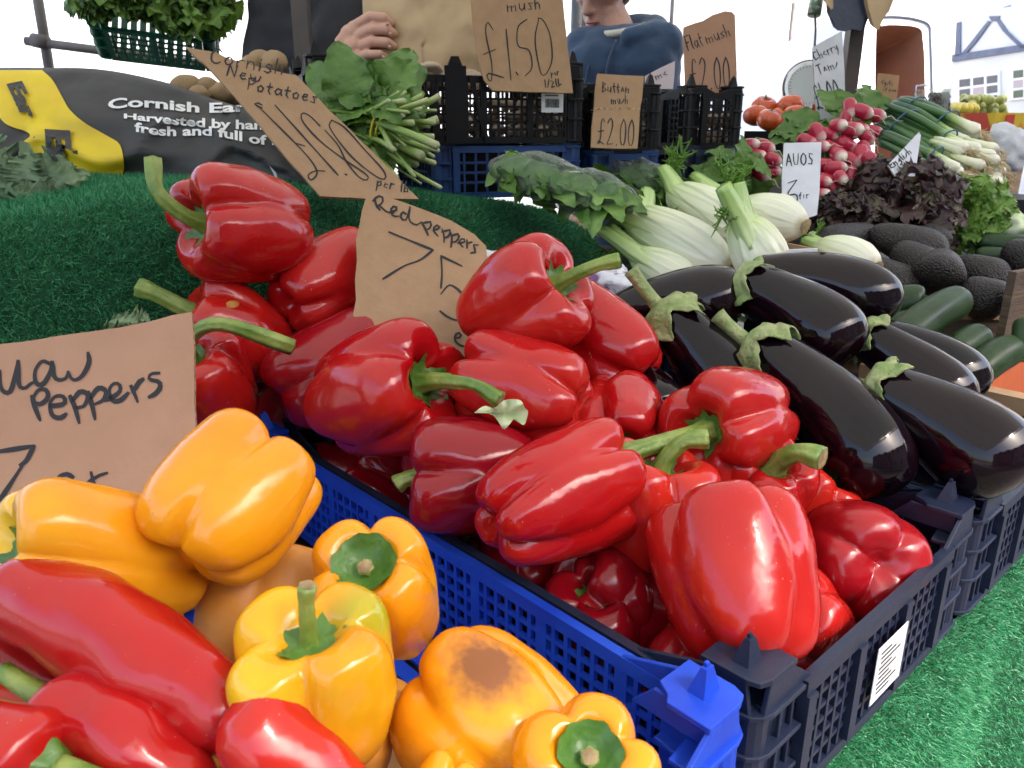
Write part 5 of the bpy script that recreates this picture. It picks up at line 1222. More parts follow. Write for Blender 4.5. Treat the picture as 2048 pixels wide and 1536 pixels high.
# ---------------------------------------------------------------- avocados, courgettes, their boxes
def mat_avo():
    m = mat('avocado_skin', (0.010, 0.007, 0.007), 0.42, (0.016, 0.012, 0.010), 14, spec=.4)
    N = m.node_tree.nodes; L = m.node_tree.links; tc = N.new('ShaderNodeTexCoord'); vz = N.new('ShaderNodeTexVoronoi'); vz.inputs['Scale'].default_value = 340
    L.new(tc.outputs['Object'], vz.inputs['Vector']); bp = N.new('ShaderNodeBump'); bp.inputs['Distance'].default_value = .0018; bp.invert = True
    L.new(vz.outputs['Distance'], bp.inputs['Height']); L.new(bp.outputs[0], N['Principled BSDF'].inputs['Normal']); return m
M['avo'] = mat_avo()
AVO = [(0, 0), (.02, .28), (.08, .50), (.2, .66), (.38, .82), (.58, .98), (.72, 1.0), (.85, .86), (.94, .60), (.985, .3), (1, 0)]
avos = [('avocado resting high against the red lettuce', (1735, 470), (1660, 495), .036, 1.30), ('avocado with a green tinge beside it, neck to the left', (1760, 470), (1850, 500), .036, 1.27), ('avocado leaning behind two others by the red lettuce', (1850, 462), (1872, 490), .030, 1.34),
        ('roundest avocado facing the courgettes', (1885, 520), (1872, 565), .0395, 1.17), ('avocado in the gap left of the roundest one', (1800, 500), (1842, 535), .035, 1.22), ('shaded avocado low beside the pale fennel bulb', (1740, 535), (1805, 575), .034, 1.20),
        ('avocado right of the roundest one', (1930, 530), (1985, 560), .033, 1.20), ('avocado at the front edge above the courgettes', (1935, 575), (1985, 605), .034, 1.13), ('avocado cut off by the right edge, upper one', (2020, 500), (2075, 530), .036, 1.23)]
for k, (lb, a_, c_, R, d) in enumerate(avos):
    spindle('avocado', lb, 'avocado', P(*a_, d + .03) + (P(*a_, d) - P(*c_, d)) * .25, P(*c_, d) - (P(*a_, d) - P(*c_, d)) * (.5 if k not in (3,) else .2), R, AVO, M['avo'], 70 + k, (0, 0, 0), 'avocados in the box', 36, 28, .05, part='skin')
def mat_courg():
    m = mat('courgette_skin', (0.008, 0.028, 0.006), 0.34, (0.018, 0.046, 0.012), 30, detail=6, spec=.38, speck=((.09, .14, .05), 190, .14), rvar=.2, bump=.0006, bscale=60); return m
M['courg'] = mat_courg()
CRG = [(0, .35), (.02, .6), (.06, .82), (.14, .93), (.4, 1.0), (.8, 1.0), (.92, .92), (.97, .7), (.99, .4), (1, 0)]
crg = [('courgette pointing up right with a pale sheen', (1790, 690, 1.02), (1925, 598, 1.10), .031), ('short dark courgette end behind the pale one', (1770, 620, 1.12), (1846, 606, 1.10), .030), ('courgette lying below the pale one to its right', (1880, 735, 1.02), (1965, 672, 1.06), .027),
       ('courgette at the front right of the orange box', (1940, 760, 1.00), (2030, 695, 1.03), .027), ('courgette end low behind the aubergines', (1770, 670, 1.08), (1840, 650, 1.08), .026), ('courgette standing at the right edge', (2044, 720, 1.02), (2052, 640, 1.03), .018)]
for k, (lb, a_, c_, R) in enumerate(crg):
    t, body, path, vv, ff = spindle('courgette', lb, 'courgette', P(*a_), P(*c_), R * .80, CRG, M['courg'], 90 + k, cam_vec((0, 1, 0)) * .006, 'courgettes in the orange box', 32, 30, .03, 8, .012, part='skin')
    obj('stalk_end', *tube_mesh(catmull([path[0] + (path[1] - path[0]) * .2, path[0] - (path[3] - path[0]) * .8], 5), np.linspace(R * .45, R * .36, 5), 10, True, .15, 5), M['stem'], t)
M['orange_box'] = mat('orange_printed_card', (0.52, 0.10, 0.015), 0.6, (0.45, 0.08, 0.012), 12, bump=.0005, bscale=80)
cb = thing('courgette_box', 'orange printed cardboard box holding the courgettes', 'box', T(1.25, -.4, -.43))
b = MB(); b.box(T(1.092, -.285, -.445), U * .34, -V * .004, (0, 0, .150)); b.build('panel', M['orange_box'], cb)
b = MB(); b.box(T(1.092, -.285, -.2945), U * .34, -V * .0045, (0, 0, .004)); b.build('cut_edge', M['card'], cb)
b = MB(); b.box(T(1.432, -.285, -.445), U * .004, -V * .33, (0, 0, .190)); b.build('panel', M['card'], cb)
b = MB(); b.box(T(1.092, -.612, -.445), U * .34, -V * .004, (0, 0, .215)); b.build('panel', M['card'], cb)
b = MB(); b.box(T(1.096, -.292, -.443), U * .33, -V * .31, (0, 0, .075)); b.build('box_floor', M['card'], cb)
b = MB(); b.box(T(1.0885, -.3, -.445), U * .003, -V * .31, (0, 0, .10)); b.build('panel', M['card'], cb)
for k, (x0, h) in enumerate(((.300, .010), (.312, .010))):
    b = MB(); b.box(T(1.092 + x0 - .10, -.2835, -.400), U * .006, V * .0006, (0, 0, .012)); b.build('print_mark', M['card'], cb)
ab_ = thing('avocado_box', 'brown cardboard box edge under the avocados', 'box', T(1.45, -.6, -.40))
FBA = frame_at(P(1735, 590, 1.16), -4)
b = MB(); b.box(FBA(-.02, 0, -.035), FBA(.36, 0, 0) - FBA(0, 0, 0), FBA(0, -.004, 0) - FBA(0, 0, 0), (0, 0, .030)); b.build('panel', M['card'], ab_)
b = MB(); b.box(FBA(-.02, -.006, -.075), FBA(.40, 0, 0) - FBA(0, 0, 0), FBA(0, -.30, 0) - FBA(0, 0, 0), (0, 0, .04)); b.build('box_floor', M['wood'], ab_)
bl = MB(); bl.box(P(2034, 545, 1.05), np.array([.05, .03, 0]), np.array([-.004, .012, 0]), (0, 0, -.26)); o = bl.build('side_board', M['wood']); tag(o, 'weathered brown board upright at the right edge by the courgettes', 'board')
cl_ = MB(); cl_.box(T(1.055, -.188, -.352), U * .026, -V * .25, (0, 0, .045)); o = cl_.build('card_liner', M['card']); tag(o, 'cardboard liner standing in the right side of the aubergine tray', 'cardboard')

# ---------------------------------------------------------------- lettuces, radishes, spring onions
FACE = -px_ray(1780, 430) / np.linalg.norm(px_ray(1780, 430))
head('red_lettuce', 'dark red frilly lettuce heaped behind the avocados', 'lettuce', P(1790, 435, 1.48), .125, ['red0', 'red1', 'red2'], 70, 1, 'lettuces', .85, (0, -.4, .2), -.3, 1, face=FACE, size=.85)
head('red_lettuce', 'second red lettuce lower left behind the fennel root plate', 'lettuce', P(1690, 450, 1.44), .080, ['red1', 'red0'], 40, 2, 'lettuces', .8, (0, -.4, .2), -.3, 1, face=FACE, size=.85)
head('green_lettuce', 'bright green frilly lettuce right of the red one', 'lettuce', P(1928, 428, 1.46), .068, ['lett0', 'lett1', 'lett2'], 40, 3, 'lettuces', 1.1, (.2, -.5, .1), -.7, .8, face=FACE, size=.9)
M['rad_root'] = mat_attr('radish_root', [(0, (.36, .008, .035)), (.62, (.42, .014, .05)), (.78, (.60, .32, .32)), (.86, (.70, .64, .54)), (1, (.68, .62, .48))], .3, coat=.2, nz=.12)
def rad_mesh(seed):
    rg = random.Random(seed); n, k = 16, 20; s = np.linspace(0, 1, k)
    r = np.interp(s, [0, .03, .12, .3, .55, .75, .88, .95, 1], [.1, .5, .85, 1, .98, .85, .58, .2, .06])
    path = np.c_[np.sin(s * 2 + seed) * .12, s * 3.2, np.cos(s * 3 + seed) * .1]
    v, f = tube_mesh(path, r, n); tail = catmull([path[-1], path[-1] + [.2, .5, .1], path[-1] + [-.1, 1.2, -.3], path[-1] + [.4, 1.9, -.8]], 8)
    v2, f2 = tube_mesh(tail, np.linspace(.07, .02, 8), 5); vv = np.vstack([v, v2]); ff = list(f) + [tuple(i + len(v) for i in q) for q in f2]
    me = mesh_from('radish', vv, ff, M['rad_root']); a = me.attributes.new('t', 'FLOAT', 'POINT'); a.data.foreach_set('value', np.r_[np.repeat(s, n), np.ones(len(v2))].astype(np.float32)); return me
RAD = [rad_mesh(k) for k in range(4)]
def radish_bunch(label, spots, d, aim, seed, leaves, leafdir, n_extra=0):
    c = P(np.mean([q[0] for q in spots]), np.mean([q[1] for q in spots]), d + .03)
    t = thing('radish_bunch', label, 'radishes', c, 'radish bunches'); rg = random.Random(seed)
    for (x, y) in spots:
        tip = P(x, y, d + rg.uniform(-.012, .015)); dr = cam_vec((aim[0] + .5 + rg.uniform(-.8, .5), aim[1] + rg.uniform(-.5, .5), aim[2] * .35 + rg.uniform(-.3, .3)))
        place(RAD[rg.randrange(4)], 'radish', t, tip - dr * .022, dr, (rg.uniform(-1, 1), rg.uniform(-1, 1), 1), .0138 * rg.uniform(.85, 1.15))
    for k in range(leaves):
        place(LEAF['rad%d' % (k % 3)], 'leaf', t, c + cam_vec((0, 0, -1)) * .02 + RIGHT * rg.uniform(-.05, .05) + UPV * rg.uniform(-.03, .04), cam_vec((leafdir[0] + rg.uniform(-.7, .7), leafdir[1] + rg.uniform(-.5, .5), rg.uniform(-.5, .3))), cam_vec((rg.uniform(-.5, .5), .5, .9)), rg.uniform(.6, 1.0))
def cluster(cx, cy, rx, ry, n, seed, mind=24):
    rg = random.Random(seed); out = []
    for _ in range(4000):
        a, r = rg.uniform(0, 6.28), math.sqrt(rg.random()); p = (cx + rx * r * math.cos(a), cy + ry * r * math.sin(a))
        if all((p[0] - q[0]) ** 2 + (p[1] - q[1]) ** 2 > mind ** 2 for q in out): out.append(p)
        if len(out) >= n: break
    return out
radish_bunch('top bunch of pink and white radishes in front of the metal post', cluster(1722, 240, 44, 34, 20, 1), 1.62, (.25, -.6, .6), 1, 8, (-.3, .9))
radish_bunch('middle bunch of radishes above the AVOS card', cluster(1676, 285, 62, 34, 22, 2), 1.57, (.1, -.5, .7), 2, 14, (-.6, .6))
radish_bunch('left bunch of radishes with leaves left of the AVOS card', cluster(1522, 318, 30, 42, 13, 3, 22), 1.53, (.3, -.4, .7), 3, 12, (-.8, -.3))
radish_bunch('right bunch of radishes hanging beside the English card', cluster(1700, 340, 56, 40, 22, 4), 1.53, (.15, -.5, .7), 4, 10, (.7, .1))
radish_bunch('lowest bunch of radishes just right of the AVOS card', cluster(1672, 378, 42, 22, 13, 5, 22), 1.50, (.2, -.4, .7), 5, 4, (-.3, .3))
t = thing('leafy_herb', 'bunch of dark radish greens by the blue crate left of the radishes', 'greens', P(1450, 370, 1.50)); rg = random.Random(12)
for k in range(26): place(LEAF['rad%d' % (k % 3)], 'leaf', t, P(rg.uniform(1420, 1500), rg.uniform(315, 365), 1.50 + rg.uniform(-.02, .04)), cam_vec((rg.uniform(-1, .6), rg.uniform(-.6, .8), rg.uniform(-.2, .5))), cam_vec((rg.uniform(-.4, .4), .6, .8)), rg.uniform(.4, .7))
M['onion'] = mat_attr('spring_onion', [(0, (.60, .52, .36)), (.03, (.74, .72, .58)), (.16, (.70, .72, .50)), (.30, (.36, .48, .16)), (.42, (.06, .15, .035)), (1, (.022, .075, .03))], .3, coat=.1, nz=.05)
M['rootlet'] = mat('onion_rootlets', (0.46, 0.34, 0.19), 0.9, (0.6, 0.48, 0.3), 60)
M['blueband'] = mat('blue_rubber_band', (0.03, 0.12, 0.2), 0.5)
def onions(label, rows, seed, bands):
    """rows: list of (bulb px, bulb d, top px, top d)"""
    t = thing('spring_onion_bunch', label, 'spring onions', P(*rows[0][0], rows[0][1]), 'spring onion bunches'); rg = random.Random(seed)
    for (a_, da, c_, dc) in rows:
        p0, p1 = P(*a_, da), P(*c_, dc); k = 22; s = np.linspace(0, 1, k)
        pts = catmull([p0, p0 + (p1 - p0) * .3 + UPV * .004 + rg.uniform(-.003, .003) * TOW, p0 + (p1 - p0) * .65 + UPV * rg.uniform(-.002, .010), p1], k)
        rad = np.interp(s, [0, .02, .06, .14, .3, .6, .92, 1], [.003, .0085, .0110, .0085, .0075, .0085, .007, .003]) * rg.uniform(.9, 1.15)
        o = obj('stalk', *tube_mesh(pts, rad, 12), M['onion'], t); set_attr(o, np.repeat(s, 12))
        mb = MB(); ax = (p0 - p1) / np.linalg.norm(p0 - p1)
        for q in range(16):
            e = ax * rg.uniform(.018, .034) + np.array([rg.gauss(0, 1), rg.gauss(0, 1), rg.gauss(0, 1) - .6]) * .009
            mb.tube(catmull([p0, p0 + e * .5 + ax * .003, p0 + e], 5), [.0009, .0008, .0007, .0006, .0004], 4)
        mb.build('roots', M['rootlet'], o)
    for f in bands:
        cs = np.array([P(*a_, da) + (P(*c_, dc) - P(*a_, da)) * f for (a_, da, c_, dc) in rows]); c = cs.mean(0)
        r1 = np.abs((cs - c) @ UPV).max() + .010; ax = (P(*rows[0][0], rows[0][1]) - P(*rows[0][2], rows[0][3])); ax /= np.linalg.norm(ax); Bc = basis(ax)
        w = np.cross(ax, TOW); w /= np.linalg.norm(w); dep = np.cross(ax, w); r1 = np.abs((cs - c) @ w).max() + .010; r2 = np.abs((cs - c) @ dep).max() + .011
        obj('rubber_band', *tube_mesh([c + w * r1 * math.cos(a) + dep * r2 * math.sin(a) for a in np.linspace(0, 2 * math.pi, 25)], .0018, 6, False), M['blueband'], t)
def onion_rows(b0, b1, t0, t1, db, dt, n, seed):
    rg = random.Random(seed); rows = []
    for k in range(n):
        f = k / max(1, n - 1) + rg.uniform(-.04, .04); z = rg.choice((0, .018, -.016))
        rows.append(((b0[0] + (b1[0] - b0[0]) * f + rg.uniform(-12, 12), b0[1] + (b1[1] - b0[1]) * f + rg.uniform(-5, 5)), db + z, (t0[0] + (t1[0] - t0[0]) * f, t0[1] + (t1[1] - t0[1]) * f), dt + z))
    return rows
onions('upper bunch of spring onions with blue bands, roots to the right', onion_rows((1965, 262), (1940, 300), (1800, 196), (1770, 212), 1.62, 1.78, 10, 1), 1, (.35, .75))
onions('middle bunch of spring onions below the upper one', onion_rows((1950, 305), (1925, 345), (1765, 205), (1748, 245), 1.56, 1.70, 11, 2), 2, (.3, .72))
onions('lower bunch of spring onions with white bulbs above the green lettuce', onion_rows((1935, 345), (1890, 350), (1762, 262), (1756, 286), 1.52, 1.62, 8, 3), 3, (.3,))
t = thing('onion_roots', 'hanging tangle of pale spring onion bulbs and roots at the right', 'spring onions', P(1960, 380, 1.56), 'spring onion bunches')
rg = random.Random(31); mb = MB()
for k in range(26):
    p = P(rg.uniform(1930, 2015), rg.uniform(295, 372), 1.54 + rg.uniform(-.01, .04)); o_ = obj('bulb', *tube_mesh(catmull([p, p + cam_vec((-.8, .4, -.3)) * .03, p + cam_vec((-.8, .5, -.5)) * .07], 9), [.003, .0095, .0105, .009, .008, .0075, .007, .006, .004], 12), M['onion'], t); set_attr(o_, np.repeat(np.linspace(0, .25, 9), 12))
    for q in range(12): mb.tube(catmull([p, p + np.array([rg.uniform(-.01, .022), rg.uniform(-.01, .01), rg.uniform(-.01, -.004)]), p + np.array([rg.uniform(-.005, .026), rg.uniform(-.012, .012), rg.uniform(-.036, -.012)])], 5), [.001, .0009, .0008, .0006, .0004], 4)
mb.build('roots', M['rootlet'], t)

# ---------------------------------------------------------------- tomatoes, scales, far produce
M['tomato'] = mat('tomato_skin', (0.50, 0.055, 0.012), 0.25, (0.58, 0.11, 0.02), 8, coat=.3)
def tomato_mesh(seed):
    pr = catmull([(0, .62), (.2, .66), (.6, .74), (.95, .35), (1.0, -.1), (.8, -.55), (.4, -.75), (0, -.78)], 20); n = 28; v = []
    for r, z in pr:
        for j in range(n):
            a = 2 * math.pi * j / n; w = 1 + .045 * math.cos(5 * a + seed) * (.4 + abs(z)); v.append((max(r, 0) * w * math.cos(a), max(r, 0) * w * math.sin(a), z))
    return mesh_from('tomato', v, grid_faces(20, n, False, True), M['tomato'])
TOM = [tomato_mesh(k) for k in range(3)]
tl = [('large tomato on top of the pile beside the scales', 1580, 215, 2.0, .036), ('tomato with green top left of the large one', 1528, 215, 2.03, .034), ('tomato at the left end of the pile', 1512, 232, 1.98, .032), ('tomato below the large one', 1592, 236, 1.94, .034), ('tomato at the front of the pile', 1540, 242, 1.93, .034), ('paler tomato between the front ones', 1562, 238, 1.98, .032)]
for k, (lb, x, y, d, r) in enumerate(tl):
    t = thing('tomato', lb, 'tomato', P(x, y, d), 'tomatoes in the black box')
    o = link(bpy.data.objects.new('fruit', TOM[k % 3])); o.parent = t; o.scale = (r, r, r * .9); o.rotation_euler = (rg.uniform(-.5, .5), rg.uniform(-.5, .5), k)
    mb = MB(); c0 = P(x, y, d) + np.array([0, 0, r * .60])
    for q in range(5):
        a = q * 1.257 + k; e = np.array([math.cos(a), math.sin(a), .1]); w = np.array([-math.sin(a), math.cos(a), 0]); mb.add([c0 + e * .004 + w * .003, c0 + e * .004 - w * .003, c0 + e * .024 + np.array([0, 0, .004])], [(0, 1, 2)])
    mb.tube([c0, c0 + np.array([.003, 0, .010])], [.002, .0025], 6); mb.build('calyx', M['calyx'], t)
tbx = thing('tomato_box', 'black open box under the tomatoes', 'box', P(1540, 262, 1.95)); FT = frame_at(P(1490, 262, 1.90), 4)
b = MB(); b.box(FT(0, 0, 0), FT(.165, 0, 0) - FT(0, 0, 0), FT(0, -.004, 0) - FT(0, 0, 0), (0, 0, -.07)); b.build('panel', M['black'], tbx)
b = MB(); b.box(FT(0, -.004, -.03), FT(.165, 0, 0) - FT(0, 0, 0), FT(0, -.20, 0) - FT(0, 0, 0), (0, 0, -.02)); b.build('box_floor', M['black'], tbx)
b = MB(); b.box(FT(.165, 0, 0), FT(.004, 0, 0) - FT(0, 0, 0), FT(0, -.2, 0) - FT(0, 0, 0), (0, 0, -.05)); b.build('panel', M['card'], tbx)
M['maroon'] = mat('maroon_enamel', (0.09, 0.012, 0.014), 0.25, coat=.5)
M['cream'] = mat('dial_face', (0.62, 0.68, 0.68), 0.35)
sc_ = thing('weighing_scales', 'maroon weighing scales with round dial behind the tomatoes', 'scales', P(1605, 230, 2.2)); c0 = P(1612, 178, 2.2)
def disc(c, ax, r, th, n=40, r2=None):
    Bc = basis(ax); a = np.linspace(0, 2 * math.pi, n, endpoint=False); ring = np.outer(np.cos(a), Bc[0]) + np.outer(np.sin(a), Bc[1])
    v = np.vstack([c + ring * r, c + ring * (r2 or r) + Bc[2] * th]); return v, [tuple(range(n))[::-1], tuple(range(n, 2 * n))] + [(i, (i + 1) % n, (i + 1) % n + n, i + n) for i in range(n)]
fd = np.array([-.25, -.95, .12])
obj('housing', *disc(c0, fd, .070, .05, r2=.068), M['maroon'], sc_, smooth=False)
obj('bezel', *disc(c0 + fd * .05, fd, .066, .006, r2=.062), mat('chrome', (.6, .6, .6), .2, metal=1.0), sc_, smooth=False)
obj('dial', *disc(c0 + fd * .0565, fd, .054, .002), M['cream'], sc_, smooth=False)
mb = MB(); Bd = basis(fd)
for k in range(36):
    a = k / 36 * 6.283; e = Bd[0] * math.cos(a) + Bd[1] * math.sin(a); w = np.cross(Bd[2], e); q = c0 + fd * .0592
    mb.add([q + e * .046 + w * .0006, q + e * .046 - w * .0006, q + e * .051 - w * .0006, q + e * .051 + w * .0006], [(0, 1, 2, 3)])
mb.build('graduations', M['ink'], sc_)
mb = MB(); mb.box(c0 + np.array([-.05, -.03, -.125]), (.12, 0, 0), (0, .10, 0), (0, 0, .06)); mb.build('base', M['maroon'], sc_)
mb = MB(); mb.box(c0 + np.array([.0, -.066, -.072]), (.032, 0, 0), (0, .006, 0), (0, 0, .03)); mb.build('price_plate', mat('red_plate', (.5, .05, .03), .5), sc_)
# bananas, grapes, dark punnet, boxes of the far counter
M['banana'] = mat('banana_skin', (0.62, 0.46, 0.03), 0.45, (0.50, 0.46, 0.05), 10)
t = thing('banana_hand', 'hand of yellow bananas on the far counter', 'bananas', P(1910, 222, 2.5))
for k in range(6):
    a = P(1928, 206, 2.5) ; e = P(1888 + 10 * k, 224 + 3 * (k % 2), 2.46 + .01 * k); m_ = (a + e) / 2 + cam_vec((-.5 + .25 * k, -.2, .4)) * .025
    obj('banana', *tube_mesh(catmull([a, m_, e], 12), np.interp(np.linspace(0, 1, 12), [0, .15, .3, .8, .95, 1], [.004, .006, .014, .014, .008, .004]), 8), M['banana'], t)
obj('crown', *tube_mesh([P(1926, 200, 2.5), P(1930, 208, 2.5)], [.008, .012], 8), mat('banana_crown', (.07, .05, .02), .7), t)
M['grape'] = mat('green_grape', (0.36, 0.42, 0.10), 0.3, (0.50, 0.52, 0.18), 12, transl=.2)
gm = blob_mesh('grape', M['grape'], 1, 1, 1, 1.2, .02, 2)
t = thing('grape_bunch', 'pile of pale green grapes on the far counter', 'grapes', P(1965, 222, 2.6)); rg = random.Random(4)
for k in range(90):
    p = P(rg.uniform(1925, 2010), rg.uniform(196, 226), 2.6 + rg.uniform(-.06, .08)); o = link(bpy.data.objects.new('grape', gm)); o.parent = t; o.location = Vector(p - ROOTLOC[t.name]); s = rg.uniform(.010, .014); o.scale = (s, s, s)
M['dark_punnet'] = mat('dark_grapes', (0.035, 0.012, 0.018), 0.3, (0.07, 0.02, 0.025), 30, coat=.2)
t = thing('fruit_punnet', 'clear punnet of dark red grapes standing on the far counter', 'punnet', P(1878, 215, 2.4)); dm = blob_mesh('grape', M['dark_punnet'], 2, 1, 1, 1.1, .03, 2)
for k in range(48):
    o = link(bpy.data.objects.new('grape', dm)); o.parent = t; o.location = Vector(P(1862 + 6.5 * (k % 6) + rg.uniform(-2, 2), 190 + 4.4 * (k // 6) + rg.uniform(-2, 2), 2.4 + rg.uniform(-.02, .02)) - ROOTLOC[t.name]); s = .0085; o.scale = (s, s, s)
FP = frame_at(P(1858, 218, 2.36), 10); b = MB(); b.box(FP(0, 0, 0), FP(.064, 0, 0) - FP(0, 0, 0), FP(0, -.08, 0) - FP(0, 0, 0), (0, 0, .058)); b.build('plastic_box', M['film'], t)
ct = thing('far_counter', 'far stall counter with boxes at the right behind the spring onions', 'counter', P(2000, 300, 2.6)); FC = frame_at(P(1800, 236, 2.55), 18)
b = MB(); b.box(FC(0, .05, -.02), FC(1.6, 0, 0) - FC(0, 0, 0), FC(0, -.5, 0) - FC(0, 0, 0), (0, 0, -.03)); b.build('counter_top', M['wood'], ct)
for k in range(4):
    b = MB(); b.box(FC(.03 + .5 * k, 0, -.052), FC(.05, 0, 0) - FC(0, 0, 0), FC(0, -.05, 0) - FC(0, 0, 0), (0, 0, -1.20)); b.build('leg', M['wood'], ct)
M['yellow_card'] = mat('red_yellow_box', (0.62, 0.42, 0.02), 0.6, (0.50, 0.05, 0.02), 9, mixlo=.48, mixhi=.52, detail=1)
rb = thing('printed_box', 'red and yellow printed fruit box at the right edge', 'box', P(2000, 260, 2.0)); FR = frame_at(P(1985, 262, 2.0), 20)
b = MB(); b.box(FR(0, 0, 0), FR(.2, 0, 0) - FR(0, 0, 0), FR(0, -.2, 0) - FR(0, 0, 0), (0, 0, .045)); b.build('carton', M['yellow_card'], rb)
bw = MB(); bw.box(FR(.035, .003, .004), FR(.03, 0, 0) - FR(0, 0, 0), FR(0, .001, 0) - FR(0, 0, 0), (0, 0, .036)); bw.build('panel_print', mat('red_print', (.5, .04, .02), .6), rb)
M['bagwhite'] = mat('white_plastic_bag', (0.70, 0.72, 0.75), 0.4, (0.6, 0.62, 0.66), 18, bump=.004, bscale=30, transl=.25)
def crumple(name, label, cat, c, sx, sy, sz, m, seed, lump=.35):
    me = blob_mesh('bag', m, seed, 1, 1, 1, lump, 4)
    for q in me.vertices:
        co = q.co; f = 1 + .25 * noise.noise(co * 2.6 + Vector((seed, 2, 1))) + .12 * abs(noise.noise(co * 6 + Vector((seed, 7, 1)))); q.co = Vector((co.x * sx * f, co.y * sy * f, co.z * sz * f))
    o = link(bpy.data.objects.new(name, me)); o.location = Vector(c); return tag(o, label, cat)
crumple('plastic_bag', 'crumpled white plastic bag behind the spring onion roots', 'bag', P(2010, 300, 1.85), .055, .05, .055, M['bagwhite'], 4)
M['cabbage'] = mat('pale_cabbage', (0.48, 0.58, 0.32), 0.4, (0.6, 0.66, 0.46), 10, transl=.1)
crumple('cabbage', 'pale green wrapped cabbage at the right edge by the cucumbers', 'cabbage', P(2020, 455, 1.45), .045, .04, .030, M['cabbage'], 6, .15)
for k, (lb, a_, c_, R) in enumerate([('long cucumber lying behind the avocados at the right edge', (1950, 482, 1.42), (2100, 500, 1.36), .020), ('second cucumber below it in shade', (1950, 508, 1.38), (2080, 520, 1.34), .016)]):
    spindle('cucumber', lb, 'cucumber', P(*a_), P(*c_), R, CRG, M['courg'], 120 + k, (0, 0, 0), 'cucumbers', 24, 20, .02, part='skin')
FK = frame_at(P(1960, 402, 1.62), 16); b = MB(); b.box(FK(0, 0, 0), FK(.25, 0, 0) - FK(0, 0, 0), FK(0, -.2, 0) - FK(0, 0, 0), (0, 0, -.05)); o = b.build('black_box', M['black']); tag(o, 'black plastic box at the right edge below the onion roots', 'box')
# purple printed wrapper behind the heap
M['wrap'] = mat('purple_wrapper', (0.55, 0.57, 0.62), 0.25, (0.12, 0.03, 0.16), 38, bump=.003, bscale=60, mixlo=.46, mixhi=.56, coat=.4)
crumple('sweet_bag', 'purple and white crinkled wrapper behind the sign and top pepper', 'bag', P(1010, 560, 1.0), .045, .03, .035, M['wrap'], 8)
crumple('sweet_bag', 'grey purple plastic wrapper left of the first aubergine', 'bag', P(1215, 580, .985), .048, .03, .028, M['wrap'], 9)
# risers that carry the right hand produce
rs = thing('display_riser', 'dark stepped boxes under the lettuce, radishes and fennel', 'riser', T(1.2, -.9, -.435))
for (u0, u1, v0, v1, zt) in ((.80, 1.30, -1.15, -.80, -.235), (1.10, 1.52, -.95, -.63, -.27), (1.30, 1.9, -1.1, -.96, -.10), (1.44, 2.1, -.94, -.30, -.26)):
    b = MB(); b.box(T(u0, v0, -.44), U * (u1 - u0), V * (v1 - v0), (0, 0, zt + .44)); b.build('riser_box', M['black'], rs)

# ---------------------------------------------------------------- hanging lettuce crate, posts, canopy
gA_, gB_, gD_ = P(172, 52, 1.66), P(432, 86, 1.74), P(106, 98, 1.74)      # lower rim corners and a floor corner of the tipped crate
gu = gB_ - gA_; wl = float(np.linalg.norm(gu)); gu /= wl
gz = gA_ - gD_; gz -= gu * np.dot(gz, gu); ch = float(np.linalg.norm(gz)); gz /= ch; gv = np.cross(gz, gu)
if gv[2] > 0: gv = -gv                                                   # local v runs down the crate face
gl = tray('plastic_crate', 'green plastic crate of lettuce tipped towards the viewer at the top left', lambda u, v, z: np.array([u, v, z], float), 0, wl, -.40, 0, .13, .13, M['green_plastic'], rows=5, pitch=.016, tw=.03, tall=.004)
Mx = Matrix(((gu[0], gv[0], gz[0], 0), (gu[1], gv[1], gz[1], 0), (gu[2], gv[2], gz[2], 0), (0, 0, 0, 1)))
org = gA_ - gz * .13
def GL_(u, v, z): return org + gu * u + gv * v + gz * z
gl.matrix_world = Matrix.Translation(Vector(org)) @ Mx @ Matrix.Translation(gl.location)
rg = random.Random(3)
for k, (u, v, lb) in enumerate(((.09, -.06, 'left'), (.18, -.09, 'middle'), (.27, -.05, 'right'))):
    c = GL_(wl * u / .34, v, .15)
    head('green_lettuce', 'frilly green lettuce at the %s of the tipped green crate at the top left' % lb, 'lettuce', c, .105, ['lett0', 'dlett0', 'dlett1', 'lett1', 'dlett2'], 60, 20 + k, 'lettuces in the tipped crate', 1.0, tuple(gz * 1.8), -.8, .9, face=-px_ray(270, 40), size=.85)
M['steel'] = mat('brown_steel_post', (0.055, 0.045, 0.042), 0.5, (0.09, 0.07, 0.06), 14, bump=.0008, bscale=60, rvar=.2)
M['greypole'] = mat('grey_steel_tube', (0.16, 0.15, 0.15), 0.45, (0.10, 0.085, 0.08), 14, rvar=.2)
def post(label, x0, y0, x1, y1, d, w, m, rnd=False):
    a, c = P(x0, y0, d), P(x1, y1, d); dr = (c - a) / (c - a)[2]          # line through both spots, ground to canopy
    p0 = a + dr * (0.0 - a[2]); p1 = a + dr * (2.33 - a[2]); p1[:2] = a[:2] * .75 + p1[:2] * .25; p0[:2] = c[:2]
    t = thing('stall_post', label, 'post', p0, 'stall frame posts'); mb = MB()
    if rnd: mb.tube([p0, a, p1], w / 2, 16); mb.build('tube', m, t, smooth=True)
    else:
        mb.prism([p0 + np.array(q) * w / 2 for q in ((-1, -1, 0), (1, -1, 0), (1, 1, 0), (-1, 1, 0))], p1 - p0); mb.build('upright', m, t)
    mb = MB(); mb.box(p0 + np.array([-.05, -.05, 0.001]), (.1, 0, 0), (0, .1, 0), (0, 0, .006)); mb.build('foot_plate', m, t)
    return t
pl = post('round grey stall post at the top left behind the lettuce crate', 76, 0, 87, 130, 2.2, .028, M['greypole'], True)
mb = MB(); mb.tube([P(52, 82, 2.19), P(140, 93, 2.19), P(420, 130, 2.25)], .012, 12); mb.build('cross_rail', M['greypole'], pl, smooth=True)
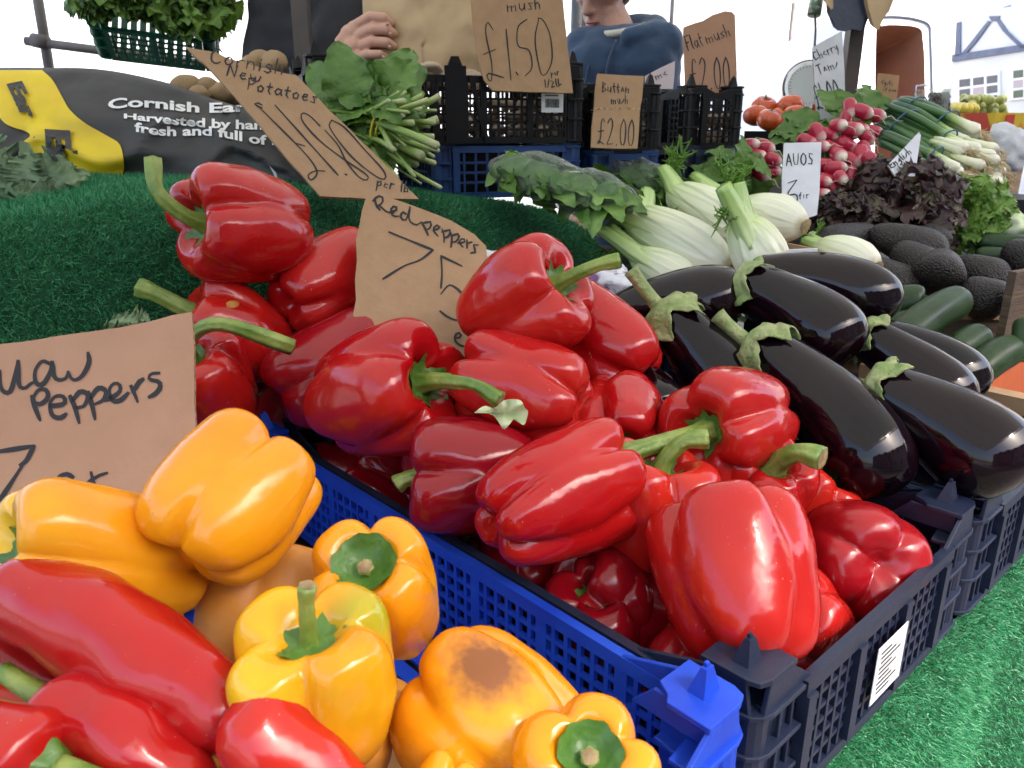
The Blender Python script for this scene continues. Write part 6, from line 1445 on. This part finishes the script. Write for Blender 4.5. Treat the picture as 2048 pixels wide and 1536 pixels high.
mb = MB(); mb.tube([P(66, 80, 2.19), P(96, 86, 2.19)], .019, 12); mb.build('clamp', M['greypole'], pl, smooth=True)
post('dark brown stall post beside the person in the dark jacket', 598, 0, 606, 150, 1.46, .030, M['steel'])
post('dark stall post hung with paper bags at the upper right', 1710, 60, 1690, 220, 1.98, .036, M['steel'])
post('thin stall post behind the man in the blue hoodie', 1170, 0, 1168, 60, 3.2, .028, M['greypole'], True)
M['canvas'] = mat('canopy_canvas', (0.38, 0.39, 0.35), 0.85, (0.42, 0.43, 0.39), 5, transl=0.55)
cn = thing('stall_canopy', 'pale canvas canopy roof over the whole stall', 'canopy', T(.8, -1.2, 1.10)); CV0, CV1 = -3.0, 0.98
v = []; nu_, nv_ = 30, 14
for i in range(nu_):
    for j in range(nv_):
        u = -2.2 + 5.6 * i / (nu_ - 1); w = CV0 + (CV1 - CV0) * j / (nv_ - 1); v.append(T(u, w, 1.13 - .02 * math.sin(i * 1.3) - .03 * math.sin(j * .9) + .10 * math.sin(math.pi * j / (nv_ - 1))))
f = grid_faces(nu_, nv_); off = len(v); v2 = [q + np.array([0, 0, .004]) for q in v]
obj('canvas', v, f, M['canvas'], cn)
for j in (0, 1):
    mb = MB(); w = CV0 if j == 0 else CV1; mb.tube([T(-2.2, w, 1.09), T(3.4, w, 1.09)], .018, 10); mb.build('ridge_pole', M['greypole'], cn, smooth=True)

# bags hung on the right post
M['paper_bag'] = mat('brown_paper_bag', (0.42, 0.30, 0.17), 0.75, (0.50, 0.37, 0.22), 7, bump=.003, bscale=16, detail=3)
M['carrier'] = mat('dark_blue_carrier', (0.012, 0.022, 0.055), 0.35, (0.02, 0.032, 0.07), 10, bump=.004, bscale=30)
def hung_sheets(name, label, cat, outline, d, m, n=4, step=.006):
    t = thing(name, label, cat, P(np.mean([q[0] for q in outline]), np.mean([q[1] for q in outline]), d))
    for k in range(n):
        poly = np.array([P(x + k * 2.5 * (1 if x > np.mean([q[0] for q in outline]) else -1), y - k * 2, d + k * step) for x, y in outline]); mb = MB(); mb.prism(poly, TOW * -.0025); mb.build('sheet', m, t)
hung_sheets('carrier_bags', 'dark blue carrier bags hung on the upper right post', 'bags', [(1655, -60), (1745, -60), (1738, 0), (1730, 40), (1722, 62), (1705, 58), (1690, 62), (1675, 60), (1662, 30)], 1.93, M['carrier'], 4)
hung_sheets('paper_bags', 'brown paper bags hung beside the dark carrier bags', 'bags', [(1724, -60), (1784, -60), (1782, 0), (1770, 30), (1757, 60), (1748, 54), (1738, 20)], 1.91, M['paper_bag'], 4)
hung_sheets('paper_bags', 'thin brown paper bag edge left of the dark carrier bags', 'bags', [(1642, -60), (1664, -60), (1664, 20), (1656, 10), (1648, 0)], 1.92, M['paper_bag'], 2)
tn = thing('hanging_tin', 'small striped tin hanging left of the paper bags', 'tin', P(1632, 20, 2.0)); 
obj('can', *tube_mesh([P(1634, -8, 2.0), P(1628, 30, 2.0)], [.017, .017], 20), mat('striped_tin', (.5, .48, .42), .4, (.10, .2, .12), 40, mixlo=.48, mixhi=.52), tn)
obj('cord', *tube_mesh(catmull([P(1630, 30, 2.0), P(1631, 60, 2.0), P(1629, 96, 2.0)], 8), .003, 6), M['greypole'], tn)

# ---------------------------------------------------------------- people
def grow(caps, voxel, smooth=4):
    """one continuous surface around a set of tapered limbs"""
    bm = bmesh.new()
    for (p0, p1, r0, r1) in caps:
        p0, p1 = Vector(p0), Vector(p1); n = max(1, int((p1 - p0).length / (min(r0, r1) * .35)))
        for k in range(n + 1):
            q = k / n; mt = Matrix.Translation(p0.lerp(p1, q)) @ Matrix.Scale(r0 + (r1 - r0) * q, 4)
            bmesh.ops.create_icosphere(bm, subdivisions=2, radius=1.0, matrix=mt)
    me = bpy.data.meshes.new('tmp'); bm.to_mesh(me); bm.free()
    o = bpy.data.objects.new('tmp', me); link(o); m = o.modifiers.new('r', 'REMESH'); m.mode = 'VOXEL'; m.voxel_size = voxel
    s = o.modifiers.new('s', 'SMOOTH'); s.iterations = smooth; s.factor = .5
    bpy.context.view_layer.update(); ev = o.evaluated_get(bpy.context.evaluated_depsgraph_get()); em = ev.to_mesh()
    v = np.empty(len(em.vertices) * 3); em.vertices.foreach_get('co', v); v = v.reshape(-1, 3); f = [tuple(p.vertices) for p in em.polygons]
    ev.to_mesh_clear(); bpy.data.objects.remove(o); bpy.data.meshes.remove(me)
    return v, f
M['skin'] = mat('skin', (0.50, 0.27, 0.19), 0.5, (0.56, 0.32, 0.24), 30, bump=.0006, bscale=300, sub=.12, subcol=(.012, .004, .002))
M['skin_b'] = mat('skin_stubble', (0.47, 0.26, 0.20), 0.5, (0.36, 0.21, 0.17), 220, bump=.0006, bscale=500, mixlo=.45, mixhi=.7)
M['jacket'] = mat('dark_jacket_cloth', (0.014, 0.015, 0.022), 0.8, (0.022, 0.023, 0.03), 14, bump=.004, bscale=18)
M['hoodie'] = mat('blue_hoodie_cloth', (0.020, 0.048, 0.105), 0.85, (0.026, 0.058, 0.125), 12, bump=.006, bscale=14, sheen=.2)
M['jeans'] = mat('dark_trousers', (0.02, 0.022, 0.03), 0.85)
M['shirt'] = mat('pale_shirt', (0.55, 0.52, 0.46), 0.8)
M['hair'] = mat('brown_hair', (0.05, 0.03, 0.018), 0.6, (0.08, 0.05, 0.03), 60)
def A3(*q): return np.array(q, float)
def head_caps(c, fdir, r=.1):
    """skull, jaw, chin, nose, ears around head centre c looking along fdir"""
    z = A3(0, 0, 1.0); f = fdir / np.linalg.norm(fdir); s = np.cross(f, z); s /= np.linalg.norm(s); u = np.cross(s, f)
    k = r / .1; g = lambda a, b_, c_: c + (f * a + s * b_ + u * c_) * k
    cp = [(g(-.025, 0, .030), g(.015, 0, .030), .078 * k, .080 * k), (g(.02, -.012, .03), g(.02, .012, .03), .074 * k, .074 * k),
          (g(.030, -.030, -.045), g(.056, -.012, -.086), .036 * k, .022 * k), (g(.030, .030, -.045), g(.056, .012, -.086), .036 * k, .022 * k), (g(.062, -.010, -.094), g(.062, .010, -.094), .019 * k, .019 * k),
          (g(.04, 0, -.02), g(.058, 0, -.06), .045 * k, .032 * k), (g(.086, 0, .018), g(.106, 0, -.022), .010 * k, .0135 * k), (g(.092, -.011, -.026), g(.092, .011, -.026), .009 * k, .009 * k),
          (g(.080, -.016, -.052), g(.086, 0, -.051), .008 * k, .0095 * k), (g(.080, .016, -.052), g(.086, 0, -.051), .008 * k, .0095 * k), (g(.078, -.015, -.063), g(.083, .015, -.063), .0085 * k, .0085 * k),
          (g(.072, -.040, .034), g(.072, .040, .034), .016 * k, .016 * k), (g(-.008, -.082, .02), g(-.012, -.086, -.02), .014 * k, .010 * k), (g(-.008, .082, .02), g(-.012, .086, -.02), .014 * k, .010 * k)]
    return cp, g
def person(label, root, facing, head_c, head_dir, sh_l, sh_r, el_l, el_r, wr_l, wr_r, cloth, hood, skin, hands=None):
    """standing figure; joints in world space; jacket and trousers are children of the body"""
    t = thing('person', label, 'person', A3(root[0], root[1], 0.0))
    mid = (A3(*sh_l) + A3(*sh_r)) / 2; pel = A3(root[0], root[1], .95); across = (A3(*sh_r) - A3(*sh_l)); across /= np.linalg.norm(across)
    hc, g = head_caps(A3(*head_c), A3(*head_dir))
    neck0 = mid + A3(0, 0, .01); neck1 = A3(*head_c) - A3(*head_dir) / np.linalg.norm(head_dir) * .03 - A3(0, 0, .06)
    torso = [(pel - across * .07, pel + across * .07, .105, .105), (pel, pel + (mid - pel) * .5, .125, .125), (pel + (mid - pel) * .45 - across * .05, mid - across * .07 - A3(0, 0, .06), .12, .115), (pel + (mid - pel) * .45 + across * .05, mid + across * .07 - A3(0, 0, .06), .12, .115), (mid - across * .12, mid + across * .12, .07, .07)]
    arms = []
    for s_, e_, w_ in ((sh_l, el_l, wr_l), (sh_r, el_r, wr_r)): arms += [(A3(*s_), A3(*e_), .052, .042), (A3(*e_), A3(*w_), .040, .027)]
    legs = []
    for sg in (-1, 1):
        hp = pel + across * sg * .09 - A3(0, 0, .03); kn = A3(hp[0], hp[1], .50); an = A3(hp[0], hp[1], .08); legs += [(hp, kn, .085, .058), (kn, an, .055, .038), (an - A3(0, 0, .03), an + A3(*facing) / np.linalg.norm(facing) * .15 - A3(0, 0, .04), .04, .032)]
    inner = [(a, c, r0 * .9, r1 * .9) for a, c, r0, r1 in torso + arms + legs]
    bv, bf = grow(hc + [(neck0, neck1, .058, .054)] + inner, .0065, 3)
    if hands is not None:
        hv, hf = grow(hands, .0020, 2); n = len(bv); bv = np.vstack([bv, hv]); bf = list(bf) + [tuple(i + n for i in q) for q in hf]
    else:
        fl = []
        for w_, e_ in ((wr_l, el_l), (wr_r, el_r)):
            w_, e_ = A3(*w_), A3(*e_); dr = (w_ - e_) / np.linalg.norm(w_ - e_); sd2 = np.cross(dr, A3(0, 0, 1)); sd2 /= np.linalg.norm(sd2) + 1e-9; pc = w_ + dr * .05
            fl += [(w_, pc, .026, .030), (pc - sd2 * .022, pc + sd2 * .022, .018, .018)]
            for q, L in zip((-.030, -.010, .010, .030), (.075, .085, .080, .062)): fl += [(pc + sd2 * q + dr * .02, pc + sd2 * q * 1.1 + dr * L * .6, .009, .0085), (pc + sd2 * q * 1.1 + dr * L * .6, pc + sd2 * q + dr * L - A3(0, 0, .015), .0085, .007)]
            fl += [(w_ + dr * .02 + sd2 * .02, pc + sd2 * .05 + dr * .02, .011, .009)]
        hv, hf = grow(fl, .0035, 2); n = len(bv); bv = np.vstack([bv, hv]); bf = list(bf) + [tuple(i + n for i in q) for q in hf]
    obj('body', bv, bf, skin, t)
    jc = [(a, c, r0 + .004, r1 + .004) for a, c, r0, r1 in torso]
    for (a, c, r0, r1) in arms: jc.append((a, a + (c - a) * (1.0 if r0 > .045 else .94), r0 + .015, r1 + .014))
    up = A3(0, 0, 1); fw = A3(*facing) / np.linalg.norm(facing)
    if hood:
        ring = [neck0 + (np.cross(up, fw) * math.sin(a) * .105 - fw * math.cos(a) * .085) + up * (.035 + .030 * math.cos(a)) for a in np.linspace(-2.5, 2.5, 13)]
        jc += [(ring[k], ring[k + 1], .036 if 3 < k < 9 else .028, .036 if 3 < k < 8 else .028) for k in range(12)]
        jc += [(neck0 - fw * .10 + up * .03, neck0 - fw * .13 - up * .14, .075, .05)]
    else:
        ring = [neck0 + (np.cross(up, fw) * math.sin(a) * .072 - fw * math.cos(a) * .070) + up * .035 for a in np.linspace(-2.7, 2.7, 13)]
        jc += [(ring[k], ring[k + 1], .020, .020) for k in range(12)]
    jv, jf = grow(jc, .009, 4)
    jv = jv + (np.array([noise.noise(Vector((p[0] * 9, p[1] * 9, p[2] * 5))) + .5 * noise.noise(Vector(p) * 24) for p in jv]) * .012)[:, None] * (jv - mid) / (np.linalg.norm(jv - mid, axis=1)[:, None] + .05)
    jo = obj('hoodie' if hood else 'jacket', jv, jf, cloth, t)
    tv, tf = grow([(a, c, r0 + .012, r1 + .02) for k, (a, c, r0, r1) in enumerate(legs) if k % 3 != 2] + [(pel - across * .08, pel + across * .08, .108, .108)], .014, 3); obj('trousers', tv, tf, M['jeans'], t)
    sv_, sf_ = grow([legs[2], legs[5]] if False else [(legs[2][0], legs[2][1], .05, .042), (legs[5][0], legs[5][1], .05, .042)], .012, 2); obj('shoes', sv_, sf_, M['jacket'], t)
    hr = [(g(-.035, 0, .045), g(.0, 0, .055), .078, .080), (g(-.05, 0, .0), g(-.03, 0, .05), .066, .075)]
    hv2, hf2 = grow(hr, .008, 3); obj('hair', hv2, hf2, M['hair'], t)
    for sg in (-1, 1):
        obj('eye', *tube_mesh([g(.074, sg * .032, .012), g(.086, sg * .032, .012)], [.012, .006], 12), M['paper'], t)
        mb = MB(); mb.tube(catmull([g(.088, sg * .018, .036), g(.092, sg * .034, .040), g(.080, sg * .052, .034)], 6), .0045, 6); mb.build('eyebrow', M['hair'], t)
    mb = MB(); mb.tube(catmull([g(.084, -.026, -.058), g(.0945, -.010, -.0545), g(.0945, .010, -.0545), g(.084, .026, -.058)], 9), [.001, .003, .0042, .0045, .0042, .0045, .0042, .003, .001], 8); mb.tube(catmull([g(.083, -.022, -.061), g(.0925, 0, -.064), g(.083, .022, -.061)], 9), [.001, .003, .0045, .005, .005, .005, .0045, .003, .001], 8)
    mb.build('lips', mat('lips', (.42, .17, .15), .5), t, smooth=True)
    return t, g, jo, mid, neck0, fw, up
# man in the blue hoodie, looking down to the left
nb = P(1240, 40, 2.42)
fb = A3(-.62, -.75, 0)
tB, gB, joB, midB, neckB, fwB, upB = person('man in a blue hoodie looking down behind the mushroom crates', nb + A3(0.02, .03, 0), fb, P(1208, -12, 2.40), A3(-.60, -.66, -.36), P(1186, 100, 2.42), P(1306, 94, 2.36), P(1160, 330, 2.44), P(1345, 330, 2.36), P(1170, 420, 2.18), P(1290, 420, 2.14), M['hoodie'], True, M['skin_b'])
sdv = np.cross(upB, fwB)
for sg in (-1, 1):
    pts = catmull([neckB + fwB * .085 + sdv * sg * .030 + upB * .005, neckB + fwB * .135 + sdv * sg * .034 - upB * .07, neckB + fwB * .15 + sdv * sg * .036 - upB * (.17 + .02 * sg)], 10); obj('drawstring', *tube_mesh(pts, .0032, 7), M['hoodie'], tB)
cr = [neckB + (sdv * math.sin(a) * .066 + fwB * math.cos(a) * .070) + upB * (.045 - .02 * math.cos(a)) for a in np.linspace(-1.9, 1.9, 11)]
obj('shirt_collar', *grow([(cr[k], cr[k + 1], .012, .012) for k in range(10)], .005, 2), M['shirt'], tB)
# person in the dark jacket, only chest and hand in the picture
D = 1.36
hand = [(P(640, 205, 1.43), P(672, 150, 1.395), .026, .027), (P(672, 150, 1.395), P(692, 120, 1.375), .026, .027), (P(682, 118, 1.375), P(700, 70, 1.365), .020, .018), (P(694, 128, 1.375), P(708, 96, 1.362), .022, .020), (P(690, 90, 1.37), P(710, 60, 1.362), .020, .016),
        (P(696, 122, 1.37), P(714, 112, 1.36), .020, .015)]
for (a_, b1, b2, b3, r) in (((704, 56), (740, 34), (768, 36), (780, 46), .0090), ((708, 76), (746, 58), (774, 59), (787, 67), .0093), ((708, 98), (746, 84), (774, 85), (786, 92), .0090), ((706, 118), (738, 109), (760, 109), (771, 115), .0080)):
    hand += [(P(*a_, 1.362), P(*b1, 1.342), r * 1.12, r * 1.08), (P(*b1, 1.342), P(*b2, 1.338), r * 1.05, r), (P(*b2, 1.338), P(*b3, 1.346), r, r * .86)]
hand += [(P(690, 105, 1.39), P(722, 92, 1.415), .014, .012), (P(722, 92, 1.415), P(752, 80, 1.415), .012, .010)]
nA = P(655, -150, 1.68)
tA, gA, joA, midA, neckA, fwA, upA = person('person in a dark jacket holding up a brown paper bag', A3(nA[0] - .03, nA[1] + .02, 0), A3(.35, -.9, 0), nA + A3(.02, -.04, .16), A3(.35, -.85, -.25), P(560, -40, 1.74), P(735, -40, 1.62), P(520, 260, 1.72), P(585, 300, 1.55), P(640, 330, 1.50), P(664, 164, 1.402), M['jacket'], False, M['skin'], hand)
for k, (x, y) in enumerate(((768, 46), (774, 66), (772, 92), (760, 113))):     # finger nails
    obj('nail', *tube_mesh([P(x + 4, y + 1, 1.3285), P(x + 10, y + 3, 1.3300)], [.0055, .0048], 10, True, 0, 1, .5), mat('nail', (.58, .36, .30), .3) if k == 0 else bpy.data.materials['nail'], tA)
pb = thing('paper_bag', 'large brown paper bag held up by the person in the dark jacket', 'bag', P(830, 165, 1.40))
v = []; nx, ny = 26, 26
for side in (0, 1):
    for i in range(nx):
        for j in range(ny):
            a, c_ = i / (nx - 1), j / (ny - 1); x = 722 + 250 * a + 8 * (1 - c_) * (1 if a < .5 else -1) ; y = 172 - 262 * c_
            bulge = .030 * math.sin(math.pi * a) ** .7 * (1 - .5 * c_); w = .008 * noise.noise(Vector((a * 5, c_ * 6, 2.2))) + .004 * noise.noise(Vector((a * 13, c_ * 11, 5)))
            v.append(P(x, y, 1.372 + (-bulge if side == 0 else bulge + .02) + w))
f = grid_faces(nx, ny); n0 = nx * ny
f2 = [tuple(i + n0 for i in q[::-1]) for q in f]
edge = []
for i in range(nx - 1): edge += [(i * ny, n0 + i * ny, n0 + (i + 1) * ny, (i + 1) * ny)]
for j in range(ny - 1): edge += [(j, j + 1, n0 + j + 1, n0 + j), ((nx - 1) * ny + j, n0 + (nx - 1) * ny + j, n0 + (nx - 1) * ny + j + 1, (nx - 1) * ny + j + 1)]
obj('bag_paper', v, f + f2 + edge, M['paper_bag'], pb)

# ---------------------------------------------------------------- street behind: van, timbered house, pale buildings, far awning
M['white_paint'] = mat('white_van_paint', (0.80, 0.80, 0.80), 0.3, coat=.3)
M['render'] = mat('white_render', (0.80, 0.79, 0.77), 0.9, (0.74, 0.73, 0.71), 3, bump=.003, bscale=60)
M['beam'] = mat('blue_grey_timber', (0.13, 0.15, 0.22), 0.8, (0.18, 0.2, 0.27), 8)
M['ply'] = mat('brown_ply_lining', (0.30, 0.14, 0.075), 0.6, (0.24, 0.105, 0.06), 3, bump=.001, bscale=20, detail=5)
M['seal'] = mat('dark_rubber_seal', (0.05, 0.06, 0.09), 0.6)
M['glass'] = mat('dark_window_glass', (0.05, 0.06, 0.08), 0.1, coat=.3)
M['glass_g'] = mat('green_window_glass', (0.05, 0.09, 0.05), 0.1)
M['glass_p'] = mat('pale_window_glass', (0.45, 0.36, 0.38), 0.2)
M['glass_b'] = mat('blue_window_glass', (0.10, 0.22, 0.50), 0.15, (0.2, 0.32, 0.55), 3)
eye = A3(0, 0, EYE)
def plane3(a, c, e):
    a, c, e = P(*a), P(*c), P(*e); n = np.cross(c - a, e - a); n /= np.linalg.norm(n)
    if np.dot(n, eye - a) < 0: n = -n
    def on(x, y, lift=0.0):
        r = px_ray(x, y); return eye + r * (np.dot(a + n * lift - eye, n) / np.dot(r, n))
    return on, n
# van: its rear end faces the stall
vn = thing('van', 'white van with its rear open showing a brown lined inside', 'van', P(1820, 330, 6.0) * A3(1, 1, 0))
on, n = plane3((1760, 100, 6.0), (1880, 100, 6.3), (1820, 300, 6.1))
ground_y = 264 + 1550 * 1.25 / 5.9 * .98
outer = [(1700, 560), (1690, 60), (1705, 34), (1740, 26), (1790, 26), (1830, 30), (1868, 42), (1880, 70), (1886, 170), (1890, 560)]
inner = [(1748, 470), (1752, 70), (1765, 52), (1800, 50), (1838, 56), (1846, 80), (1850, 170), (1846, 470)]
o_, i_ = catmull(np.array([on(*q) for q in outer]), 48), catmull(np.array([on(*q) for q in inner]), 48)
mb = MB(); mb.add(list(o_) + list(i_), [(k, k + 1, 48 + k + 1, 48 + k) for k in range(47)] + [(0, 48, 95, 47)]); mb.build('rear_frame', M['white_paint'], vn)
mb = MB(); mb.add(list(o_) + list(o_ - n * 3.8), [(k, 48 + k, 48 + k + 1, k + 1) for k in range(47)]); mb.build('body_shell', M['white_paint'], vn, smooth=True)
mb = MB(); mb.add(list(i_ - n * .002) + list(i_ - n * .5), [(k, k + 1, 48 + k + 1, 48 + k) for k in range(47)]); mb.add(list(i_ - n * .5), [tuple(range(48))]); mb.build('load_lining', M['ply'], vn)
sl = catmull([on(x, y, .012) for x, y in ((1762, 34), (1790, 33), (1830, 38), (1857, 50), (1861, 80), (1864, 172), (1866, 300))], 40); obj('door_seal', *tube_mesh(sl, .009, 8), M['seal'], vn)
hd = catmull([on(x, y, .03) for x, y in ((1830, 230), (1831, 178), (1838, 172), (1854, 170))], 20); obj('grab_handle', *tube_mesh(hd, .008, 8), M['seal'], vn)
for (x, sg) in ((1712, 1), (1872, -1)):
    c = on(x, 264 + 1550 * (EYE - .33) / 6.1, -.5); c[2] = .33; obj('wheel', *disc(c, np.cross(n, A3(0, 0, 1)) * sg, .33, .2, 30), M['black'], vn, smooth=False)
# timber-framed house
hs = thing('timbered_house', 'white timber framed house with blue grey beams at the right', 'house', P(1990, 400, 11.0) * A3(1, 1, 0))
on, n = plane3((1880, 120, 11.5), (2060, 100, 9.8), (1880, 230, 11.5))
def panel(poly, lift, th, name, m, parent=hs):
    mb = MB(); mb.prism([on(x, y, lift) for x, y in poly], n * th); return mb.build(name, m, parent)
w0, w1 = on(1893, 200), on(2500, 80)
base = [A3(w0[0], w0[1], 0), A3(w1[0], w1[1], 0)]
mb = MB(); mb.prism([base[0], base[1], base[1] + A3(0, 0, 6.0), base[0] + A3(0, 0, 6.0)], -n * 5.0); mb.build('wall', M['render'], hs)
mb = MB(); g0, g1 = base[0] + A3(0, 0, 6.001) + n * .3, base[1] + A3(0, 0, 6.001) + n * .3; mid_ = A3(0, 0, 2.4) - n * 2.8
mb.prism([g0, g0 + mid_, g0 - n * 5.6], g1 - g0); mb.build('roof', mat('slate_roof', (.12, .12, .14), .7), hs)
for q in ([(1910, 110), (2060, 88), (2300, 52), (2300, 66), (2060, 101), (1910, 124)], [(1919, 45), (1928, 44), (1925, 112), (1916, 114)], [(1984, 33), (2006, 32), (2003, 42), (1990, 43)], [(1927, 110), (1936, 109), (1958, 84), (1972, 66), (1988, 44), (1982, 42), (1966, 62), (1952, 80)], [(1999, 42), (2006, 40), (2020, 62), (2040, 82), (2060, 98), (2048, 96), (2036, 86), (2012, 62)]):
    panel(q, .002, .05, 'beam', M['beam'])
def window(x0, x1, ytop, slope, cols, rows, mats_, parent=hs):
    """panes are given as pixel boxes; each pane a piece of its own in a white frame"""
    fr = panel([(x0 - 5, ytop - 6 - slope * 0), (x1 + 5, ytop - 6 + slope * (x1 - x0)), (x1 + 5, ytop + 62 + slope * (x1 - x0)), (x0 - 5, ytop + 62)], .003, .03, 'window_frame', M['white_paint'])
    k = 0
    for r in range(rows):
        for c in range(cols):
            cw = (x1 - x0) / cols; xa, xb = x0 + cw * c + 3, x0 + cw * (c + 1) - 3; ya = ytop + r * 20 + slope * (xa - x0) + 2; yb = ya + slope * (xb - xa)
            o = panel([(xa, ya), (xb, yb), (xb, yb + 15), (xa, ya + 15)], .0335, .004, 'pane', mats_[(k * 7 + r) % len(mats_)]); o.parent = fr; k += 1
window(1916, 1998, 158, -.13, 3, 3, [M['glass'], M['glass_p'], M['glass'], M['glass']])
window(2024, 2100, 140, -.13, 3, 3, [M['glass_g'], M['glass_p'], M['glass_g']])
panel([(1966, -60), (2028, -68), (2028, 18), (1970, 24)], .003, .03, 'window_frame', M['white_paint']); panel([(1972, -54), (2023, -60), (2023, 13), (1974, 20)], .0335, .004, 'pane', M['glass_b'])
# pale rendered buildings across the street
def facade(label, x0, x1, y, h, dep):
    t = thing('street_building', label, 'building', A3((x0 + x1) / 2, y, 0)); mb = MB(); mb.box(A3(x0, y, 0), (x1 - x0, 0, 0), (0, dep, 0), (0, 0, h)); mb.build('wall', M['render'], t)
    mb = MB(); mb.prism([A3(x0, y - .25, h + .001), A3(x0, y + dep + .25, h + .001), A3(x0, y + dep / 2, h + 2.2)], A3(x1 - x0, 0, 0)); mb.build('roof', bpy.data.materials['slate_roof'], t)
    return t
facade('long white rendered building across the street behind the stall', -11.0, 0.9, 13.0, 7.5, 6)
facade('white rendered building across the street between the hoodie man and the van', 1.3, 7.9, 15.0, 8.0, 6)
M['brick'] = mat('street_brick', (0.20, 0.12, 0.085), 0.9, (0.26, 0.17, 0.12), 6, bump=.004, bscale=50)
def terrace(label, u0, u1, v0, h, m, seed):
    """house on the customer's side of the street, facing the stall"""
    t = thing('terrace_house', label, 'house', T((u0 + u1) / 2, v0 + 3, -EYE), 'houses facing the stall'); rg = random.Random(seed)
    mb = MB(); mb.box(T(u0, v0, -EYE), U * (u1 - u0), V * 6.0, (0, 0, h)); mb.build('wall', m, t)
    mb = MB(); mb.prism([T(u0, v0 - .3, -EYE + h + .001), T(u0, v0 + 6.3, -EYE + h + .001), T(u0, v0 + 3, -EYE + h + 2.2)], U * (u1 - u0)); mb.build('roof', bpy.data.materials['slate_roof'], t)
    n = int((u1 - u0) / 2.2)
    for k in range(n):
        for z in (1.0, 3.9):
            c = u0 + (k + .5) * (u1 - u0) / n; mb = MB(); mb.box(T(c - .55, v0 - .03, -EYE + z), U * 1.1, V * .05, (0, 0, 1.5)); fr = mb.build('window_frame', M['white_paint'], t)
            mb = MB(); mb.box(T(c - .47, v0 - .04, -EYE + z + .08), U * .94, V * .008, (0, 0, 1.34)); o = mb.build('pane', M['glass'], fr)
terrace('brick terrace house behind the viewer facing the stall', -9.0, -1.0, 7.0, 4.8, M['brick'], 1)
terrace('sandstone terrace house behind the viewer facing the stall', -0.9, 6.0, 7.2, 5.0, mat('sandstone', (.34, .29, .22), .9, (.4, .34, .27), 5), 2)
terrace('brick terrace house further along behind the viewer', 6.1, 14.0, 7.0, 4.8, M['brick'], 3)
# neighbour awning: a thin strip along the top of the picture
def stripe_mat():
    m = bpy.data.materials.new('striped_awning'); m.use_nodes = True; N = m.node_tree.nodes; L = m.node_tree.links; b_ = N['Principled BSDF']; b_.inputs['Roughness'].default_value = .8
    tc = N.new('ShaderNodeTexCoord'); wv = N.new('ShaderNodeTexWave'); wv.inputs['Scale'].default_value = 1.6; cr = N.new('ShaderNodeValToRGB'); e = cr.color_ramp.elements; e[0].color = (.66, .64, .58, 1); e[1].color = (.52, .36, .32, 1); e[0].position = .45; e[1].position = .55
    L.new(tc.outputs['Object'], wv.inputs['Vector']); L.new(wv.outputs[0], cr.inputs[0]); L.new(cr.outputs[0], b_.inputs['Base Color'])
    tr = N.new('ShaderNodeBsdfTranslucent'); L.new(cr.outputs[0], tr.inputs[0]); ms = N.new('ShaderNodeMixShader'); ms.inputs[0].default_value = .4; L.new(b_.outputs[0], ms.inputs[1]); L.new(tr.outputs[0], ms.inputs[2]); L.new(ms.outputs[0], N['Material Output'].inputs[0]); return m
aw = thing('neighbour_awning', 'striped awning of the next stall at the top of the picture', 'awning', P(1520, 0, 6.6))
e0, e1 = P(1385, -6, 6.6), P(1660, 8, 6.4); v = []
for i in range(24):
    q = e0 + (e1 - e0) * i / 23
    for j in range(6): v.append(q + A3(.1, 1.4, .9) * (j / 5) * .8 + A3(0, 0, .006 * math.sin(i * 1.7) * (1 - j / 5)))
obj('canvas', v, grid_faces(24, 6), stripe_mat(), aw)
for e in (e0, e1):
    mb = MB(); mb.tube([e + A3(0, .9, .5), A3(e[0], e[1] + .9, 0)], .02, 8); mb.build('pole', M['greypole'], aw, smooth=True)
